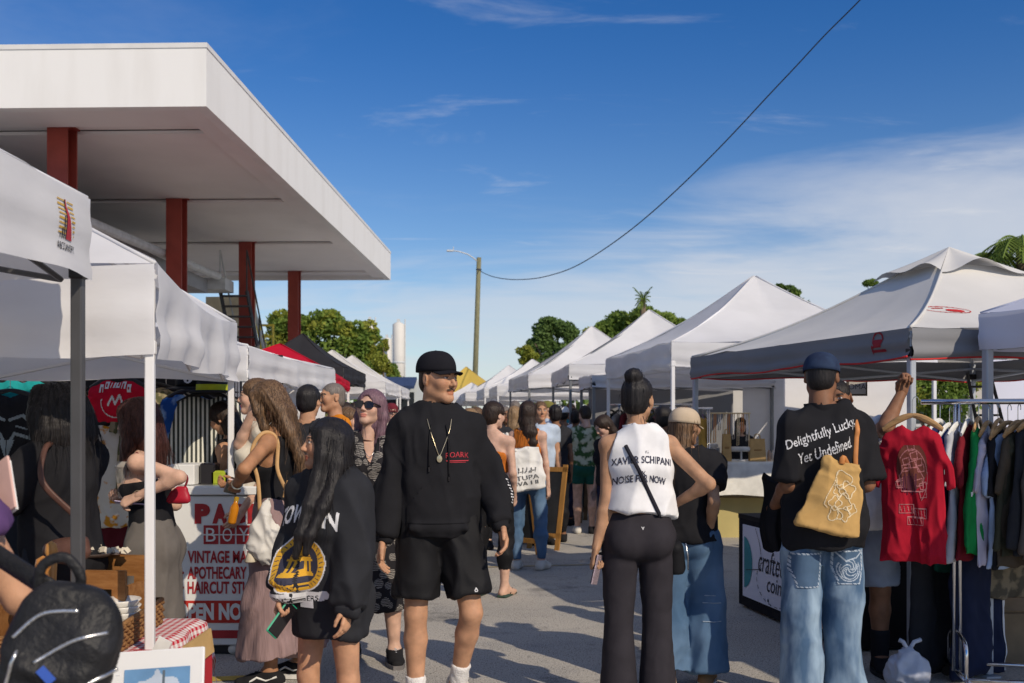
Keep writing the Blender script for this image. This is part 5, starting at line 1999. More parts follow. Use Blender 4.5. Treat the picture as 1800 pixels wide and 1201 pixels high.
# ---- D: woman with sunglasses and patterned dress
Dw = Person(ax(652, 6.08), 6.08, 4, 1.66, 'woman with mauve hair, big sunglasses and a black patterned dress', SK_FAIR, 'f', 1.12, .011, .004,
            head=(-22, -12, 4), legL=((.10, -.10, -1), (.04, .02, -1)), legR=((-.06, .12, -1), (-.02, .14, -1)), armL=('dir', (.22, .0, -1), (.1, -.2, -1)), armR=('dir', (-.22, .1, -1), (-.05, -.2, -1)))
def fanm():
    m = M('fan_print_dress', (.016, .015, .018), .85, .2, 9, spec=.15)
    t_ = m.node_tree
    L = t_.links.new
    p = t_.nodes['Principled BSDF']
    tc = t_.nodes.new('ShaderNodeTexCoord')
    vo = t_.nodes.new('ShaderNodeTexVoronoi')
    vo.inputs['Scale'].default_value = 17
    L(tc.outputs['Object'], vo.inputs['Vector'])
    wv = t_.nodes.new('ShaderNodeTexWave')
    wv.wave_type = 'RINGS'
    wv.inputs['Scale'].default_value = 34
    wv.inputs['Distortion'].default_value = 6
    L(tc.outputs['Object'], wv.inputs['Vector'])
    a = t_.nodes.new('ShaderNodeMath')
    a.operation = 'LESS_THAN'
    a.inputs[1].default_value = .50
    L(vo.outputs['Distance'], a.inputs[0])
    b = t_.nodes.new('ShaderNodeMath')
    b.operation = 'GREATER_THAN'
    b.inputs[1].default_value = .50
    L(wv.outputs['Fac'], b.inputs[0])
    c = t_.nodes.new('ShaderNodeMath')
    c.operation = 'MULTIPLY'
    L(a.outputs[0], c.inputs[0])
    L(b.outputs[0], c.inputs[1])
    x = t_.nodes.new('ShaderNodeMix')
    x.data_type = 'RGBA'
    L(c.outputs[0], x.inputs[0])
    x.inputs[6].default_value = (.017, .016, .019, 1)
    x.inputs[7].default_value = (.27, .25, .23, 1)
    L(x.outputs[2], p.inputs['Base Color'])
    return m
FAN = fanm()
dh = (.33 - Dw.hz) / Dw.k
Dw.top('dress', FAN, .014, dh, .62, (.058, .058, .05), .004, .007, neck=.07, drop=.01, front=.15, hem_r=.17, sc=(10, 10, 3), fine=.4)
Dw.hair('long', H_MAUVE, .16, amp=.004, wd=1.0, back=(0, .02, 0), strands=30, side=[([(.065, .0, .05), (.085, .02, -.05), (.085, .03, -.15), (.07, .03, -.24)], .034, .024), ([(-.065, .0, .05), (-.084, .02, -.05), (-.085, .03, -.15)], .032, .022)])
g_ = MB()
for sg in (-1, 1):
    ring = []
    for a in np.linspace(0, 2 * math.pi, 20)[:-1]:
        ca, sa = math.cos(a), math.sin(a)
        ring.append((sg * .034 + .031 * np.sign(ca) * abs(ca) ** .7, .004 + .024 * np.sign(sa) * abs(sa) ** .7))
    for x_, z_ in ring:
        pass
    n = len(ring)
    vs = [Dw.hm((x_, -.106 + 2.2 * x_ * x_, z_)) for x_, z_ in ring] + [Dw.hm((x_, -.100 + 2.2 * x_ * x_, z_)) for x_, z_ in ring]
    g_.add(vs, [tuple(range(n)), tuple(range(2 * n - 1, n - 1, -1))] + [(i, n + i, n + (i + 1) % n, (i + 1) % n) for i in range(n)])
g_.tube([Dw.hm((-.008, -.106, .012)), Dw.hm((.008, -.106, .012))], .004, 6)
for sg in (-1, 1):
    g_.tube([Dw.hm((sg * .066, -.094, .014)), Dw.hm((sg * .080, -.05, .012)), Dw.hm((sg * .083, .005, .008))], .006, 6)
g_.build('sunglasses', BLKPL, Dw.obj)
MB().tube(smooth_path([Dw.tor((-.055, -.03, .52)), Dw.tor((-.03, -.105, .44)), Dw.tor((0, -.122, .405)), Dw.tor((.03, -.105, .44)), Dw.tor((.055, -.03, .52))]), .0018, 5).build('necklace', SILVER, Dw.obj, True)
for sd in 'LR':
    Dw.shoe(sd, SHOE_B, M('sole_grey_rubber', (.16, .15, .15), .7), lace=M('lace_grey', (.42, .42, .44), .9))

# ---- E: brunette with an iced coffee
E = Person(ax(268, 5.1), 5.1, -88, 1.58, 'woman with red-brown hair and black tube top holding an iced coffee', SK_FAIR, 'f', 1.02, .010, .004,
           lean=(7, 0, 0), head=(-8, 2, 0), armL=('ik', at(243, 872, 4.90), (.5, .7, -1)), armR=('ik', at(232, 880, 5.16), (-.5, .7, -1)), handL='hold', handR='hold', palmL=(0, .9, .3), palmR=(0, -.6, .6))
def tubecut(v):
    v.plane(E.tor((0, 0, .37)), E.Rt @ v3(0, 0, 1))
E.top('tube_top', BLK, .008, .10, 0, fold=.003, neck=.05, extra=tubecut)
E.skirt('long_skirt', GREY_SK, .15, .10, r1=.21, fx=1.15, fold=.008, mid=.122)
E.hair('long', H_REDBROWN, .17, amp=.011, back=(0, .05, 0), wd=1.25, thick=1.08, seed=4, strands=60, side=[([(.060, -.03, .06), (.085, -.02, -.04), (.092, -.03, -.14), (.09, -.06, -.24)], .036, .03), ([(-.06, -.03, .05), (-.085, -.03, -.06), (-.09, -.05, -.2)], .036, .03)])
MB().tube([E.wri['L'] + .027 * v3(0, math.cos(a), math.sin(a)) for a in np.linspace(0, 2 * math.pi, 15)], .0022, 5).build('bracelet', GOLD, E.obj)
for sd in 'LR':
    E.shoe(sd, SHOE_B, SOLE_B)
cup = thing('iced_coffee', 'clear plastic cup of iced coffee with straw held by the tube top woman', 'cup', at(219, 876, 5.02))
clear = M('clear_plastic', (.75, .73, .70), .15, .02, trans=.0, spec=.5)
clear.node_tree.nodes['Principled BSDF'].inputs['Alpha'].default_value = .35
MB().lathe([(.030, 0), (.044, .150), (.046, .153)], 20).build('cup_wall', clear, cup, True)
MB().lathe([(.029, .003), (.0365, .075)], 20).build('coffee', M('milky_coffee', (.45, .32, .20), .5), cup, True)
MB().lathe([(.047, .153), (.047, .163), (.036, .185), (.012, .190)], 20).build('lid', clear, cup, True)
MB().tube([(.0, 0, .03), (.012, 0, .26)], .005, 8).build('straw', M('dark_straw', (.06, .03, .03), .4), cup, True)
pl = thing('purple_card', 'pale purple card held beside the iced coffee', 'card', at(232, 886, 4.97))
pl.rotation_euler = (R(70), R(8), R(10))
MB().box((0, 0, 0), (.16, .004, .05)).build('card', M('pale_purple_card', (.48, .42, .62), .6), pl)
rb = thing('shoulder_bag', 'small red shoulder bag hanging behind the tube top woman', 'bag', at(318, 868, 5.02))
v = Vol((-.14, -.07, -.09), (.14, .07, .09), .006)
v.cone((-.055, 0, -.032), (.030, 0, -.032), .018, .018, .02)
v.cone((-.012, 0, .026), (.022, 0, .026), .012, .012, .02)
v.ell((-.008, 0, -.008), (.052, .022, .036), .02)
V, Q = v.nets()
link('bag_body', np_mesh('bag_body', smooth_v(V, Q, 1), [Q]), M('red_leather', (.36, .012, .030), .42, .08, 9, bump=.1, bs=60), rb)
es = to_world(E, E.sh['L']) - rb.location
MB().tube(smooth_path([(.02, 0, .03), (.018, .0, .10), es + Vector((.045, -.01, -.02)), es + Vector((.0, .0, .050)), es + Vector((-.045, .03, -.02))]), .006, 6, flat=(Vector((0, 1, 0)), .5)).build('bag_strap', M('dark_red_leather', (.16, .01, .02), .5), rb, True)

# ---- F: person with big black curls
Fp = Person(ax(106, 4.4), 4.4, -112, 1.62, 'person with a mass of dark curls in a black t-shirt, back half turned', SK_BRONZE, 'f', 1.02, .011, .0042,
            head=(0, 4, 0), armL=('ik', at(52, 846, 4.35), (1, -.3, -1)), armR=('ik', at(70, 820, 4.75), (1, .5, -1)), handL='hold', handR='hold', palmL=(0, 0, 1))
Fp.top('t_shirt', BLK, .014, -.20, .82, (.072, .078, .07), .016, .010, hem_r=.14, sc=(7, 7, 3))
fs_ = Fp.last
Fp.skirt('long_skirt', BLK2, .10, .08, r1=.22, fx=1.2, fold=.008)
Fp.hair('long', H_BLACK, .10, amp=.018, wd=1.4, thick=1.28, back=(0, .02, 0), seed=6, strands=80, side=[([(.06, -.02, .07), (.11, .0, -.03), (.12, .02, -.16)], .055, .04), ([(-.06, -.02, .07), (-.11, .0, -.03), (-.12, .02, -.16)], .055, .04)])
Fp.shoe('L', SHOE_B, SOLE_B)
Fp.shoe('R', SHOE_B, SOLE_B)
pu = thing('crossbody_bag', 'brown leather shoulder bag with silver clip by the black t-shirt', 'bag', at(118, 965, 4.12))
v = Vol((-.14, -.06, -.10), (.14, .06, .08), .007)
v.ell((0, 0, -.01), (.10, .035, .055), .02)
v.cone((-.07, 0, .0), (.07, 0, .035), .018, .018, .03)
V, Q = v.nets()
BRLEA = M('brown_leather', (.085, .040, .030), .45, .2, 14, bump=.2, bs=50)
link('bag_body', np_mesh('bag_body', smooth_v(V, Q, 1), [Q]), BRLEA, pu)
shp = (Matrix.Rotation(Fp.yaw, 3, 'Z') @ Vector(Fp.tor((.10, .06, .50)))) + Fp.origin - pu.location
MB().tube(smooth_path([(.04, 0, .05), (.045, .0, .12), shp + Vector((.05, -.20, -.10)), shp + Vector((.02, -.12, .03)), shp + Vector((0, -.0, .06))]), .014, 6, flat=(Vector((0, 1, 0)), .3)).build('bag_strap', BRLEA, pu, True)
MB().tube([(.04, -.005, .03), (.045, -.005, .10)], .006, 6).build('clip', SILVER, pu)
tb = thing('tumbler', 'grey metal tumbler held in front of the person with dark curls', 'cup', at(76, 868, 4.5))
MB().lathe([(.034, 0), (.042, .16), (.044, .165)], 20).build('cup_wall', M('brushed_grey', (.26, .26, .27), .35, metal=.6), tb, True)
MB().lathe([(.045, .165), (.045, .18), (.03, .185)], 20).build('lid', M('frosted_lid', (.55, .55, .55), .3), tb, True)

# ---- G: person with the backpack, cut by the left edge
Gp = Person(ax(-195, 2.25), 2.25, 192, 1.60, 'person in a purple top carrying a black leather backpack at the left edge', SK_TAN, 'f', 1.08, .010, .004,
            armR=('dir', (-.45, -.15, -.85), (.45, -.55, .72)), armL=('dir', (.3, 0, -1), (.2, -.6, -.6)), handR='hold', palmR=(-.6, 0, .5))
Gp.top('purple_top', cloth('purple_jersey', (.105, .055, .155)), .012, -.08, .35, (.062, .060, .05), .01, .007, hem_r=.135)
Gp.pants('trousers', cloth('tan_cotton', (.36, .24, .13)), .09, 1.95, .012)
Gp.hair('long', H_DKBROWN, .2, amp=.006)
Gp.shoe('L', SHOE_B, SOLE_B)
Gp.shoe('R', SHOE_B, SOLE_B)
bp = thing('backpack', 'black leather backpack with silver zips at the bottom left corner', 'backpack', at(112, 1130, 2.02))
bp.rotation_euler = (R(-4), R(14), R(10))
LEA = M('black_nappa_leather', (.013, .013, .015), .55, .25, 14, bump=.5, bs=60, spec=.32)
v = Vol((-.18, -.14, -.26), (.18, .14, .18), .0055)
X, Y, Z = v.ax[0][:, None, None], v.ax[1][None, :, None], v.ax[2][None, None, :]
wd_ = .108 - .022 * np.clip((Z + .02) / .16, 0, 1) ** 2
dp_ = .068 - .030 * np.clip((Z - .0) / .13, 0, 1)
pw = (np.abs(X) / wd_) ** 3.2 + (np.abs(Y) / dp_) ** 3.2 + (np.abs(Z + .055) / .175) ** 4.5
v.d = ((pw ** (1 / 3.4) - 1) * .075).astype(np.float32)
v.cone((-.055, -.062, -.15), (.065, -.062, -.15), .036, .036, .010, (0, 0, 1), 1.5)
v.cone((-.055, -.058, -.05), (.060, -.058, -.05), .016, .016, .010, (0, 0, 1), 1.6)
V, Q = v.nets()
V = folds(smooth_v(V, Q, 1), Q, .0045, (9, 9, 7), 8, .5)
bb = link('pack_body', np_mesh('pack_body', V, [Q]), LEA, bp)
srf = (V, Q)
ZIP = M('zip_silver', (.62, .61, .60), .28, .3, 300, metal=.9)
for nm, pts in (('zip', [(-.085, 0, .0), (-.045, 0, .055), (.02, 0, .075)]), ('zip', [(-.03, 0, -.035), (.03, 0, .02), (.085, 0, .045)]), ('zip', [(.02, 0, -.20), (.055, 0, -.12), (.075, 0, -.06), (.115, 0, -.03)]), ('zip', [(-.075, 0, -.15), (-.068, 0, -.02)])):
    p = raypath(srf, smooth_path(pts, 8), (0, 1, 0), .002)
    MB().tube(p, .0042, 6, flat=(Vector((0, 1, 0)), .6)).build(nm, ZIP, bp, True)
q = raypath(srf, [(-.078, 0, -.15)], (0, 1, 0), .008)[0]
MB().box(q, (.010, .004, .028), bev=.002).build('zip_pull', GOLD, bp)
q = raypath(srf, [(-.036, 0, -.115)], (0, 1, 0), .005)[0]
MB().tube([q + Vector((.014 * math.cos(a), -.003, .012 * math.sin(a))) for a in np.linspace(0, 2 * math.pi, 14)], .003, 6).build('ring', GOLD, bp, True)
q = raypath(srf, [(.0, 0, -.052)], (0, 1, 0), .004)[0]
MB().box(q, (.036, .004, .018), rot=(0, R(35), 0)).build('blue_tag', M('blue_tag', (.04, .10, .42), .5), bp)
MB().tube(smooth_path([(-.075, .03, .07), (-.085, .02, .135), (-.045, .015, .165), (-.005, .02, .13), (-.012, .03, .08)], 6), .011, 8, flat=(Vector((0, 1, 0)), .5)).build('carry_loop', LEA, bp, True)
sh_ = (Matrix.Rotation(Gp.yaw, 3, 'Z') @ Vector(Gp.sh['R'])) + Gp.origin - bp.location
rotb = bp.rotation_euler.to_matrix().inverted()
sh_ = rotb @ sh_
MB().tube(smooth_path([(-.06, .05, .09), sh_ + Vector((.03, -.075, -.03)), sh_ + Vector((.005, -.02, .052)), sh_ + Vector((-.01, .06, .01))], 6), .023, 8, flat=(Vector((0, 1, .3)).normalized(), .22)).build('shoulder_strap', LEA, bp, True)
MB().tube(smooth_path([(-.10, .05, -.20), (-.17, .06, -.05), sh_ + Vector((-.10, -.08, -.14))], 6), .02, 8, flat=(Vector((0, 1, .3)).normalized(), .25)).build('shoulder_strap', LEA, bp, True)
fo = thing('folder', 'pink and white paper folder held up at the left edge', 'folder', at(14, 858, 2.36))
fo.rotation_euler = (R(-12), R(-28), R(-25))
MB().box((-.03, 0, 0), (.10, .008, .13)).build('sheet', M('white_paper', (.74, .73, .72), .8), fo)
MB().box((.008, -.012, .0), (.05, .006, .135)).build('cover', M('pink_card', (.66, .42, .36), .7), fo)

# ---- M: woman in the white sleeveless top
Mw = Person(ax(1122, 5.0), 5.0, 183, 1.69, 'woman with a bun in white sleeveless slogan top and black leggings seen from behind', SK_OLIVE, 'f', 1.03, .010, .0036,
            head=(-30, 2, 0), armL=('ik', at(1046, 978, 4.95), (-.8, -.2, 0)), armR=('ik', at(1190, 884, 5.10), (-1.0, .9, -.35)), handL='grip', handR='hold', palmL=(-1, 0, 0), hip=1.06,
            legL=((.03, .02, -1), (.0, .02, -1)), legR=((-.02, -.04, -1), (-.0, .05, -1)), brow=(.02, .015, .01))
def widesh(v):
    v.cone(Mw.tor((-.115, .01, .470)), Mw.tor((.115, .01, .470)), .038, .038, .04)
    v.plane(Mw.tor((.172, 0, .4)), Mw.Rt @ v3(1, 0, .25))
    v.plane(Mw.tor((-.172, 0, .4)), Mw.Rt @ v3(-1, 0, .25))
def slope_hem(v):
    widesh(v)
    v.plane((0, 0, Mw.hz + .115), (.10, .10, -1))
mt_ = Mw.top('sleeveless_top', WHITE, .012, .04, .10, (.054, .054, .05), .010, .009, neck=.050, drop=-.015, hem_r=.134, extra=slope_hem, sc=(6, 6, 2), fine=.2, bust=True)
ms_ = Mw.last
d = Decal(.34, .30, .0028)
d.text('XAVIER SCHIPANI', 0, .082, .036, 1, width=.30, bold=.015, arc=.02)
d.text('X', 0, .035, .020, 1)
d.text('NOISE FOR NOW', -.01, -.012, .036, 1, width=.26, bold=.015, arc=.022)
d.text('PC', .02, .138, .010, 1)
d.lay('lettering', ms_, Mw.tor((.0, .18, .30)), (-1, 0, 0), (0, 0, 1), [PRINT_DARK], mt_, lift=.003)
lg = Mw.pants('leggings', CHAR, .13, 1.97, .009, r=(.092, .062, .062, .088), fold=.0015, sc=(14, 14, 9), kk=.012)
q = Mw.hz + .055
d = Decal(.02, .016, .002)
d.line([(-.006, .005), (0, -.002), (.006, .005)], .004)
d.line([(0, -.002), (0, -.006)], .004)
d.lay('small_logo', Mw.last, (0, .2, q), (-1, 0, 0), (0, 0, 1), [PRINT_WHITE], lg, lift=.002)
Mw.hair('bun', H_BLACK, amp=.0065, strands=14, seed=2)
MB().tube(smooth_path([Mw.hm((.03, .07, -.10)), Mw.hm((.035, .085, -.135)), Mw.hm((.02, .08, -.155))]), .0018, 4).build('loose_strand', H_BLACK, Mw.obj, True)
MB().tube(smooth_path([Mw.hm((-.05, .06, -.09)), Mw.hm((-.065, .07, -.13)), Mw.hm((-.05, .075, -.165))]), .0018, 4).build('loose_strand', H_BLACK, Mw.obj, True)
pth = raypath(ms_, smooth_path([Mw.tor((.085, .1, .475)), Mw.tor((.05, .1, .40)), Mw.tor((-.05, .1, .20)), Mw.tor((-.13, .1, .03)), Mw.tor((-.16, .08, -.02))], 8), (0, -1, 0), .006)
cb = thing('crossbody_bag', 'thin black crossbody strap and small bag on the white sleeveless top', 'bag', Mw.origin, Mw.yaw)
m = MB()
m.tube(pth, .010, 6, flat=(Vector((0, 1, 0)), .4))
m.build('bag_strap', cloth('black_webbing', (.02, .02, .028)), cb, True)
v = Vol((-.36, -.2, .70), (-.06, .18, 1.12), .008)
v.cone(Vector(Mw.tor((-.185, .02, -.06))), Vector(Mw.tor((-.195, -.02, -.16))), .045, .055, .02, (0, 1, 0), 1.3)
V, Q = v.nets()
link('bag_body', np_mesh('bag_body', smooth_v(V, Q, 1), [Q]), BLK3, cb)
for dz in (0, .012):
    MB().tube([Mw.tor((-.235, .06, -.03 - dz)), Mw.tor((-.25, .05, -.09 - dz)), Mw.tor((-.252, .04, -.16 - dz))], .003, 5).build('zip', SILVER, cb, True)
ph = in_hand(Mw, 'L', 'phone', 'black phone in the left hand of the woman with the bun', 'phone', (-.026, .010, -.100), (0, 0, 60))
MB().box((0, 0, 0), (.073, .009, .148), bev=.004).build('case', M('glitter_case', (.35, .28, .32), .3, .5, 200, metal=.3), ph)
MB().box((0, -.0058, 0), (.066, .002, .14)).build('screen', BLKPL, ph)
for sd in 'LR':
    Mw.shoe(sd, SHOE_B, SOLE_W)

# ---- N: woman in beige cap and wide jeans
Nw = Person(ax(1205, 5.55), 5.55, 172, 1.545, 'woman in beige cap and wide blue jeans walking beside the bun woman', SK_OLIVE, 'f', 1.05, .011, .004,
            head=(-38, 4, 0), armR=('ik', at(1246, 938, 5.5), (-.1, 1, 0)), armL=('dir', (.1, -.1, -1), (0, -.5, -.8)), legL=((.05, .05, -1), (0, .05, -1)), legR=((-.07, -.06, -1), (-.02, .03, -1)))
Nw.top('t_shirt', BLK, .018, -.01, .62, (.056, .056, .05), .008, .006, hem_r=.125)
v_ = Nw.pants('wide_jeans', DENIM, .06, 1.95, .010, r=(.098, .095, .10, .125), fold=.009, sc=(7, 7, 3), fine=.35, kk=.012)
ns_ = Nw.last
MB().tube(raypath(ns_, [(-.02 - .14, .3, Nw.hz - .30), (-.05 - .05, .3, Nw.hz - .30)], (0, -1, 0), .003), .003, 4).build('pocket_seam', M('denim_thread', (.30, .36, .44), .9), v_)
for dz in (-.34, -.44):
    MB().tube(raypath(ns_, [(-.19, .3, Nw.hz + dz), (-.15, .3, Nw.hz + dz), (-.09, .3, Nw.hz + dz)], (0, -1, 0), .003), .003, 4).build('pocket_seam', MATS['denim_thread'], v_)
Nw.hair('long', H_BROWN, .26, amp=.005, back=(0, .05, 0), wd=1.0, seed=12, strands=40, cover=.004, thick=.86)
Nw.cap(cloth('beige_cap_twill', (.50, .40, .29)), brim=.06, tilt=2, low=.012)
d = Decal(.05, .05, .0025)
d.line([(-.016, -.014), (-.004, .002), (.012, .014), (.018, .008)], .008)
d.line([(-.006, -.012), (.014, -.004)], .006)
V_, Q_ = np.array([v.co[:] for v in Nw.obj.children[-1].data.vertices]) if False else (None, None), None
c_ = Nw.hm((-.062, -.062, .055))
nx = Nw.Rh @ v3(-.62, -.62, .35)
ux = unit(np.cross((0, 0, 1), -np.array(nx)))
uz = unit(np.cross(ux, nx)) if False else unit(np.cross(nx, ux)) if False else unit(np.cross(np.array(nx), ux))
d.lay('cap_logo', None, np.array(c_) + unit(nx) * .012, ux, uz, [M('print_violet', (.08, .05, .26), .8)], Nw.obj, lift=.006)
for sd in 'LR':
    Nw.shoe(sd, cloth('tan_suede_shoe', (.25, .15, .08)), SOLE_W)

# ---- O: man with the yellow tote bag
O = Person(ax(1446, 5.1), 5.1, 186, 1.82, 'bearded man in navy cap and black t-shirt with script, carrying a yellow tote', SK_BROWN, 'm', 1.0, .010, .004,
           head=(-30, 4, 0), shw=.160, shoulder={'L': -.01, 'R': -.01}, armR=('dir', (-.16, .10, -1), (.10, -.95, -.22)), armL=('dir', (.09, .06, -1), (-.06, -.9, -.5)), handR='hold', handL='hold', beard=True, brow=(.03, .02, .02),
           legL=((.07, .04, -1), (.02, .03, -1)), legR=((-.05, -.03, -1), (-.02, .03, -1)))
ot = O.top('t_shirt', BLK, .014, -.125, .93, (.068, .076, .075), .018, .012, neck=.058, hem_r=.142, sc=(6, 6, 2.5), fine=.25)
os_ = O.last
d = Decal(.40, .26, .0030)
d.text('Delightfully Lucky,', 0, .045, .060, 1, width=.37, bold=.004, shear=.3, rot=R(20))
d.text('Yet Undefined.', .015, -.035, .056, 1, width=.26, bold=.004, shear=.3, rot=R(20))
d.lay('lettering', os_, O.tor((.062, .2, .385)), (-1, 0, 0), (0, 0, 1), [PRINT_WHITE], ot, lift=.003)
oj = O.pants('baggy_jeans', DENIM_L, .10, 1.97, .014, r=(.092, .080, .082, .096), fold=.010, sc=(7, 7, 2.5), fine=.35, kk=.012)
ojs = O.last
# big embroidered back pocket
POCKET = cloth('dark_pocket_denim', (.070, .12, .20), vs_=9, bs=300, bump=.18)
THREAD = M('pocket_thread', (.36, .42, .50), .8, .2, 40)
d = Decal(.17, .20, .0032)
out_l = (np.abs(d.X) < .078 - np.clip(-d.Z - .0, 0, 1) * .25) & (d.Z < .085) & (d.Z > -.088)
d.put(out_l, 1)
edge = out_l & ~((np.abs(d.X) < .070 - np.clip(-d.Z, 0, 1) * .25) & (d.Z < .076) & (d.Z > -.080))
d.put(edge & (((d.X + d.Z) / .006).astype(int) % 2 == 0), 2)
for a_ in range(7):
    an = a_ * .9
    d.line([(.012 * math.cos(an) + .05 * q * math.cos(an + 2.2 * q), -.012 + .05 * q * math.sin(an + 2.2 * q)) for q in np.linspace(0, 1, 10)], .0048, 2)
d.line([(.058 * math.cos(q), -.012 + .060 * math.sin(q)) for q in np.linspace(2.6, 6.8, 20)], .005, 2)
d.line([(.048 * math.cos(q), -.012 + .050 * math.sin(q)) for q in np.linspace(2.6, 6.8, 20)], .004, 2)
d.line([(-.072, .082), (-.02, .03), (.04, .045), (.075, .08)], .007, 2)
d.im[edge & (((d.X + d.Z) / .007).astype(int) % 3 > 0)] = 2
d.lay('back_pocket', ojs, O.hip['R'] + v3(-.010, .2, -.225), (-1, 0, 0), (0, 0, 1), [POCKET, THREAD], oj, lift=.006)
d2 = Decal(.17, .20, .0032)
d2.put(out_l, 1)
d2.im[edge & (((d.X + d.Z) / .007).astype(int) % 3 > 0)] = 2
d2.lay('back_pocket', ojs, O.hip['L'] + v3(.03, .2, -.235), (-1, 0, 0), (0, 0, 1), [POCKET, THREAD], oj, lift=.006)
O.hair('crop', H_BLACK, amp=.002)
O.cap(cloth('navy_denim_cap', (.020, .030, .065), col2=(.03, .05, .10), vs_=14), brim=.065, tilt=4, low=.018, seam=M('navy_thread', (.07, .09, .15), .9))
for sd in 'LR':
    O.shoe(sd, SHOE_B, SOLE_W)
jk = thing('folded_jacket', 'black jacket draped over the forearm of the man with the tote', 'jacket', at(1374, 872, 5.30))
m = MB()
def jf(u, v):
    x = -.085 + .17 * u
    return Vector((x + .012 * math.sin(v * 7), -.06 * math.cos((u - .5) * 2.4) + .016 * math.sin(u * 19) * v, .09 - .36 * v - .02 * math.sin(u * 8)))
m.grid(jf, 20, 16)
m.grid(lambda u, v: jf(1 - u, v) + Vector((0, .11, -.02 * v)), 20, 16)
m.grid(lambda u, v: jf(u, 0) + Vector((0, .11 * v, .035 * math.sin(math.pi * v))), 20, 5)
jo = m.build('jacket', BLK, jk, True)
tote = thing('tote_bag', 'mustard yellow canvas tote bag with white line print on the shoulder of the bearded man', 'bag', at(1468, 868, 4.90))
tote.rotation_euler = (R(-3), R(12), R(-6))
YEL = cloth('mustard_canvas', (.50, .31, .115), bump=.2, bs=300)
v = Vol((-.20, -.08, -.24), (.20, .08, .22), .007)
X, Y, Z = v.ax[0][:, None, None], v.ax[1][None, :, None], v.ax[2][None, None, :]
wid = .082 + .075 * np.clip((.19 - Z) / .34, 0, 1)
thick = .012 + .030 * np.clip((.16 - Z) / .30, 0, 1) * np.clip(1 - (np.abs(X) / wid) ** 2, 0, 1)
v.d = np.maximum(np.maximum(np.abs(X) - wid, np.abs(Z + .01) - .178), np.abs(Y) - thick).astype(np.float32)
V, Q = v.nets()
V = folds(smooth_v(V, Q, 2), Q, .007, (8, 8, 7), 6, .5)
tbod = link('bag_body', np_mesh('bag_body', V, [Q]), YEL, tote)
d = Decal(.26, .28, .0028)
rg = np.random.default_rng(5)
for i in range(5):
    for j, (cx_, cz_) in enumerate([(-.005, .06), (.03, .03), (.02, -.02), (.045, -.06), (.0, -.085)]):
        pass
def loop(cx_, cz_, r, n, ph_, wob):
    P = []
    for a in np.linspace(0, 2 * math.pi, 26):
        rr = r * (1 + wob * math.sin(n * a + ph_))
        P.append((cx_ + rr * math.cos(a), cz_ + rr * math.sin(a) * 1.1))
    d.line(P, .0042)
for c in ((.02, .075, .038, 3, 1, .2), (.048, .03, .034, 4, 0, .22), (.01, .02, .026, 5, 2, .2), (.04, -.035, .036, 3, 3, .25), (.0, -.045, .028, 4, 1, .2), (.05, -.09, .030, 5, 1, .2), (.01, -.098, .03, 3, 2, .25), (.085, -.06, .022, 4, 2, .2)):
    loop(*c)
d.line([(-.01, .11), (-.02, .05), (-.045, -.02), (-.05, -.06), (-.03, -.075)], .004)
d.lay('bag_print', (V, Q), (0, -.1, 0), (1, 0, 0), (0, 0, 1), [M('print_cream', (.70, .58, .38), .8)], tbod, lift=.003)
tinv = tote.rotation_euler.to_matrix().inverted()
def ost(p):
    return tinv @ (to_world(O, p) - tote.location)
osr = tote.rotation_euler.to_matrix().inverted() @ ((Matrix.Rotation(O.yaw, 3, 'Z') @ Vector(O.tor((-.155, 0, .53)))) + O.origin - tote.location)
OR_L = M('orange_leather', (.50, .20, .06), .55, .1, 20)
sp_ = raypath(os_, [O.tor((-.092, .3, .22)), O.tor((-.100, .3, .32)), O.tor((-.112, .3, .41)), O.tor((-.120, .3, .46))], (0, -1, 0), .012)
MB().tube(smooth_path([(.0, -.012, .150), (.004, -.012, .18)] + [ost(p) for p in sp_] + [ost(O.tor((-.130, .02, .545))), ost(O.tor((-.130, -.08, .46)))], 6), .0135, 8, flat=(Vector((0, 1, .2)).normalized(), .4)).build('bag_handle', OR_L, tote, True)
for sx in (-.058, -.042):
    MB().lathe([(.004, -.002), (.004, .002)], 8, (sx, -.018, .145), rot=Matrix.Rotation(R(90), 3, 'X')).build('rivet', OR_L, tote)

# ---- P: man behind with raised arm
Pm = Person(ax(1508, 5.85), 5.85, -14, 1.72, 'man in white t-shirt and denim shorts gripping the tent pole with a raised arm', SK_BROWN, 'm', 1.12, .011, .004,
            lean=(0, -11, 0), head=(-14, 0, 0), armL=('ik', at(1584, 692, 5.66), (-.5, -1, -1)), armR=('dir', (-.2, 0, -1), (-.05, -.4, -.9)), handL='grip', palmL=(.2, -1, 0), hdirL=(.25, -.1, 1), legL=((.09, .0, -1), (.0, .03, -1)))
Pm.top('t_shirt', WHITE, .014, -.06, .62, (.066, .070, .07), .014, .009, hem_r=.140, sc=(7, 7, 3))
Pm.pants('denim_shorts', DENIM_S, .05, .93, .014, r=(.098, .096, .1, .1), fold=.006, kk=.012)
Pm.hair('crop', H_BLACK)
for sd in 'LR':
    Pm.shoe(sd, SHOE_B, SOLE_B)
    v = Vol(Pm.ank[sd] - .16, Pm.ank[sd] + .30, .008)
    v.cone(Pm.ank[sd] - v3(0, 0, .03), Pm.ank[sd] + (Pm.knee[sd] - Pm.ank[sd]) * .42, .048, .056, .02, flat=1)
    Pm.wear('sock', v, BLK, .001)
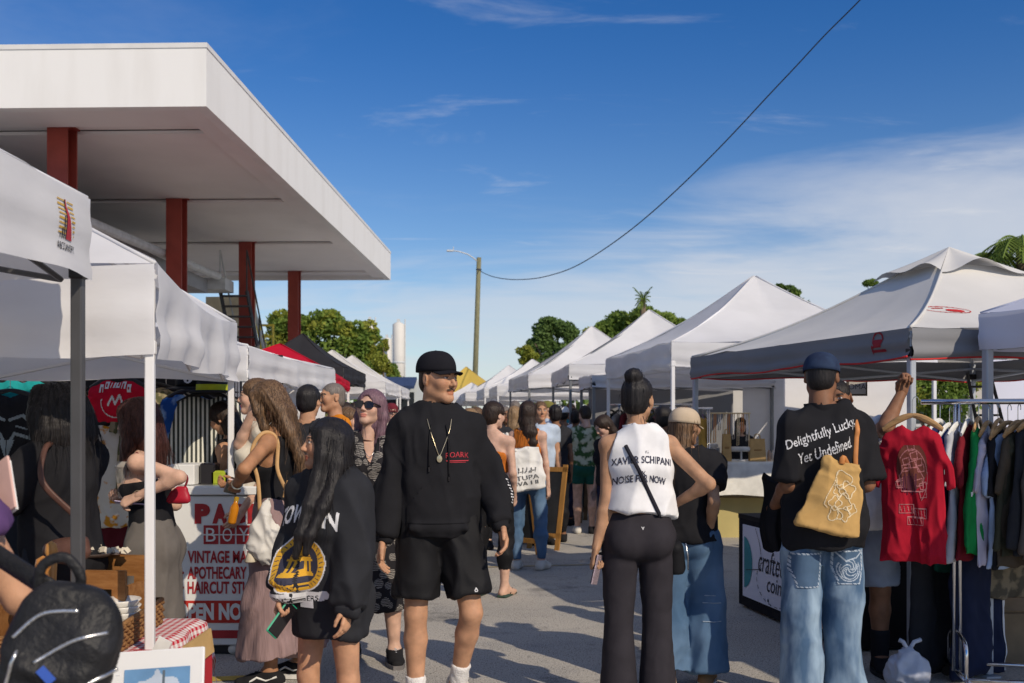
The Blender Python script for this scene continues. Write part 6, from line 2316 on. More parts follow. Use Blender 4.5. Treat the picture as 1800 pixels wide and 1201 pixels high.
# ---------------------------------------------------------------- people farther down the aisle
H_DARK = [H_BLACK, H_DKBROWN, H_BROWN, H_REDBROWN]
def simple(px, D, yaw, H, label, skin=SK_TAN, sex='f', shirt=BLK, legs=None, hair=('short', H_DKBROWN, {}), sleeve=.55, off=.010, hem=.0, low=True, kind='pants', shoes=True, vox=.016, hat=None, x=None, bulk=1.0, hem_r=.128, sr=None, end=1.92, group=None, hands=True, **k):
    p = Person(ax(px, D) if x is None else x, D, yaw, H, label, skin, sex, bulk, vox, .006 if D < 15 else .010, group=group, hands=hands, **k)
    p.low = low
    if shirt is not None:
        p.top('t_shirt' if sleeve > 0 else 'tank_top', shirt, off, hem, sleeve, sr, .006 if sleeve > 0 else 0, .006, hem_r=hem_r, sides='LR' if sleeve > 0 else '', tank=0 if sleeve > 0 else .07, h=vox, width=1.3 if sleeve <= 0 else 1.15, drop=.04 if sleeve <= 0 else 0)
    if kind == 'pants':
        p.pants('trousers', legs or BLK3, .12, end, .009, fold=.006, h=vox)
    elif kind == 'shorts':
        p.pants('shorts', legs or BLK3, .12, .55, .012, fold=.005, h=vox)
    elif kind == 'skirt':
        p.skirt('skirt', legs or BLK3, .13, .25, h=vox)
    st, hmx, kw = hair
    if st:
        p.hair(st, hmx, h=.009 if D < 15 else .014, **kw)
    if hat is not None:
        p.cap(hat, brim=.06, button=False)
    if shoes:
        for sd in 'LR':
            v = Vol(p.ank[sd] - .27, p.ank[sd] + .27, .012)
            p.foot(v, sd, .010)
            v.plane(p.ank[sd] + v3(0, 0, .02), (0, 0, 1))
            p.wear('shoe', v, SHOE_B if random.random() < .6 else SHOE_W, 0)
    return p
ORANGE = cloth('orange_cotton', (.60, .20, .015))
RUST = cloth('rust_knit', (.50, .15, .025))
TEAL = cloth('teal_cotton', (.02, .20, .27))
NAVY = cloth('navy_cotton', (.018, .024, .055))
OLIVE = cloth('olive_cotton', (.16, .15, .045))
SKYB = cloth('pale_blue_cotton', (.42, .50, .62))
VIOLET = cloth('violet_cotton', (.20, .14, .42))
MAROON = cloth('maroon_cotton', (.14, .02, .03))
REDC = cloth('bright_red_cotton', (.48, .015, .03))
GREYC = cloth('grey_marl', (.25, .25, .26))
CREAM = cloth('cream_cotton', (.62, .57, .48))
GREENS = cloth('bottle_green_cotton', (.015, .085, .065))
LEAFP = M('leaf_print_cotton', (.50, .50, .36), .9, .1, 11, col2=(.05, .10, .035), lo=.44, hi=.54, spec=.1)
# left-hand stalls
Hw = simple(418, 6.75, -96, 1.60, 'woman in black tank top stretching her arm towards the clothes display', SK_TAN, 'f', BLK, BLK3, ('long', H_DKBROWN, dict(length=.16, strands=20)), sleeve=0, vox=.012,
            armR=('ik', at(328, 786, 6.9), (0, .2, -1)), armL=('dir', (.1, .1, -1), (0, -.8, -.6)), lean=(10, 0, 0), head=(0, 12, 0))
Iw = simple(452, 6.45, -70, 1.74, 'woman with sunglasses raising her hand to her face behind the streaked hair', SK_FAIR, 'f', CREAM, BLK3, ('short', H_BROWN, {}), vox=.012, armR=('ik', at(444, 722, 6.25), (-.6, -.3, -1)), armL=('dir', (.1, .1, -1), (0, -.6, -.8)), handR='hold', head=(-10, 0, 0))
Jm = simple(542, 7.4, 168, 1.73, 'broad man in black t-shirt with short black hair seen from behind', SK_TAN, 'm', BLK2, DENIM, ('short', H_BLACK, {}), sleeve=.7, bulk=1.15, vox=.013, sr=(.07, .07, .06), hem=-.04, hem_r=.14)
Km = simple(586, 8.2, -60, 1.78, 'man with cropped grey hair in a bright orange t-shirt', SK_TAN, 'm', ORANGE, DENIM, ('crop', H_GREY, dict(thick=.6)), sleeve=.75, bulk=1.08, vox=.013, sr=(.066, .066, .06), hem=-.04, hem_r=.14)
Lg = simple(611, 8.6, 70, 1.58, 'girl with long brown hair in a black tank top near the orange shirt', SK_FAIR, 'f', BLK, DENIM, ('long', H_BROWN, dict(length=.24)), sleeve=0, vox=.014)
simple(640, 10.2, 190, 1.62, 'person in teal t-shirt half hidden by the sunglasses woman', SK_TAN, 'f', TEAL, BLK3, ('short', H_DKBROWN, {}), vox=.016)
simple(688, 13.0, 20, 1.70, 'person in maroon cap behind the mauve hair', SK_FAIR, 'm', CREAM, BLK3, ('crop', H_DKBROWN, {}), hat=MAROON)
simple(606, 10.5, 40, 1.66, 'dark-haired person in grey between the orange shirt and the sunglasses woman', SK_TAN, 'f', GREYC, BLK3, ('long', H_DKBROWN, dict(length=.2)))
# middle of the aisle
Q = simple(868, 8.35, 158, 1.63, 'woman in rust crop top with black cropped trousers and flip-flops', SK_FAIR, 'f', None, BLK3, ('short', H_DKBROWN, dict(thick=1.1)), end=1.62, vox=.012, shoes=False, armR=('dir', (-.15, .1, -1), (.15, -.5, -.8)),
           legL=((.06, .12, -1), (.05, .18, -1)), legR=((-.02, -.12, -1), (0, .12, -1)), head=(-20, 5, 0))
def q_cut(v):
    v.plane(Q.tor((0, 0, .36)), Q.Rt @ v3(0, -.3, 1))
Q.top('crop_top', RUST, .007, .20, 0, fold=.002, neck=.05, sides='', extra=q_cut, h=.012, tank=.075)
MB().tube(smooth_path([Q.tor((.11, .02, .48)), Q.tor((.07, .115, .38)), Q.tor((-.04, .105, .22)), Q.tor((-.12, .07, .10))]), .020, 6, flat=(Vector((0, 1, 0)), .25)).build('bag_strap', BLK3, Q.obj, True)
for sd in 'LR':
    A_ = Q.ank[sd]
    ff = MB().box(A_ + v3(0, -.06, -.066), (.092, .26, .030), bev=.012).build('flip_flop', M('green_rubber', (.03, .06, .045), .7), Q.obj)
    for sx in (-1, 1):
        MB().tube([A_ + v3(.008, -.15, -.040), A_ + v3(sx * .036, -.085, -.012), A_ + v3(sx * .042, -.03, -.050)], .006, 6).build('thong', BLK3, ff)
Rw = simple(928, 9.85, 162, 1.66, 'woman with long wavy dark hair carrying a white printed tote, in blue jeans', SK_FAIR, 'f', RUST, DENIM, ('long', H_DKBROWN, dict(length=.40, strands=40, amp=.009, back=(-.10, .06, 0))), sleeve=0, vox=.012, armL=('dir', (.16, .1, -1), (-.2, -.5, -.6)),
            legL=((.05, .05, -1), (0, .05, -1)), legR=((-.1, -.08, -1), (-.02, .1, -1)))
tb2 = thing('tote_bag', 'white printed tote bag on the shoulder of the long-haired woman', 'bag', at(924, 825, 9.58))
tb2.rotation_euler = (R(-4), R(-8), R(6))
v = Vol((-.24, -.12, -.26), (.24, .12, .24), .010)
X, Y, Z = v.ax[0][:, None, None], v.ax[1][None, :, None], v.ax[2][None, None, :]
v.d = np.maximum(np.maximum(np.abs(X) - .165, np.abs(Z) - .20), np.abs(Y) - (.02 + .045 * np.clip((.2 - Z) / .3, 0, 1))).astype(np.float32)
V, Qf = v.nets()
V = folds(smooth_v(V, Qf, 2), Qf, .008, (8, 8, 6), 4)
o = link('bag_body', np_mesh('bag_body', V, [Qf]), cloth('white_canvas', (.70, .69, .66)), tb2)
d = Decal(.30, .20, .006)
d.text('TUPA', 0, -.03, .045, 1, width=.22, bold=.01)
d.text('IVA LIL', 0, -.085, .045, 1, width=.24, bold=.02)
for i in range(9):
    d.line([(-.08 + .02 * i, .02 + .012 * math.sin(i * 2)), (-.07 + .02 * i, .045 + .02 * math.cos(i * 3))], .010)
d.lay('bag_print', (V, Qf), (0, -.15, -.05), (1, 0, 0), (0, 0, 1), [M('print_grey', (.10, .10, .10), .8)], o, lift=.004)
rsh = to_world(Rw, Rw.sh['L']) - tb2.location
for dx in (-.07, .06):
    MB().tube(smooth_path([(dx, -.03, .19), rsh + Vector((dx * .5, -.09, -.10)), rsh + Vector((dx * .3, -.02, .055)), rsh + Vector((dx * .3, .08, -.02))]), .018, 6, flat=(Vector((0, 1, .3)).normalized(), .3)).build('bag_handle', MATS['white_canvas'], tb2, True)
simple(872, 11.5, 20, 1.66, 'person in dark jacket facing the camera behind the rust crop top', SK_FAIR, 'f', BLK2, BLK3, ('short', H_DKBROWN, {}), sleeve=1.9)
S = simple(1028, 13.0, 176, 1.66, 'woman in leaf print top and green shorts looking at her phone', SK_FAIR, 'f', LEAFP, GREENS, ('short', H_DKBROWN, {}), kind='shorts', sleeve=.5, bulk=1.1, vox=.014, head=(20, 20, 0), armL=('dir', (.2, 0, -1), (-.1, -1, .1)))
MB().tube([S.tor((.10, .04, .50)), S.tor((.03, .12, .36)), S.tor((-.12, .10, .12))], .022, 6, flat=(Vector((0, 1, 0)), .3)).build('bag_strap', BLK3, S.obj, True)
simple(962, 14.5, 100, 1.76, 'man in olive cap and pale blue shirt in profile', SK_FAIR, 'm', SKYB, NAVY, ('crop', H_DKBROWN, {}), hat=OLIVE)
simple(990, 14.0, 175, 1.68, 'person in white cap and white vest with a dark shoulder strap', SK_BROWN, 'f', WHITE, NAVY, ('short', H_BLACK, {}), hat=cloth('white_cap_cotton', (.72, .72, .74)), sleeve=0)
simple(1012, 15.0, 160, 1.62, 'person in violet shirt beside the white vest', SK_BROWN, 'f', VIOLET, BLK3, ('short', H_BLACK, {}))
simple(976, 15.5, 200, 1.66, 'person in bright red top left of the white cap', SK_TAN, 'f', REDC, NAVY, ('short', H_BLACK, {}))
simple(1072, 10.4, -60, 1.52, 'person with dark hair bending her head beside the leaf print top', SK_FAIR, 'f', BLK, NAVY, ('long', H_DKBROWN, dict(length=.12)), vox=.014, head=(0, 25, 0), lean=(8, 0, 0))
simple(1166, 9.2, 165, 1.60, 'dark-skinned person with black hair behind the beige cap', SK_BROWN, 'm', BLK2, BLK3, ('short', H_BLACK, {}), vox=.016)
simple(976, 12.1, 190, 1.66, 'person in black with bare arms in the shade left of the leaf print top', SK_BROWN, 'f', BLK2, BLK3, ('short', H_BLACK, {}), sleeve=.5, vox=.016)
simple(1302, 13.6, -4, 1.50, 'dark-haired seller in black printed t-shirt behind the white stall table', SK_FAIR, 'f', BLK2, BLK3, ('long', H_DKBROWN, dict(length=.22)), vox=.016)
simple(826, 9.6, 174, 1.58, 'person in white top just behind the hoodie sleeve', SK_FAIR, 'f', WHITE, DENIM, ('long', H_SAND, dict(length=.15)))
simple(1118, 12.5, 175, 1.60, 'person in dark brown top hidden behind the bun woman', SK_BROWN, 'f', MAROON, BLK3, ('long', H_DKBROWN, dict(length=.2)))
simple(904, 12.0, 176, 1.64, 'sandy-haired person in cream top between the rust crop top and the tote', SK_FAIR, 'f', CREAM, DENIM, ('long', H_SAND, dict(length=.18)))
simple(950, 11.9, 12, 1.70, 'man in pale blue t-shirt walking towards the camera beyond the white tote', SK_TAN, 'm', SKYB, DENIM, ('crop', H_BROWN, {}))
simple(838, 11.6, 184, 1.62, 'person in grey marl top beyond the rust crop top', SK_FAIR, 'f', GREYC, DENIM, ('long', H_BROWN, dict(length=.2)))
simple(626, 12.4, 170, 1.70, 'person in white top behind the girl with long brown hair', SK_TAN, 'm', WHITE, DENIM, ('short', H_DKBROWN, {}))
# the distant crowd, each a figure of its own
rgc = np.random.default_rng(21)
shirts = [(WHITE, 'white'), (BLK2, 'black'), (NAVY, 'navy'), (REDC, 'red'), (SKYB, 'pale blue'), (CREAM, 'cream'), (GREYC, 'grey'), (MAROON, 'maroon'), (TEAL, 'teal'), (OLIVE, 'olive')]
hairs = [(H_BLACK, 'black'), (H_DKBROWN, 'dark brown'), (H_BROWN, 'streaked brown'), (H_SAND, 'sandy'), (H_GREY, 'grey')]
skins = [SK_TAN, SK_FAIR, SK_OLIVE, SK_BROWN]
protos = {}
spots = [(846, 17), (862, 19), (884, 16), (898, 21), (912, 17.5), (928, 20), (940, 16.5), (952, 23), (903, 25), (872, 26), (888, 29), (918, 28), (934, 31), (850, 24), (838, 28), (822, 22), (808, 26), (796, 31), (815, 34), (861, 33), (902, 36), (880, 38), (842, 38), (925, 38),
         (720, 20), (708, 25), (700, 18), (735, 28), (660, 17), (968, 19), (985, 21), (1003, 18.5), (944, 26), (958, 29), (780, 24), (765, 30), (894, 18.2), (907, 22.5), (868, 22), (905, 14.8), (946, 15.9), (1042, 16.4), (1056, 18), (1008, 17.2), (888, 13.6)]
combos = [(a[0], a[1], b[0], b[1]) for a in shirts for b in hairs]
combos = [combos[int(q)] for q in rgc.permutation(len(combos))]
side = {True: 'left of the aisle', False: 'right of the aisle'}
for i, (px, D) in enumerate(spots):
    sx = 'fm'[i % 2]
    key = (i % 6)
    st, sn, hr, hn = combos[i]
    sk = skins[int(rgc.integers(4))]
    H_ = rgc.uniform(1.58, 1.70) if sx == 'f' else rgc.uniform(1.68, 1.80)
    yaw = rgc.choice([180, 165, 200, 0, 20, -25, 90, -90])
    lab = 'far figure with %s hair and %s top, in the crowd between the tents' % (hn, sn)
    if key not in protos:
        p = simple(px, D, yaw, H_, lab, sk, sx, st, BLK3, ('long' if sx == 'f' else 'short', hr, dict(length=.18) if sx == 'f' else {}), vox=.026, group='distant crowd', hands=False)
        protos[key] = (p.obj, H_)
    else:
        src, h0 = protos[key]
        c = copy_tree(src)
        c.location = (ax(px, D), D, 0)
        c.rotation_euler = (0, 0, R(float(yaw)))
        s_ = H_ / h0
        c.scale = (s_, s_, s_)
        c['label'] = lab
        c.material_slots[0].link = 'OBJECT'
        c.material_slots[0].material = M(sk[0], sk[1])
        for ch in c.children:
            ms = {'t_shirt': st, 'hair': hr}.get(ch.name.split('.')[0])
            if ms is not None:
                ch.material_slots[0].link = 'OBJECT'
                ch.material_slots[0].material = ms
# ---------------------------------------------------------------- stall goods: hanging clothes
def poly_sdf(P, X, Z):
    P = np.array(P, float)
    d = np.full(X.shape, 1e9)
    s_ = np.ones(X.shape)
    n = len(P)
    for i in range(n):
        a, b = P[i], P[(i - 1) % n]
        e = b - a
        wx, wz = X - a[0], Z - a[1]
        t = np.clip((wx * e[0] + wz * e[1]) / (e @ e), 0, 1)
        d = np.minimum(d, (wx - e[0] * t) ** 2 + (wz - e[1] * t) ** 2)
        c1, c2, c3 = Z >= a[1], Z < b[1], e[0] * wz > e[1] * wx
        fl = (c1 & c2 & c3) | (~c1 & ~c2 & ~c3)
        s_ = np.where(fl, -s_, s_)
    return s_ * np.sqrt(d)
def mirror(h):
    return h + [(-x, z) for x, z in reversed(h) if x > 0]
SHAPES = {
    'tee': mirror([(.0, -.045), (.075, -.01), (.195, -.055), (.285, -.24), (.30, -.34), (.235, -.355), (.218, -.24), (.235, -.74)]),
    'long': mirror([(.0, -.045), (.075, -.01), (.20, -.055), (.265, -.30), (.30, -.66), (.235, -.67), (.215, -.26), (.235, -.70)]),
    'vest': mirror([(.0, -.12), (.07, -.10), (.085, -.01), (.14, -.02), (.155, -.14), (.235, -.25), (.245, -.76)]),
    'crop': mirror([(.0, -.03), (.08, -.005), (.20, -.05), (.33, -.42), (.265, -.44), (.22, -.20), (.225, -.30)]),
    'pants': mirror([(.0, -.30), (.005, -.02), (.19, -.02), (.225, -.30), (.21, -1.0), (.06, -1.0)]),
    'shorts': mirror([(.0, -.26), (.005, -.02), (.20, -.02), (.26, -.46), (.06, -.48)]),
}
_G = {}
def garment(shape, var=0, h=.012, th=.030):
    k = (shape, var, h, th)
    if k in _G:
        return _G[k]
    P = SHAPES[shape]
    a = np.array(P)
    v = Vol((a[:, 0].min() - .03, -.09, a[:, 1].min() - .03), (a[:, 0].max() + .03, .09, .03), h)
    X, Z = v.ax[0][:, None], v.ax[2][None, :]
    X2, Z2 = np.broadcast_arrays(X, Z)
    d2 = poly_sdf(P, X2, Z2)
    off = (vnoise(np.stack([X2.ravel() * 9, Z2.ravel() * 2.2, np.full(X2.size, var * 7.3)], 1)).reshape(X2.shape)) * .030 * np.clip(-Z2 * 2.2, 0, 1)
    t = np.minimum(.007 + .45 * np.maximum(-d2, 0), th)
    Y = v.ax[1][None, :, None]
    v.d = np.maximum(d2[:, None, :], np.abs(Y - off[:, None, :]) - t[:, None, :]).astype(np.float32)
    V, Q = v.nets()
    V = folds(smooth_v(V, Q, 1), Q, .006, (11, 11, 3.5), var + 2, .3)
    _G[k] = (np_mesh('garment_' + shape, V, [Q]), (V, Q))
    return _G[k]
WOODH = M('hanger_wood', (.42, .25, .11), .45, .2, 9, stretch=(1, 8, 8), bump=.1, bs=40)
PLASW = M('hanger_white_plastic', (.72, .72, .70), .4)
PLASB = M('hanger_black_plastic', (.02, .02, .022), .4)
CHROME = M('chrome_tube', (.70, .70, .72), .16, .08, 12, metal=1.0)
def hanger_mesh():
    m = MB()
    for sg in (-1, 1):
        P = [Vector((sg * .21 * u, 0, -.005 - .075 * u ** 1.5)) for u in np.linspace(0, 1, 8)]
        m.tube(P, [.012 + .007 * math.sin(u * 3.1) for u in np.linspace(0, 1, 8)], 8, flat=(Vector((0, 1, 0)), .55))
    return m.mesh('hanger')
def hook_mesh():
    m = MB()
    m.tube([Vector((0, 0, -.01)), Vector((0, 0, .045))] + [Vector((.022 - .022 * math.cos(t), 0, .05 + .022 * math.sin(t) + .02)) for t in np.linspace(0, 3.6, 10)], .0022, 6)
    return m.mesh('hook')
_HM, _HK = hanger_mesh(), hook_mesh()
_HMESH = {}
def hang(name, label, shape, mat, loc, yaw, var=0, hanger=WOODH, group=None, h=.012, roll=0.0, dec=None, cat='shirt', th=.030):
    me, surf = garment(shape, var, h, th)
    key = (me.name, mat.name)
    if key not in _HMESH:
        c = me.copy()
        c.materials.append(mat)
        c.polygons.foreach_set('use_smooth', [True] * len(c.polygons))
        _HMESH[key] = c
    o = bpy.data.objects.new(name, _HMESH[key])
    COL.objects.link(o)
    o.location = loc
    o.rotation_euler = (0, R(roll), R(yaw))
    o['label'] = label
    o['category'] = cat
    if group:
        o['group'] = group
    if hanger is not None:
        hk = (_HM.name, hanger.name)
        if hk not in _HMESH:
            c = _HM.copy()
            c.materials.append(hanger)
            _HMESH[hk] = c
        ho = bpy.data.objects.new('hanger', _HMESH[hk])
        COL.objects.link(ho)
        ho.parent = o
        ho.location = (0, 0, .040 if hanger is WOODH else .012)
        if 'hook' not in _HMESH:
            _HK.materials.append(SILVER)
            _HMESH['hook'] = _HK
        q = bpy.data.objects.new('hook', _HMESH['hook'])
        COL.objects.link(q)
        q.parent = ho
    if dec is not None:
        d, mats, oz = dec
        d.lay('print', surf, (0, -.12, oz), (1, 0, 0), (0, 0, 1), mats, o, lift=.004)
    return o

# ---- clothes rail under the silver-roofed tent
def rail_thing(label, x0, y0, x1, y1, z, base=True, name='clothes_rail', r=.016):
    c = Vector(((x0 + x1) / 2, (y0 + y1) / 2, 0))
    t = thing(name, label, 'clothes rail', c)
    a, b = Vector((x0, y0, 0)) - c, Vector((x1, y1, 0)) - c
    d = (b - a).normalized()
    n = Vector((-d.y, d.x, 0))
    MB().tube([a + Vector((0, 0, z)), b + Vector((0, 0, z))], r, 10).build('rail', CHROME, t, True)
    for q in (a.lerp(b, .14), a.lerp(b, .93)):
        for s_ in (-.018, .018):
            MB().tube([q + d * s_ + Vector((0, 0, .10)), q + d * s_ * .5 + Vector((0, 0, z))], .010, 8).build('post', CHROME, t, True)
        if base:
            MB().tube([q - n * .30 + Vector((0, 0, .10)), q + n * .30 + Vector((0, 0, .10))], .014, 8).build('base_bar', CHROME, t, True)
            arch = [q - n * .22 + Vector((0, 0, .10))] + [q + n * (-.22 * math.cos(t_)) ** 1 + Vector((0, 0, .22 + .10 * math.sin(t_) ** .6)) for t_ in np.linspace(0.05, math.pi - .05, 12)] + [q + n * .22 + Vector((0, 0, .10))]
            MB().tube(arch, .011, 8).build('base_arch', CHROME, t, True)
            for s_ in (-.28, .28):
                MB().lathe([(.03, -.012), (.03, .012)], 12, q + n * s_ + Vector((0, 0, .035)), rot=Matrix.Rotation(R(90), 3, 'X')).build('castor', PLASB, t)
    if base:
        for s_ in (-.2, .2):
            MB().tube([a.lerp(b, .14) + n * s_ + Vector((0, 0, .10)), a.lerp(b, .93) + n * s_ + Vector((0, 0, .10))], .012, 8).build('long_bar', CHROME, t, True)
    return t
RZ = 1.575
rail_thing('chrome clothes rail of hanging shirts on a wheeled base under the silver-roofed tent', 2.26, 5.50, 3.55, 5.22, RZ)
def on_rail(t):
    return 2.26 + 1.29 * t, 5.50 - .28 * t
d = Decal(.30, .42, .0032)
d.disc(.0, .10, .105, 1, .125)
for q in range(13):
    x_, z_ = .085 * math.sin(q * 2.3), .12 + .09 * math.cos(q * 1.7) - .02 * q * .4
    d.line([(x_ - .03, z_), (x_ + .015, z_ + .012), (x_ + .02, z_ - .025), (x_ - .02, z_ - .03), (x_ - .03, z_)], .0045, 2)
for q in range(8):
    d.rect(-.06 + .012 * q, -.052 + .012 * q, -.03 - .01 * (q % 3), .05 + .012 * (q % 2), 3)
d.line([(-.085, .05), (-.05, .09), (.04, .095), (.08, .04), (.075, -.03), (-.07, -.03), (-.085, .05)], .005, 2)
d.line([(.105 * math.cos(q), .04 + .15 * math.sin(q)) for q in np.linspace(-.9, 2.4, 24)], .004, 2)
for (a_, b_), (e_, f_) in zip(((-.085, -.10), (.015, -.12), (-.03, -.165)), ((.095, .045), (.085, .05), (.11, .04))):
    d.line([(a_, b_), (a_ + e_, b_), (a_ + e_, b_ - f_), (a_, b_ - f_), (a_, b_)], .004, 2)
    for q in range(4):
        d.line([(a_ + e_ * (q + .3) / 4, b_ - f_ * .2), (a_ + e_ * (q + .6) / 4, b_ - f_ * .8)], .004, 2)
RED_T = cloth('crimson_cotton', (.36, .010, .026))
hang('hanging_t_shirt', 'crimson t-shirt with vintage line print hanging at the near end of the rail', 'tee', RED_T, at(1604, 742, 5.20), -30, 1, group='clothes on the chrome rail', h=.009,
     dec=(d, [M('print_brown', (.14, .035, .025), .8), M('print_pink', (.42, .16, .17), .8), M('print_plum', (.07, .01, .03), .8)], -.33))
WSTRIPE = M('white_stripe_tape', (.70, .70, .72), .8)
gs = [
    ('navy t-shirt on a white hanger right behind the crimson one', 'tee', cloth('deep_navy', (.016, .025, .085)), PLASW),
    ('royal blue t-shirt with small white motifs on a white hanger', 'tee', cloth('royal_blue', (.03, .05, .20), col2=(.05, .08, .28), vs_=30), PLASW),
    ('white and grey t-shirt on the third white hanger', 'tee', cloth('cool_grey', (.42, .43, .47)), PLASW),
    ('dark red shirt squeezed between white and green ones', 'tee', cloth('oxblood', (.16, .012, .02)), PLASW),
    ('bright green track jacket with white stripes', 'long', cloth('kelly_green', (.012, .22, .055)), WOODH),
    ('pale lilac shirt on a wooden hanger', 'tee', cloth('pale_lilac', (.46, .43, .52)), WOODH),
    ('black jersey with a cream cuff', 'tee', BLK, WOODH),
    ('light blue short-sleeved jersey', 'tee', cloth('powder_blue', (.34, .43, .60)), WOODH),
    ('brown shirt beneath an empty-looking wooden hanger', 'tee', cloth('dark_brown', (.07, .055, .04)), WOODH),
    ('dark olive long shirt', 'long', cloth('dark_olive', (.045, .045, .030)), WOODH),
    ('black hooded top in the middle of the rail', 'long', BLK2, WOODH),
    ('grey brown flannel shirt with long sleeves', 'long', cloth('flannel', (.10, .085, .075)), WOODH),
    ('navy and white varsity jersey', 'tee', NAVY, WOODH),
    ('maroon vest with white edging', 'vest', MAROON, WOODH),
    ('dusty red shirt toward the picture edge', 'tee', cloth('dusty_red', (.22, .05, .05)), WOODH),
    ('slate blue shirt at the far end of the rail', 'tee', cloth('slate', (.12, .15, .22)), PLASB),
]
rg = np.random.default_rng(3)
for i, (lab, shp, mt, hg) in enumerate(gs):
    t = .055 + .60 * (i + .5) / len(gs)
    x, y = on_rail(t)
    dec = None
    if i in (4, 12, 13):
        d = Decal(.66, .70, .008)
        if i == 4:
            d.rect(.22, .36, -.22 + .35, -.18 + .35, 1)
            d.line([(.05, .30), (.20, .12), (.26, -.02)], .014)
            d.line([(-.05, .30), (-.20, .12), (-.26, -.02)], .014)
        elif i == 12:
            d.line([(.17, .28), (.26, .12)], .03)
            d.line([(-.17, .28), (-.26, .12)], .03)
            d.line([(-.10, .05), (.10, .05)], .03)
        else:
            d.line([(-.10, .32), (-.13, .20), (-.20, .10)], .016)
            d.line([(.10, .32), (.13, .20), (.20, .10)], .016)
        dec = (d, [WSTRIPE], -.36)
    hang('hanging_shirt', lab + ', on the chrome rail', shp, mt, (x, y, RZ - .105 - rg.uniform(0, .045)), 58 + rg.uniform(-10, 8) - (14 if i > 6 else 0), i % 4, hg, 'clothes on the chrome rail', dec=dec, roll=rg.uniform(-6, 6), th=.017)
for i, (lab, shp, mt, px, py, yw) in enumerate([
        ('long navy track trousers with a white side stripe under the rail', 'pants', NAVY, 1722, 880, 30), ('khaki patterned shorts pinned low at the right edge', 'shorts', cloth('khaki_camo', (.24, .20, .14), col2=(.10, .09, .07), vs_=12, lo=.45, hi=.55), 1780, 905, 15),
        ('black trousers behind the crimson shirt', 'pants', BLK2, 1648, 880, 24), ('dark green jersey hem below the track jacket', 'shorts', GREENS, 1692, 860, 30)]):
    dec = None
    if i == 0:
        d = Decal(.5, 1.0, .008)
        d.line([(.208, .45), (.20, -.48)], .02)
        dec = (d, [WSTRIPE], -.5)
    hang('hanging_trousers', lab, shp, mt, at(px, py, 5.66 + .05 * i), yw, i, PLASB if i != 1 else None, 'clothes on the chrome rail', cat='trousers', dec=dec)
bpy.data.objects['hanging_t_shirt'].scale = (.70, 1, 1)
# turquoise tie on the rail end
x, y = on_rail(.84)
m = MB()
for q in range(7):
    m.tube([(0, 0, 0), (.03 * math.cos(q * .9), .02 * math.sin(q * 2), .03 * math.sin(q * .9)), (.06 * math.cos(q * .9 + .4), .02, .05 * math.sin(q * .9 + .4) - .01)], .010, 6)
m.build('scrunchie', cloth('turquoise_satin', (.01, .30, .42)), smooth=True, loc=(x, y - .03, RZ + .005), label='turquoise bow tied round the chrome clothes rail', category='bow')
# low dark cloth behind the clothes
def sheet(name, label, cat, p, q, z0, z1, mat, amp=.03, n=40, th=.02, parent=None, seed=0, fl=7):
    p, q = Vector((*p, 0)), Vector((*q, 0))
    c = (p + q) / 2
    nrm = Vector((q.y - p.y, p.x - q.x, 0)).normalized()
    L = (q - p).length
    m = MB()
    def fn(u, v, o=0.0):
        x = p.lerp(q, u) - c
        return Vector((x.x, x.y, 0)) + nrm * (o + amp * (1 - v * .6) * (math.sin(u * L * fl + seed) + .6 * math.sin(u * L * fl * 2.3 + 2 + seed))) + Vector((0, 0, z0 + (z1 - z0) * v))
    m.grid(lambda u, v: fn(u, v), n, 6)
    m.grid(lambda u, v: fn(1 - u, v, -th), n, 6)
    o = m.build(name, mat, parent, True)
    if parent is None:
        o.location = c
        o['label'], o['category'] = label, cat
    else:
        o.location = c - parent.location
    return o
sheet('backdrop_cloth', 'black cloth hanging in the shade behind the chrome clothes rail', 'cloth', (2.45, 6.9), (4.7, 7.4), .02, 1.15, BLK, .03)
sheet('side_wall', 'white tent side wall behind the raised arm under the silver-roofed tent', 'tent wall', (2.55, 9.3), (3.95, 9.9), .05, 2.0, tent_white, .008, fl=3)
sheet('side_wall', 'tent side wall coloured with bluish shade at the right edge behind the silver-roofed tent', 'tent wall', (4.45, 9.4), (7.2, 10.0), .05, 2.05, tent_white_shaded, .008, fl=3)
sheet('side_wall', 'white tent wall beside the stall with paper bags', 'tent wall', (3.25, 14.0), (4.15, 14.1), .03, 2.1, tent_white, .008, fl=3)
lf = thing('ladder_frame', 'dark ladder-like display frame under the silver-roofed tent', 'frame', (3.60, 7.2, 0))
def lp_(px, py, D=7.8):
    return at(px, py, D) - lf.location
for a_, b_ in (((1700, 655), (1716, 740)), ((1740, 655), (1762, 740))):
    q = at(*b_, 7.8)
    MB().tube([lp_(*a_), lp_(*b_), lp_(*b_) + Vector((.10, 0, -q.z))], .014, 6).build('upright', dark_steel, lf, True)
for py in (680, 705, 730):
    t = (py - 655) / 85
    MB().tube([lp_(1700 + 16 * t, py), lp_(1740 + 22 * t, py)], .010, 6).build('rung', dark_steel, lf)
ss = thing('framed_sign', 'small framed sign with letters OMA hanging on the white side wall', 'sign', at(1506, 680, 9.2))
MB().box((0, 0, 0), (.19, .02, .17)).build('frame', M('dark_frame_wood', (.07, .05, .04), .6), ss)
MB().box((0, -.012, 0), (.155, .006, .135)).build('card', M('sign_card', (.45, .42, .38), .8), ss)
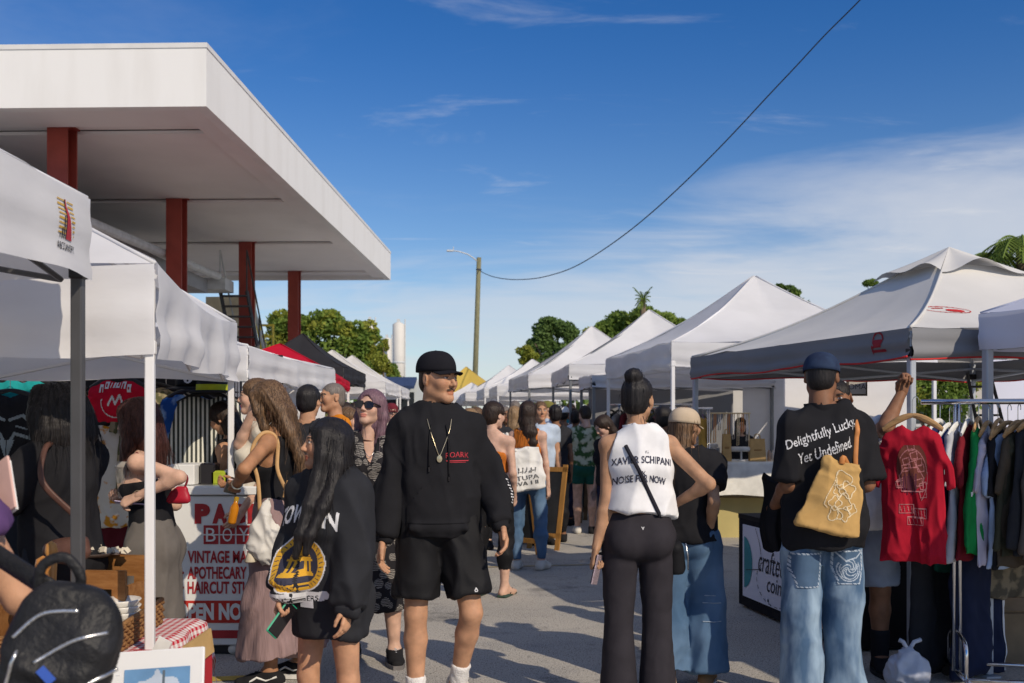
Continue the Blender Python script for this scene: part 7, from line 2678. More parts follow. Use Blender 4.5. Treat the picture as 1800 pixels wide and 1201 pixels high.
def flat_text(s_, height, mat, parent, loc, rot=(R(90), 0, 0), width=None, bold=0.0, shear=0.0, name='lettering', th=.002, space=1.0):
    V, T = text_tris(s_, bold, shear, space)
    sz = V.max(0)
    sx = (width / sz[0]) if width else height / sz[1]
    V2 = (V - sz / 2) * np.array([sx, height / sz[1]])
    me = bpy.data.meshes.new(name)
    me.from_pydata([(x, y, 0) for x, y in V2], [], [tuple(int(i) for i in t) for t in T])
    o = link(name, me, mat, parent, False, loc)
    o.rotation_euler = rot
    o['kind'] = 'stuff' if False else 'thing'
    del o['kind']
    return o
flat_text('OMA', .05, PRINT_DARK, ss, (0, -.017, 0))
gb = thing('carrier_bag', 'knotted white plastic carrier bag at the foot of the tent pole', 'bag', (at(1594, 1180, 5.45).x, 5.45, 0))
v = Vol((-.16, -.15, -.02), (.16, .15, .30), .009)
v.ell((0, 0, .095), (.115, .10, .10), .02)
v.cone((0, 0, .15), (.02, 0, .225), .05, .015, .04)
v.plane((0, 0, .004), (0, 0, -1))
V, Q_ = v.nets()
V = folds(smooth_v(V, Q_, 1), Q_, .010, (14, 14, 9), 3, .5)
link('bag_body', np_mesh('bag_body', V, [Q_]), M('white_film', (.60, .63, .72), .4, .05, 10, trans=.2), gb)
for sx in (-.02, .04):
    MB().tube([(.01, 0, .21), (sx, 0, .26), (sx * 2, .01, .27)], .012, 6).build('knot_end', MATS['white_film'], gb, True)
crate = thing('cardboard_box', 'open cardboard box of goods in the shade below the chrome clothes rail', 'box', (3.05, 6.1, 0))
MB().box((0, 0, .16), (.42, .32, .32), bev=.005).build('carton', M('cardboard', (.25, .18, .11), .9), crate)
MB().box((0, -.10, .36), (.40, .12, .015), rot=(R(30), 0, 0)).build('flap', MATS['cardboard'], crate)

# ---- banner table
tb = thing('banner_table', 'black draped table with white crafted coin banner on the aisle side', 'table', (2.22, 7.05, 0))
T0, T1 = Vector((1.80, 7.92, 0)), Vector((2.10, 6.30, 0))
dd_ = (T1 - T0).normalized()
nn_ = Vector((dd_.y, -dd_.x, 0))           # towards the aisle (-X)
if nn_.x > 0:
    nn_ = -nn_
def tq(u, out_, z):
    return T0 + dd_ * u + nn_ * out_ + Vector((0, 0, z)) - tb.location
LT = (T1 - T0).length
def slab(mb, u0, u1, o0, o1, z0, z1):
    vs = [tq(u, o, z) for z in (z0, z1) for o in (o0, o1) for u in (u0, u1)]
    mb.add(vs, [(0, 2, 3, 1), (4, 5, 7, 6), (0, 1, 5, 4), (2, 6, 7, 3), (0, 4, 6, 2), (1, 3, 7, 5)])
m = MB(); slab(m, 0, LT, -.62, 0, .70, .735); m.build('table_top', BLK3, tb)
m = MB(); slab(m, .004, LT - .004, -.615, -.004, .02, .70); m.build('drape', BLK, tb)
m = MB(); slab(m, .10, LT - .02, .001, .006, .10, .66)
ban = m.build('banner', M('banner_vinyl', (.66, .66, .74), .6, .03, 4), tb)
bm = MB()
u_ = -dd_
rz = math.atan2(dd_.y, dd_.x)
def ban_dec():
    d = Decal(1.46, .56, .0045)
    d.put(((d.X + .74) / .16) ** 2 + ((d.Z + .01) / .20) ** 2 < 1, 1)
    d.line([(-.52 + .10 * math.sin(q * 2.2), .27 - .30 * q) for q in np.linspace(0, 1, 14)] + [(-.70, -.07)], .006, 2)
    d.text('crafted', -.24, .04, .17, 3, width=.46, bold=.0, shear=.35)
    d.text('coin', -.20, -.12, .11, 3, width=.24, bold=.0, shear=.25)
    for q in range(0, 40, 2):
        a, b = q * .157, (q + 1) * .157
        d.line([(-.20 + .30 * math.cos(a), -.10 + .17 * math.sin(a)), (-.20 + .30 * math.cos(b), -.10 + .17 * math.sin(b))], .006, 3)
    d.line([(.30 + .10 * math.cos(q), -.27 + .08 * math.sin(q)) for q in np.linspace(.2, 2.9, 12)], .007, 3)
    d.put(((d.X - .60) / .18) ** 2 + ((d.Z + .26) / .12) ** 2 < 1, 4)
    for x_, z_ in ((.20, .20), (.30, .06), (.48, .1), (-.3, -.24)):
        d.disc(x_, z_, .012, 3)
    return d
ban_dec().lay('banner_print', None, tq(.10 + (LT - .12) / 2, .008, .38) , dd_, (0, 0, 1), [M('print_teal', (.05, .25, .28), .7), M('print_blackish', (.03, .03, .04), .7), MATS['print_blackish'] if 'print_blackish' in MATS else PRINT_BLACK, M('print_peach', (.60, .42, .36), .7)], ban, lift=.0015)
for i, (u, h_) in enumerate(((.25, .10), (.55, .06), (.9, .12))):
    q = tq(u, -.25, .735) + tb.location
    o = MB().box((0, 0, h_ / 2), (.20, .16, h_), bev=.006).build('display_box', M('grey_display_felt', (.06, .065, .075), .9), loc=q, label=['low grey felt display box at the far end of the banner table', 'flat grey felt tray in the middle of the banner table', 'tallest grey felt box nearest the bearded man on the banner table'][i], category='display box', group='display boxes on the banner table')

# ---- stall table with the pale cloth, bags and stands
ts_ = thing('stall_table', 'long table under a pale cloth with paper bags on it', 'table', (3.0, 12.7, 0))
m = MB().box((0, 0, .945), (1.56, .72, .03)); m.build('table_top', WOODH, ts_)
PALE = cloth('pale_cotton_cloth', (.72, .71, .66), bump=.05)
def drp(u, v):
    x = -.81 + 1.62 * u
    if v < .4:
        q = v / .4
        return Vector((x, .37 - .76 * q, .966))
    q = (v - .4) / .6
    return Vector((x + .01 * math.sin(q * 5 + x * 7), -.395 - .02 * q * (1 + math.sin(x * 9)), .966 - .42 * q - .012 * math.sin(x * 6) * q))
MB().grid(drp, 40, 24).build('tablecloth', PALE, ts_, True)
for sx in (-.7, .7):
    for sy in (-.3, .3):
        MB().box((sx, sy, .465), (.04, .04, .93)).build('leg', dark_steel, ts_)
m = MB().box((-.1, .1, .25), (1.3, .5, .5)); m.build('under_shelf', M('ochre_board', (.50, .42, .18), .8, .1, 2), ts_)
KRAFT = M('kraft_paper', (.50, .32, .13), .85, .08, 14, bump=.2, bs=30)
def pbag(px, D, w_, h_, lab, dk=0):
    t = thing('paper_bag', lab, 'paper bag', (ax(px, D), D, .968))
    m = MB()
    m.add([(-w_ / 2, -.05, 0), (w_ / 2, -.05, 0), (w_ / 2, .05, 0), (-w_ / 2, .05, 0), (-w_ * .45, -.02, h_), (w_ * .45, -.02, h_), (w_ * .45, .02, h_), (-w_ * .45, .02, h_), (-w_ / 2, .0, h_ * .5), (w_ / 2, .0, h_ * .5)],
          [(0, 1, 5, 4), (2, 3, 7, 6), (1, 9, 5), (9, 2, 6), (1, 2, 9), (9, 6, 5), (3, 0, 8), (8, 0, 4), (8, 4, 7), (3, 8, 7), (0, 3, 2, 1)])
    m.build('paper', KRAFT, t)
    for sy in (-.022, .022):
        MB().tube(smooth_path([(-w_ * .2, sy, h_ - .01), (-w_ * .12, sy, h_ + .05), (w_ * .12, sy, h_ + .05), (w_ * .2, sy, h_ - .01)]), .004, 5).build('handle', KRAFT, t, True)
    m = MB().box((0, -.05 + .018, h_ * .38), (w_ * .5, .003, h_ * .3), rot=(R(7), 0, 0)); m.build('stamp', M('kraft_stamp', (.36, .20, .07), .85), t)
pbag(1277, 12.4, .11, .34, 'narrow brown paper bag at the left end of the pale stall table')
pbag(1331, 12.4, .20, .28, 'wide brown paper bag at the right of the pale stall table')
tst = thing('jewelry_stand', 'white T-bar jewelry stand between two paper bags', 'stand', (ax(1303, 12.4), 12.4, .968))
MB().lathe([(.05, 0), (.05, .012), (.012, .02), (.012, .14)], 16).build('base', M('white_gesso', (.66, .64, .60), .8), tst, True)
MB().tube([(-.14, 0, .15), (.14, 0, .15)], .032, 12).build('cross_bar', MATS['white_gesso'], tst, True)
bust_ = thing('jewelry_bust', 'small white jewelry display at the left corner of the pale stall table', 'stand', (ax(1253, 12.5), 12.5, .968))
MB().lathe([(.06, 0), (.06, .02), (.03, .05), (.05, .12), (.03, .17)], 16).build('bust', MATS['white_gesso'], bust_, True)
MB().box((0, 0, .19), (.13, .05, .05), bev=.01).build('top_block', MATS['white_gesso'], bust_)
for i, px in enumerate((1345, 1352, 1360)):
    MB().lathe([(.025, 0), (.028, .10), (.014, .12), (.014, .14)], 12).build('small_jar', M('cream_jar_%d' % i, [(.55, .50, .42), (.42, .28, .20), (.62, .58, .52)][i], .4), smooth=True, loc=(ax(px, 12.45), 12.45, .968), label=['cream jar left of two others on the pale table', 'brown jar between two pale ones on the pale table', 'ivory jar nearest the bearded man on the pale table'][i], category='jar', group='jars on the pale table')
nf = thing('necklace_frame', 'brass frame of hanging necklaces in front of the seller', 'frame', (ax(1280, 12.9), 12.9, .968))
for sx in (-.27, .27):
    MB().tube([(sx, 0, 0), (sx, 0, .60)], .008, 6).build('post', GOLD, nf)
MB().tube([(-.29, 0, .60), (.29, 0, .60)], .010, 6).build('bar', GOLD, nf)
for i in range(9):
    x = -.24 + .06 * i
    l = [.30, .38, .22, .40, .28, .34, .42, .25, .36][i]
    MB().tube([(x, 0, .60), (x - .01, -.01, .60 - l), (x + .015, -.01, .60 - l * .97), (x + .02, 0, .60)], .006, 5).build('necklace', [GOLD, M('orange_bead', (.55, .20, .03), .5), SILVER][i % 3], nf, True)
rail_thing('far clothes rail of dark garments left of the pale stall table', 1.72, 12.3, 2.42, 12.0, 1.62, base=False)
for i in range(9):
    t = .06 + .88 * i / 9
    cl = [BLK2, NAVY, cloth('ink_green', (.012, .035, .035)), BLK, GREENS, cloth('burnt_orange', (.30, .10, .03)), cloth('dull_violet', (.10, .08, .14)), BLK2, cloth('ochre_shirt', (.36, .22, .05))][i]
    nm = ['washed black', 'navy', 'ink green', 'black', 'bottle green', 'burnt orange', 'dull violet', 'faded black', 'ochre'][i]
    hang('hanging_shirt', nm + ' garment on the far rail beside the pale stall table', 'long' if i % 2 else 'tee', cl, (1.72 + .70 * t, 12.3 - .3 * t, 1.62 - .085), 62, i % 4, PLASB, 'clothes on the far rail', h=.018)
rail_thing('clothes rail in the shade under the pointed white tents', 1.35, 14.2, 2.6, 14.0, 1.70, base=False)
for i in range(10):
    t = .05 + .9 * i / 10
    cl = [BLK2, GREYC, MAROON, NAVY, BLK, OLIVE, cloth('dark_rose', (.20, .07, .09)), BLK2, GREYC, TEAL][i]
    nm = ['washed black', 'grey marl', 'maroon', 'navy', 'plain black', 'olive', 'dark rose', 'sooty', 'pale grey', 'teal'][i]
    hang('hanging_shirt', nm + ' top on the rail beneath the pointed white tents', 'tee', cl, (1.35 + 1.25 * t, 14.2 - .2 * t, 1.70 - .085), 58, i % 4, PLASB, 'clothes under the pointed tents', h=.018)
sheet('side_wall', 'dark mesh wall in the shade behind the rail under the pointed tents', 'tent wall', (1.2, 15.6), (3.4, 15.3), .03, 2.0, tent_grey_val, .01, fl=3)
sheet('side_wall', 'pale rear wall of the tall white tent', 'tent wall', (4.3, 12.4), (4.2, 13.6), .03, 2.1, tent_white, .008, fl=3)

# ---- chalkboards on the aisle
CHALK = M('chalkboard', (.018, .019, .021), .85, .3, 5)
def aboard(x, y, rz, w_, h_, lab, lines, yellow=False):
    t = thing('chalkboard', lab, 'chalkboard', (x, y, 0), R(rz))
    wd = M('orange_pine', (.34, .165, .04), .6, .15, 8, stretch=(8, 8, 1)) if yellow else M('board_wood', (.20, .13, .07), .7, .15, 8)
    for sg, nm in ((-1, 'front_frame'), (1, 'rear_frame')):
        m = MB()
        for a_, b_ in (((-w_ / 2, 0), (-w_ / 2, h_)), ((w_ / 2, 0), (w_ / 2, h_)), ((-w_ / 2, h_ - .03), (w_ / 2, h_ - .03)), ((-w_ / 2, .16), (w_ / 2, .16))):
            m.box(((a_[0] + b_[0]) / 2, 0, (a_[1] + b_[1]) / 2), (abs(a_[0] - b_[0]) + .055, .025, abs(a_[1] - b_[1]) + .055))
        o = m.build(nm, wd, t)
        o['kind'] = 'thing'
        del o['kind']
        o.rotation_euler = (R(-sg * 13) * -1 * -1, 0, 0)
        o.location = (0, sg * .22, 0)
        p = MB().box((0, -.002 * sg, (h_ + .13) / 2), (w_ - .04, .010, h_ - .20)).build('slate', CHALK, o)
        if sg < 0:
            for k, (s_, z_, hh) in enumerate(lines):
                flat_text(s_, hh, M('chalk', (.55, .55, .53), .9), o, (0, -.010, h_ * z_))
    return t
aboard(ax(938, 11.2), 11.2, -30, .36, .96, 'chalkboard with an orange wooden frame behind the blue jeans', [('ets', .62, .055)], True)
aboard(ax(990, 14.6), 14.6, -14, .58, 1.08, 'brown framed chalkboard standing beyond the orange one', [])

# ---- left stalls: counter with the red lettering
PB = thing('sign_counter', 'white counter with red vintage market lettering', 'counter', (at(360, 1150, 6.25).x, 6.25, 0))
WPAN = M('white_counter_panel', (.72, .72, .71), .5, .03, 2)
S_ = F / 6.25
def pbp(px, py):
    return ((px - 360) / S_, EYE + (740 - py) / S_)
x0, x1 = pbp(291, 0)[0], pbp(470, 0)[0]
zt = pbp(0, 872)[1]
MB().box(((x0 + x1) / 2, .25, zt / 2 + .03), (x1 - x0, .50, zt - .06), bev=.008).build('cabinet', WPAN, PB)
MB().box(((x0 + x1) / 2, .25, .025), (x1 - x0 - .06, .44, .05)).build('plinth', PLASB, PB)
za, zb_ = pbp(0, 858)[1], pbp(0, 873)[1]
MB().box(((x0 + x1) / 2, .245, (za + zb_) / 2 + .01), (x1 - x0 + .03, .53, za - zb_), bev=.006).build('counter_top', WPAN, PB)
xs = pbp(338, 0)[0]
MB().box(((x0 + xs) / 2 - .01, .27, pbp(0, 836)[1]), (xs - x0, .40, .13), bev=.006).build('till_box', WPAN, PB)
PR, PRB = M('sign_red', (.38, .025, .030), .6), M('sign_bright_red', (.48, .03, .02), .6)
def ptext(s_, px, py, hpx, wpx, mat, y=-.004, bold=.02):
    x, z = pbp(px, py)
    return flat_text(s_, hpx / S_, mat, PB, (x, y, z), width=wpx / S_ if wpx else None, bold=bold)
for k, ch in enumerate('PAGE'):
    ptext(ch, 356 + 31 * k, 903, 35, 27, PR, bold=.075)
for k, ch in enumerate('BOY'):
    x, z = pbp(371 + 29 * k, 940)
    MB().box((x, -.002, z), (26 / S_, .004, 33 / S_), bev=.0015).build('letter_block', PR, PB)
    ptext(ch, 371 + 29 * k, 940, 24, 17, WPAN, y=-.006, bold=.0)
x, z = pbp(400, 940)
MB().box((x, -.0055, z), (88 / S_, .002, 2 / S_)).build('letter_rule', WPAN, PB)
for s_, py, wp in (('VINTAGE MARKET', 979, 146), ('APOTHECARY', 1007, 104), ('HAIRCUT STUDIO', 1033, 140)):
    ptext(s_, 330 + wp / 2, py, 22, wp, PR, bold=.03)
    x, z = pbp(321, py)
    MB().lathe([(.009, -.001), (.009, .003)], 10, (x, -.002, z), rot=Matrix.Rotation(R(90), 3, 'X')).build('bullet', PR, PB)
def pbar(px0, px1, py0, py1, mat):
    a, b = pbp(px0, py0), pbp(px1, py1)
    MB().box(((a[0] + b[0]) / 2, -.002, (a[1] + b[1]) / 2), (abs(a[0] - b[0]), .004, abs(a[1] - b[1]))).build('red_band', mat, PB)
pbar(298, 466, 1056, 1095, PRB)
pbar(298, 466, 1108, 1122, PR)
ptext('OPEN NOW', 310 + 72, 1075, 30, 144, WPAN, y=-.006, bold=.05)
for k, (px, w_, h_, mt, lab) in enumerate(((352, .10, .14, BLKPL, 'black card box on the sign counter'), (374, .12, .09, M('lime_tin', (.35, .42, .03), .5), 'lime green tin on the sign counter'), (410, .20, .10, M('grey_tray', (.45, .46, .50), .5), 'pale grey tray on the sign counter behind the phone'))):
    MB().box((0, 0, h_ / 2), (w_, .12, h_), bev=.01).build('display_box', mt, loc=(PB.location.x + pbp(px, 0)[0], 6.45, za + .01), label=lab, category='box')
# clothes display behind the left stalls
rail_thing('long clothes rail behind the women at the left stalls', -4.1, 7.9, -1.95, 7.6, 1.92, base=False)
SKULL = Decal(.44, .50, .006)
for sx in (-1, 1):
    SKULL.line([(sx * .02, .14), (sx * .10, .17), (sx * .17, .10), (sx * .14, .02), (sx * .05, .05), (sx * .02, .0)], .020, 1)
    SKULL.line([(sx * .15, .0), (sx * .18, -.06), (sx * .12, -.13), (sx * .05, -.10)], .010, 1)
    SKULL.line([(sx * .06, .10), (sx * .12, .08)], .012, 1)
    SKULL.disc(sx * .13, -.06, .014, 3)
SKULL.put((np.abs(SKULL.X) < .05 * (SKULL.Z + .13) / .14) & (SKULL.Z < .01) & (SKULL.Z > -.13), 1)
SKULL.line([(0, .02), (0, -.13)], .008, 2)
SKULL.rect(-.17, .17, -.19, -.165, 3)
for q in range(9):
    SKULL.rect(-.16 + .036 * q, -.136 + .036 * q, -.232 + .006 * (q % 2), -.20, 3)
LOGO = Decal(.30, .26, .006)
for q in range(6):
    z_ = .058 + .030 * (1 - ((q - 2.5) / 2.5) ** 2)
    LOGO.rect(-.118 + .040 * q, -.088 + .040 * q, z_, z_ + .052)
    LOGO.rect(-.110 + .040 * q, -.098 + .040 * q, z_ + .014 * (q % 2), z_ + .036, 0)
LOGO.line([(.10 * math.cos(q), -.02 + .09 * math.sin(q)) for q in np.linspace(2.8, 6.6, 20)], .008, 1)
LOGO.line([(-.05, -.03), (-.02, .03), (0, -.02), (.03, .04), (.05, -.03)], .012, 1)
CAMO = M('camouflage', (.12, .12, .06), .9, .2, 13, col2=(.32, .27, .17), lo=.46, hi=.52, spec=.1)
TIED = M('blue_tie_dye', (.02, .09, .33), .9, .2, 9, col2=(.30, .47, .66), lo=.48, hi=.66, spec=.1)
BWP = M('black_white_print', (.03, .03, .03), .9, .1, 16, col2=(.62, .60, .58), lo=.48, hi=.53, spec=.1)
ORWH = M('orange_white_print', (.66, .62, .56), .9, .1, 10, col2=(.60, .26, .03), lo=.54, hi=.60, spec=.1)
def stripes_mat():
    m = M('pinstripe', (.62, .62, .58), .9)
    t_ = m.node_tree
    wv = t_.nodes.new('ShaderNodeTexWave')
    wv.inputs['Scale'].default_value = 11
    tc = t_.nodes.new('ShaderNodeTexCoord')
    t_.links.new(tc.outputs['Object'], wv.inputs['Vector'])
    cr = t_.nodes.new('ShaderNodeMix')
    cr.data_type = 'RGBA'
    g_ = t_.nodes.new('ShaderNodeMath')
    g_.operation = 'GREATER_THAN'
    g_.inputs[1].default_value = .55
    t_.links.new(wv.outputs['Fac'], g_.inputs[0])
    t_.links.new(g_.outputs[0], cr.inputs[0])
    cr.inputs[6].default_value = (.045, .05, .045, 1)
    cr.inputs[7].default_value = (.62, .62, .56, 1)
    t_.links.new(cr.outputs[2], t_.nodes['Principled BSDF'].inputs['Base Color'])
    return m
STRIPE = stripes_mat()
GL = 'clothes shown at the left stalls'
hang('hanging_shirt', 'black t-shirt with a pale grey winged print at the left edge', 'tee', BLK, at(18, 688, 6.6), 0, 0, PLASB, GL, dec=(SKULL, [M('print_steel', (.22, .26, .28), .8), PRINT_BLACK, M('print_rose', (.45, .08, .14), .8)], -.33))
hang('hanging_shirt', 'red t-shirt peeping out over the winged print', 'tee', REDC, at(12, 672, 6.8), 0, 1, PLASB, GL)
hang('hanging_jacket', 'teal long-sleeved jacket beside the winged print', 'long', cloth('bright_teal', (.015, .27, .27)), at(42, 662, 6.72), 8, 2, PLASB, GL, cat='jacket')
hang('hanging_shirt', 'pink and white shirt half behind the teal jacket', 'tee', cloth('pink_white', (.55, .20, .22), col2=(.66, .60, .58), vs_=16, lo=.45, hi=.55), at(58, 664, 7.0), 20, 3, PLASB, GL)
hang('hanging_shirt', 'camouflage shirt above the mass of dark curls', 'tee', CAMO, at(98, 666, 7.0), 5, 0, PLASB, GL)
hang('hanging_shirt', 'second camouflage jacket right of the black tent leg', 'long', CAMO, at(172, 690, 7.2), 40, 1, PLASB, GL)
hang('hanging_hoodie', 'bright red cropped hoodie with white college print', 'crop', cloth('scarlet', (.50, .008, .030)), at(208, 664, 6.6), -12, 1, PLASB, GL, cat='hoodie', dec=(LOGO, [PRINT_WHITE], -.155))
hang('hanging_shirt', 'camouflage trousers shirt right of the scarlet hoodie', 'tee', CAMO, at(268, 676, 7.0), 10, 2, PLASB, GL)
hang('hanging_shirt', 'black and white printed shirt left of the blue tie-dye', 'tee', BWP, at(292, 682, 7.1), 45, 1, PLASB, GL)
hang('hanging_shirt', 'blue tie-dye shirt under a black cap', 'tee', TIED, at(332, 688, 6.9), -15, 2, PLASB, GL)
hang('hanging_shirt', 'pinstriped shirt beneath the hat with a lime band', 'long', STRIPE, at(368, 692, 6.75), 18, 0, PLASB, GL)
hang('hanging_shirt', 'red, white and blue shirt behind the woman stretching her arm', 'tee', cloth('tricolour', (.50, .06, .10), col2=(.05, .12, .42), vs_=7, lo=.47, hi=.53), at(398, 700, 7.2), 30, 3, PLASB, GL)
hang('hanging_shirt', 'white shirt with orange print behind the iced coffee', 'tee', ORWH, at(196, 742, 7.0), 0, 0, PLASB, GL)
hang('hanging_shirt', 'second white shirt with orange print, nearer the brunette', 'tee', ORWH, at(226, 738, 7.1), 15, 1, PLASB, GL)
hang('hanging_shirt', 'purple sleeve shirt behind the white and orange ones', 'tee', VIOLET, at(186, 736, 7.3), 10, 2, PLASB, GL)
hang('hanging_shirt', 'plain black shirt hanging low behind the scarlet hoodie', 'long', BLK2, at(236, 705, 7.4), 20, 3, PLASB, GL)
hang('hanging_shirt', 'dark red jersey with green trim behind the skirt', 'tee', MAROON, at(182, 850, 7.2), 10, 3, PLASB, GL)
sheet('display_cloth', 'black cloth backing the clothes of the left stalls', 'cloth', (-4.4, 8.2), (-1.85, 8.0), .05, 2.0, BLK2, .02)
sheet('side_wall', 'white wall flap right behind the hats at the left stall', 'tent wall', (-2.35, 8.8), (-1.75, 9.3), .03, 1.75, tent_white, .01, fl=3)
def hat(lab, px, py, D, kind):
    t = thing('hat', lab, 'hat', at(px, py, D))
    if kind == 'cap':
        MB().lathe([(.095, 0), (.098, .03), (.085, .085), (.04, .12), (.002, .125)], 20).build('crown', BLK3, t, True)
        m = MB()
        m.grid(lambda u, v: Vector(((.09 + .08 * v) * math.sin((u - .5) * 2.3), -(.09 + .09 * v) * math.cos((u - .5) * 2.0), .005 - .02 * v)), 12, 4)
        o = m.build('brim', BLK3, t, True)
        o.modifiers.new('s', 'SOLIDIFY').thickness = .004
        d = Decal(.07, .07, .004)
        d.disc(0, 0, .03, 1)
        d.rect(-.006, .006, -.02, .02, 2)
        d.rect(-.018, .018, -.004, .004, 2)
        d.lay('badge', None, (.02, -.102, .055), (1, 0, 0), (0, .3, 1), [PRINT_WHITE, PRINT_BLACK], t)
    else:
        MB().lathe([(.17, .0), (.165, .006), (.105, .012), (.100, .10), (.108, .155), (.002, .158)], 22).build('crown', BLK2, t, True)
        MB().lathe([(.108, .014), (.107, .052)], 22, cap=False).build('band', M('lime_band', (.42, .46, .02), .7), t, True)
hat('black cap with round white badge above the blue tie-dye shirt', 334, 682, 6.75, 'cap')
hat('black top hat with a lime band above the pinstriped shirt', 374, 690, 6.6, 'top')

# ---- food table in front, left
FT = thing('food_table', 'low table with red gingham cloth at the left foreground', 'table', (-1.93, 3.98, 0))
MB().box((0, 0, .525), (.92, 1.36, .03)).build('table_top', WOODH, FT)
for sx in (-.4, .4):
    for sy in (-.6, .6):
        MB().box((sx, sy, .255), (.04, .04, .51)).build('leg', WOODH, FT)
GING = checks('gingham', (.70, .67, .66), (.48, .02, .04), 30)
def gcloth():
    V, Fc, UV = [], [], []
    nx, ny = 46, 60
    for j in range(ny + 1):
        for i in range(nx + 1):
            u, v_ = -.66 + 1.32 * i / nx, -.86 + 1.72 * j / ny
            x, y, z = u, v_, .544
            hx, hy = .47, .69
            ox, oy = max(0, abs(u) - hx), max(0, abs(v_) - hy)
            if ox > 0:
                x = math.copysign(hx + .02 + ox * .22 + .012 * math.sin(v_ * 22), u)
                z -= ox * .95
            if oy > 0:
                y = math.copysign(hy + .02 + oy * .22 + .012 * math.sin(u * 22), v_)
                z -= oy * .95
            z = max(z, .20)
            V.append((x, y, z))
            UV.append((u, v_, 0))
    for j in range(ny):
        for i in range(nx):
            a = j * (nx + 1) + i
            Fc.append((a, a + 1, a + nx + 2, a + nx + 1))
    me = np_mesh('tablecloth', V, [Fc])
    at_ = me.attributes.new('uvw', 'FLOAT_VECTOR', 'POINT')
    at_.data.foreach_set('vector', np.array(UV, np.float32).ravel())
    return link('tablecloth', me, GING, None, True, FT.location, label='red and white gingham cloth over the low food table', category='tablecloth')
gcloth()
WICK = M('wicker', (.30, .15, .055), .7, .3, 60, stretch=(1, 1, 4), bump=.5, bs=80)
bk = thing('wicker_basket', 'long rectangular wicker basket holding plates', 'basket', (-1.83, 4.13, .55), R(4))
def weave(mb, p, q, z0, z1, rows=7, n=26):
    p, q = Vector(p), Vector(q)
    nrm = Vector((q.y - p.y, p.x - q.x, 0)).normalized()
    for r in range(rows):
        z = z0 + (z1 - z0) * (r + .5) / rows
        mb.tube([p.lerp(q, i / n) + nrm * (.006 * (1 if (i + r) % 2 else -1)) + Vector((0, 0, z)) for i in range(n + 1)], (z1 - z0) / rows * .55, 5)
BX, BY = .26, .40
for p, q in (((-BX, -BY, 0), (BX, -BY, 0)), ((BX, -BY, 0), (BX, BY, 0)), ((BX, BY, 0), (-BX, BY, 0)), ((-BX, BY, 0), (-BX, -BY, 0))):
    m = MB()
    weave(m, p, q, .0, .10, 6)
    m.build('side', WICK, bk, True)
m = MB().box((0, 0, .012), (2 * BX, 2 * BY, .02)); m.build('bottom', WICK, bk)
m = MB()
m.tube([(-BX, -BY, .105), (BX, -BY, .105), (BX, BY, .105), (-BX, BY, .105), (-BX, -BY, .105)], .011, 7)
m.build('rim', WICK, bk, True)
CER = M('white_ceramic', (.74, .72, .68), .25, .03, 6, spec=.5)
def bowl(x, y, z, r, lab, n=1, dz=.022, h_=.035):
    for k in range(n):
        MB().lathe([(r * .45, 0), (r * .75, h_ * .25), (r, h_), (r * .97, h_ + .003), (r * .7, h_ * .45), (.002, h_ * .3)], 28, cap=False).build('plate', CER, smooth=True, loc=(x, y, z + dz * k), label=lab if n == 1 else ['lowest', 'second lowest', 'middle', 'second highest', 'topmost'][k] + ' bowl in the stack of white bowls', category='bowl', group='white bowls in the basket')
bowl(-1.66, 4.22, .575, .085, 'x', 5, .026, .034)
bowl(-1.66, 3.96, .62, .10, 'wide white plate in front of the stack of bowls', 1)
bowl(-1.665, 3.95, .642, .09, 'white plate lying on the wide plate', 1)
tr = thing('wooden_tray', 'tall wooden tray box with a long handle slot', 'tray', (-1.80, 4.40, .575), R(-6))
WOODT = M('oiled_wood', (.23, .095, .028), .45, .25, 5, stretch=(1.5, 9, 9), bump=.12, bs=30, col2=(.34, .16, .055))
def slot_panel(w_, h_, th, mtx, nm):
    # board with a rounded slot: built from four strips round the opening
    m = MB()
    sw, sh, cz = w_ * .60, h_ * .20, h_ * .58
    for c, s2 in (((0, 0, (cz - sh / 2) / 2), (w_, th, cz - sh / 2)), ((0, 0, (cz + sh / 2 + h_) / 2), (w_, th, h_ - cz - sh / 2)), ((-(w_ + sw) / 4, 0, cz), ((w_ - sw) / 2, th, sh)), (((w_ + sw) / 4, 0, cz), ((w_ - sw) / 2, th, sh))):
        m.box(c, s2, bev=0)
    o = m.build(nm, WOODT, tr)
    o['kind'] = 'stuff'
    del o['kind']
    o.matrix_local = mtx
slot_panel(.30, .25, .02, Matrix.Translation((0, -.10, 0)), 'end_board')
slot_panel(.30, .29, .02, Matrix.Translation((0, .10, 0)), 'end_board')
for sx in (-.14, .14):
    MB().box((sx, 0, .09), (.018, .18, .18)).build('side_board', WOODT, tr)
fd = thing('food_plate', 'oval plate of pale crumbled food on the wooden tray', 'plate', (-1.90, 4.40, .868))
MB().lathe([(.10, 0), (.14, .02), (.135, .022), (.10, .008)], 26, rot=Matrix.Diagonal((1.1, .8, 1))).build('plate', M('dark_plate', (.05, .035, .03), .4), fd, True)
m = MB()
rg = np.random.default_rng(8)
for _ in range(90):
    q = Vector((rg.normal(0, .07), rg.normal(0, .045), .02 + rg.uniform(0, .02)))
    m.box(q, tuple(rg.uniform(.012, .028, 3)), rot=tuple(rg.uniform(0, 3, 3)))
m.build('crumbled_food', M('pale_food', (.60, .54, .44), .8), fd, kind='stuff')
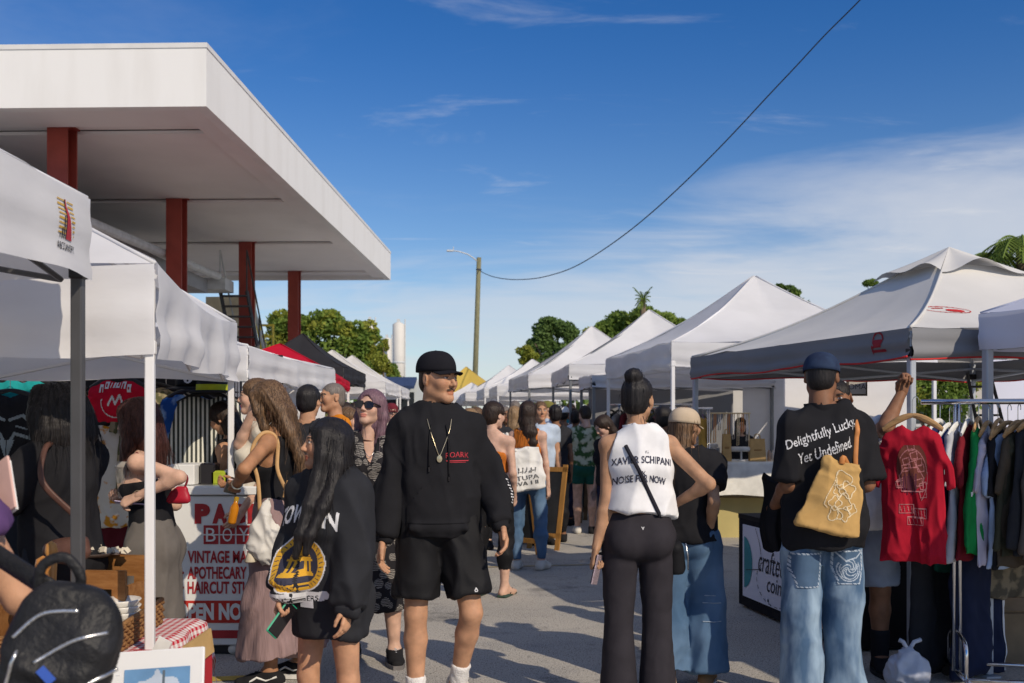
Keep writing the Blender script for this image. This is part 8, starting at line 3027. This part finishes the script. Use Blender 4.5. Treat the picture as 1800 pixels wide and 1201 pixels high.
# turned wooden mills
for k, (px, D, h_, rr) in enumerate(((76, 3.75, .34, .030), (90, 3.65, .40, .026), (104, 3.85, .43, .022))):
    q = Vector((ax(px, D) - .03, D, .575))
    MB().lathe([(rr * 1.25, 0), (rr * 1.25, .04), (rr * .8, .06), (rr, .14), (rr * .72, h_ * .55), (rr * .95, h_ * .8), (rr * .6, h_ * .84), (rr * 1.1, h_ * .9), (rr * .9, h_ * .97), (.003, h_)], 18).build('pepper_mill', M('turned_wood_%d' % k, [(.26, .09, .04), (.42, .18, .045), (.46, .22, .06)][k], .35, .2, 6, stretch=(8, 8, 1)), smooth=True, loc=q,
          label=['shortest, darkest turned wooden mill by the backpack', 'middle orange turned wooden mill by the backpack', 'tallest turned wooden mill by the backpack'][k], category='mill', group='turned wooden mills')
wb = thing('wooden_box', 'open wooden box holding turned mills left of the tray', 'box', (-2.22, 3.95, .55), R(5))
for c, s2 in (((0, -.16, .12), (.42, .02, .24)), ((0, .16, .12), (.42, .02, .24)), ((-.2, 0, .12), (.02, .30, .24)), ((.2, 0, .10), (.02, .30, .20))):
    MB().box(c, s2).build('side_board', WOODT, wb)
# lettuce in a jar, breads
sl = thing('salad_bowl', 'glass jar of lettuce and yellow vegetables by the black tent leg', 'bowl', (-1.56, 3.50, .545))
MB().lathe([(.04, 0), (.065, .02), (.075, .10), (.078, .105)], 20, cap=False).build('jar', clear, sl, True)
m = MB()
for _ in range(90):
    c = rg.normal(0, 1, 3)
    c = c / np.linalg.norm(c) * rg.uniform(.02, .075)
    c[2] = abs(c[2]) * 1.4 + .07
    a, b = unit(rg.normal(0, 1, 3)) * .024, unit(rg.normal(0, 1, 3)) * .020
    m.add([c - a, c - b, c + a, c + b], [(0, 1, 2, 3)])
m.build('lettuce', M('lettuce_green', (.12, .26, .03), .5, .4, 30, trans=.2), sl, kind='stuff')
for k, (px, py, D) in enumerate(((128, 1040, 3.7), (150, 1030, 3.85), (175, 1052, 3.75))):
    q = at(px, py, D)
    v = Vol((-.12, -.08, -.05), (.12, .08, .06), .008)
    v.ell((0, 0, 0), (.09, .05, .030), .02)
    V, Qf = v.nets()
    link('bread_roll', np_mesh('bread_roll', folds(V, Qf, .005, (20, 20, 20), k), [Qf]), M('bread_%d' % k, [(.55, .40, .16), (.60, .48, .10), (.40, .22, .10)][k], .7, .2, 30), None, True, (q.x, q.y, .60 + .02 * k), R(30 * k), label=['pale flat bread beside the black tent leg', 'yellow wrapped loaf behind the backpack', 'brown roll between lettuce and bowls'][k], category='bread')
# white leaflet board and red box on a box in front
pd = thing('display_stand', 'white display stand at the lower left with small blue printed picture', 'stand', (-1.075, 2.98, 0))
bd = MB().box((0, 0, .0), (.30, .012, .44), rot=None, bev=.004)
bo = bd.build('board', M('white_foamboard', (.72, .72, .72), .6, .03, 3), pd)
bo.location = (0, 0, .56)
bo.rotation_euler = (R(-18), R(-4), 0)
d = Decal(.20, .16, .004)
d.put(np.ones_like(d.im, bool), 1)
d.put(vnoise(np.stack([d.X.ravel() * 22, d.Z.ravel() * 30, np.full(d.X.size, 3.3)], 1)).reshape(d.X.shape) > .12, 2)
d.rect(-.10, .10, -.08, -.035, 3)
d.line([(.02, .07), (.02, -.08)], .008, 4)
d.lay('picture', None, (.01, -.0085, .085), (1, 0, 0), (0, 0, 1), [M('photo_blue', (.13, .27, .47), .6), M('photo_pale', (.45, .52, .62), .6), M('photo_white', (.66, .66, .66), .6), M('photo_dark', (.10, .13, .16), .6)], bo, lift=.001)
for sx in (-.12, .12):
    MB().tube([(sx, .10, 0), (sx, .05, .70)], .012, 6).build('leg', leg_white, pd)
    MB().tube([(sx, -.12, 0), (sx, -.0, .50)], .012, 6).build('leg', leg_white, pd)
rx = thing('red_carton', 'open red carton with a white flap behind the white display stand', 'box', (-1.29, 3.62, 0))
REDB = M('red_card', (.42, .02, .03), .6, .08, 6)
MB().box((0, 0, .30), (.30, .34, .60), bev=.004).build('carton', REDB, rx)
MB().box((.06, -.17, .655), (.05, .010, .13), rot=(0, R(28), 0)).build('white_flap', M('white_card', (.66, .64, .60), .8), rx)
MB().box((.152, .0, .64), (.010, .30, .09), rot=(0, R(-8), 0)).build('kraft_flap', KRAFT, rx)

# ---- printed logos on tent flaps
def tent_logo(t, dec, origin, ux, mats, lift=.0035, uz=(0, 0, 1)):
    panels = [c for c in t.children if c.name.startswith('valance')] + [c for c in t.children if c.name.startswith('roof_panel')]
    V, Fq = [], []
    for c in panels:
        me = c.data
        n = len(V)
        V += [tuple(v.co) for v in me.vertices]
        Fq += [tuple(i + n for i in p.vertices) for p in me.polygons if len(p.vertices) == 4]
    return dec.lay('logo', (np.array(V), np.array(Fq)), Vector(origin) - t.location, ux, uz, mats, t, lift=lift, depth=.25)
d = Decal(.16, .20, .0025)
for q in range(8):
    z = .085 - q * .016
    d.rect(-.062, -.008 + .0, z - .003, z + .003, 1)
    d.rect(.012 + .006 * q, .062, z - .003 - .0, z + .003, 1)
d.put((d.X > -.004) & (d.X < .046 - (d.Z + .045) * .33) & (d.Z > -.045) & (d.Z < .092), 2)
d.rect(-.010, -.003, -.045, .09, 3)
d.rect(-.024, -.017, -.045, .03, 3)
d.rect(-.038, -.031, -.045, -.01, 3)
d.rect(-.05, -.045, -.045, -.03, 3)
d.text('ABCCANOPY', 0, -.072, .026, 3, width=.135, bold=.01)
tent_logo(tent1, d, (-1.50, 3.50 - .10, 2.135), (0.0, 1, 0), [M('logo_amber', (.55, .34, .06), .7), PRINT_RED, PRINT_BLACK])
d = Decal(.16, .16, .004)
d.line([(.045 * math.cos(q), .03 + .04 * math.sin(q)) for q in np.linspace(-.6, 3.8, 16)], .012, 1)
d.rect(-.035, .035, -.02, .03, 1)
d.line([(-.06, -.04), (.06, -.04)], .014, 1)
d.line([(-.06, -.05), (-.05, -.01), (-.035, -.02)], .01, 1)
tent_logo(tentG, d, (2.29 - .77 * .10, 5.72 + 2.7 * .10, 1.93), (.27, -.96, 0), [M('logo_dull_red', (.30, .02, .03), .8)])
d = Decal(.40, .22, .006)
d.line([(.17 * math.cos(q), .06 * math.sin(q)) for q in np.linspace(0, 2 * math.pi, 40)], .008, 1)
d.put(((d.X - .05) / .07) ** 2 + ((d.Z + .01) / .028) ** 2 < 1, 1)
d.line([(-.10, .02), (-.02, .03)], .016, 1)
nr = Vector((.96, .275, 0))
c_ = Vector((2.29, 5.72, 0)) + nr * .62 + Vector((-.27, .96, 0)) * .42
tent_logo(tentG, d, (c_.x, c_.y, 2.005 + .20), (.96, .275, 0), [M('logo_red', (.50, .02, .02), .8)], uz=(-.17, .60, .52))

# ---- far edge of the market: hedges and low buildings close the view
def hedge(label, x0, y0, x1, y1, h_, seed, n=2600, ls=.22, mat=LEAF_A, m2=LEAF_B):
    rg = np.random.default_rng(seed)
    m = MB()
    for _ in range(n):
        t = rg.random()
        x, y = x0 + (x1 - x0) * t, y0 + (y1 - y0) * t
        hh = h_ * (.7 + .3 * vnoise(np.array([[t * 14, seed, 0]]))[0])
        c = np.array([x + rg.normal(0, .4), y + rg.normal(0, .8), rg.uniform(0, 1) ** .7 * hh])
        a, b = unit(rg.normal(0, 1, 3)) * ls * rg.uniform(.6, 1.4), unit(rg.normal(0, 1, 3)) * ls * rg.uniform(.4, .9)
        m.cur = int(rg.random() < .4)
        m.add([c - a, c - b, c + a, c + b], [(0, 1, 2, 3)])
    m.build('treeline', [mat, m2], kind='stuff')
hedge('', -38, 66, -4, 60, 4.2, 1, 4200, .34)
hedge('', 1, 48, 30, 40, 4.6, 2, 5200, .26)
hedge('', 12, 22, 34, 15, 3.4, 3, 3600, .16)
hedge('', -30, 30, -14, 34, 3.0, 4, 2200, .2)
def shed(label, x, y, sx, sy, h_, col, key, roof=(.30, .29, .28), win=3, rz=0):
    t = thing('building', label, 'building', (x, y, 0), R(rz))
    MB().box((0, 0, h_ / 2), (sx, sy, h_)).build('wall', M(key, col, .8, .06, 1.2), t)
    MB().box((0, 0, h_ + .12), (sx + .5, sy + .5, .24)).build('roof', M(key + '_roof', roof, .8), t)
    for i in range(win):
        wx = -sx / 2 + sx * (i + .5) / win
        o = MB().box((wx, -sy / 2 - .02, h_ * .55), (sx / win * .5, .06, h_ * .35)).build('window', M('window_frame', (.5, .5, .5), .5), t)
        MB().box((wx, -sy / 2 - .056, h_ * .55), (sx / win * .43, .01, h_ * .29)).build('pane', M('dark_glass', (.03, .04, .05), .1, spec=.6), o)
shed('low pale building far beyond the right-hand tents', 14, 36, 14, 6, 3.4, (.50, .47, .42), 'pale_render')
shed('low white building behind the left tents under the canopy', -12.5, 27, 6, 5, 3.3, (.55, .54, .52), 'white_render', win=2)
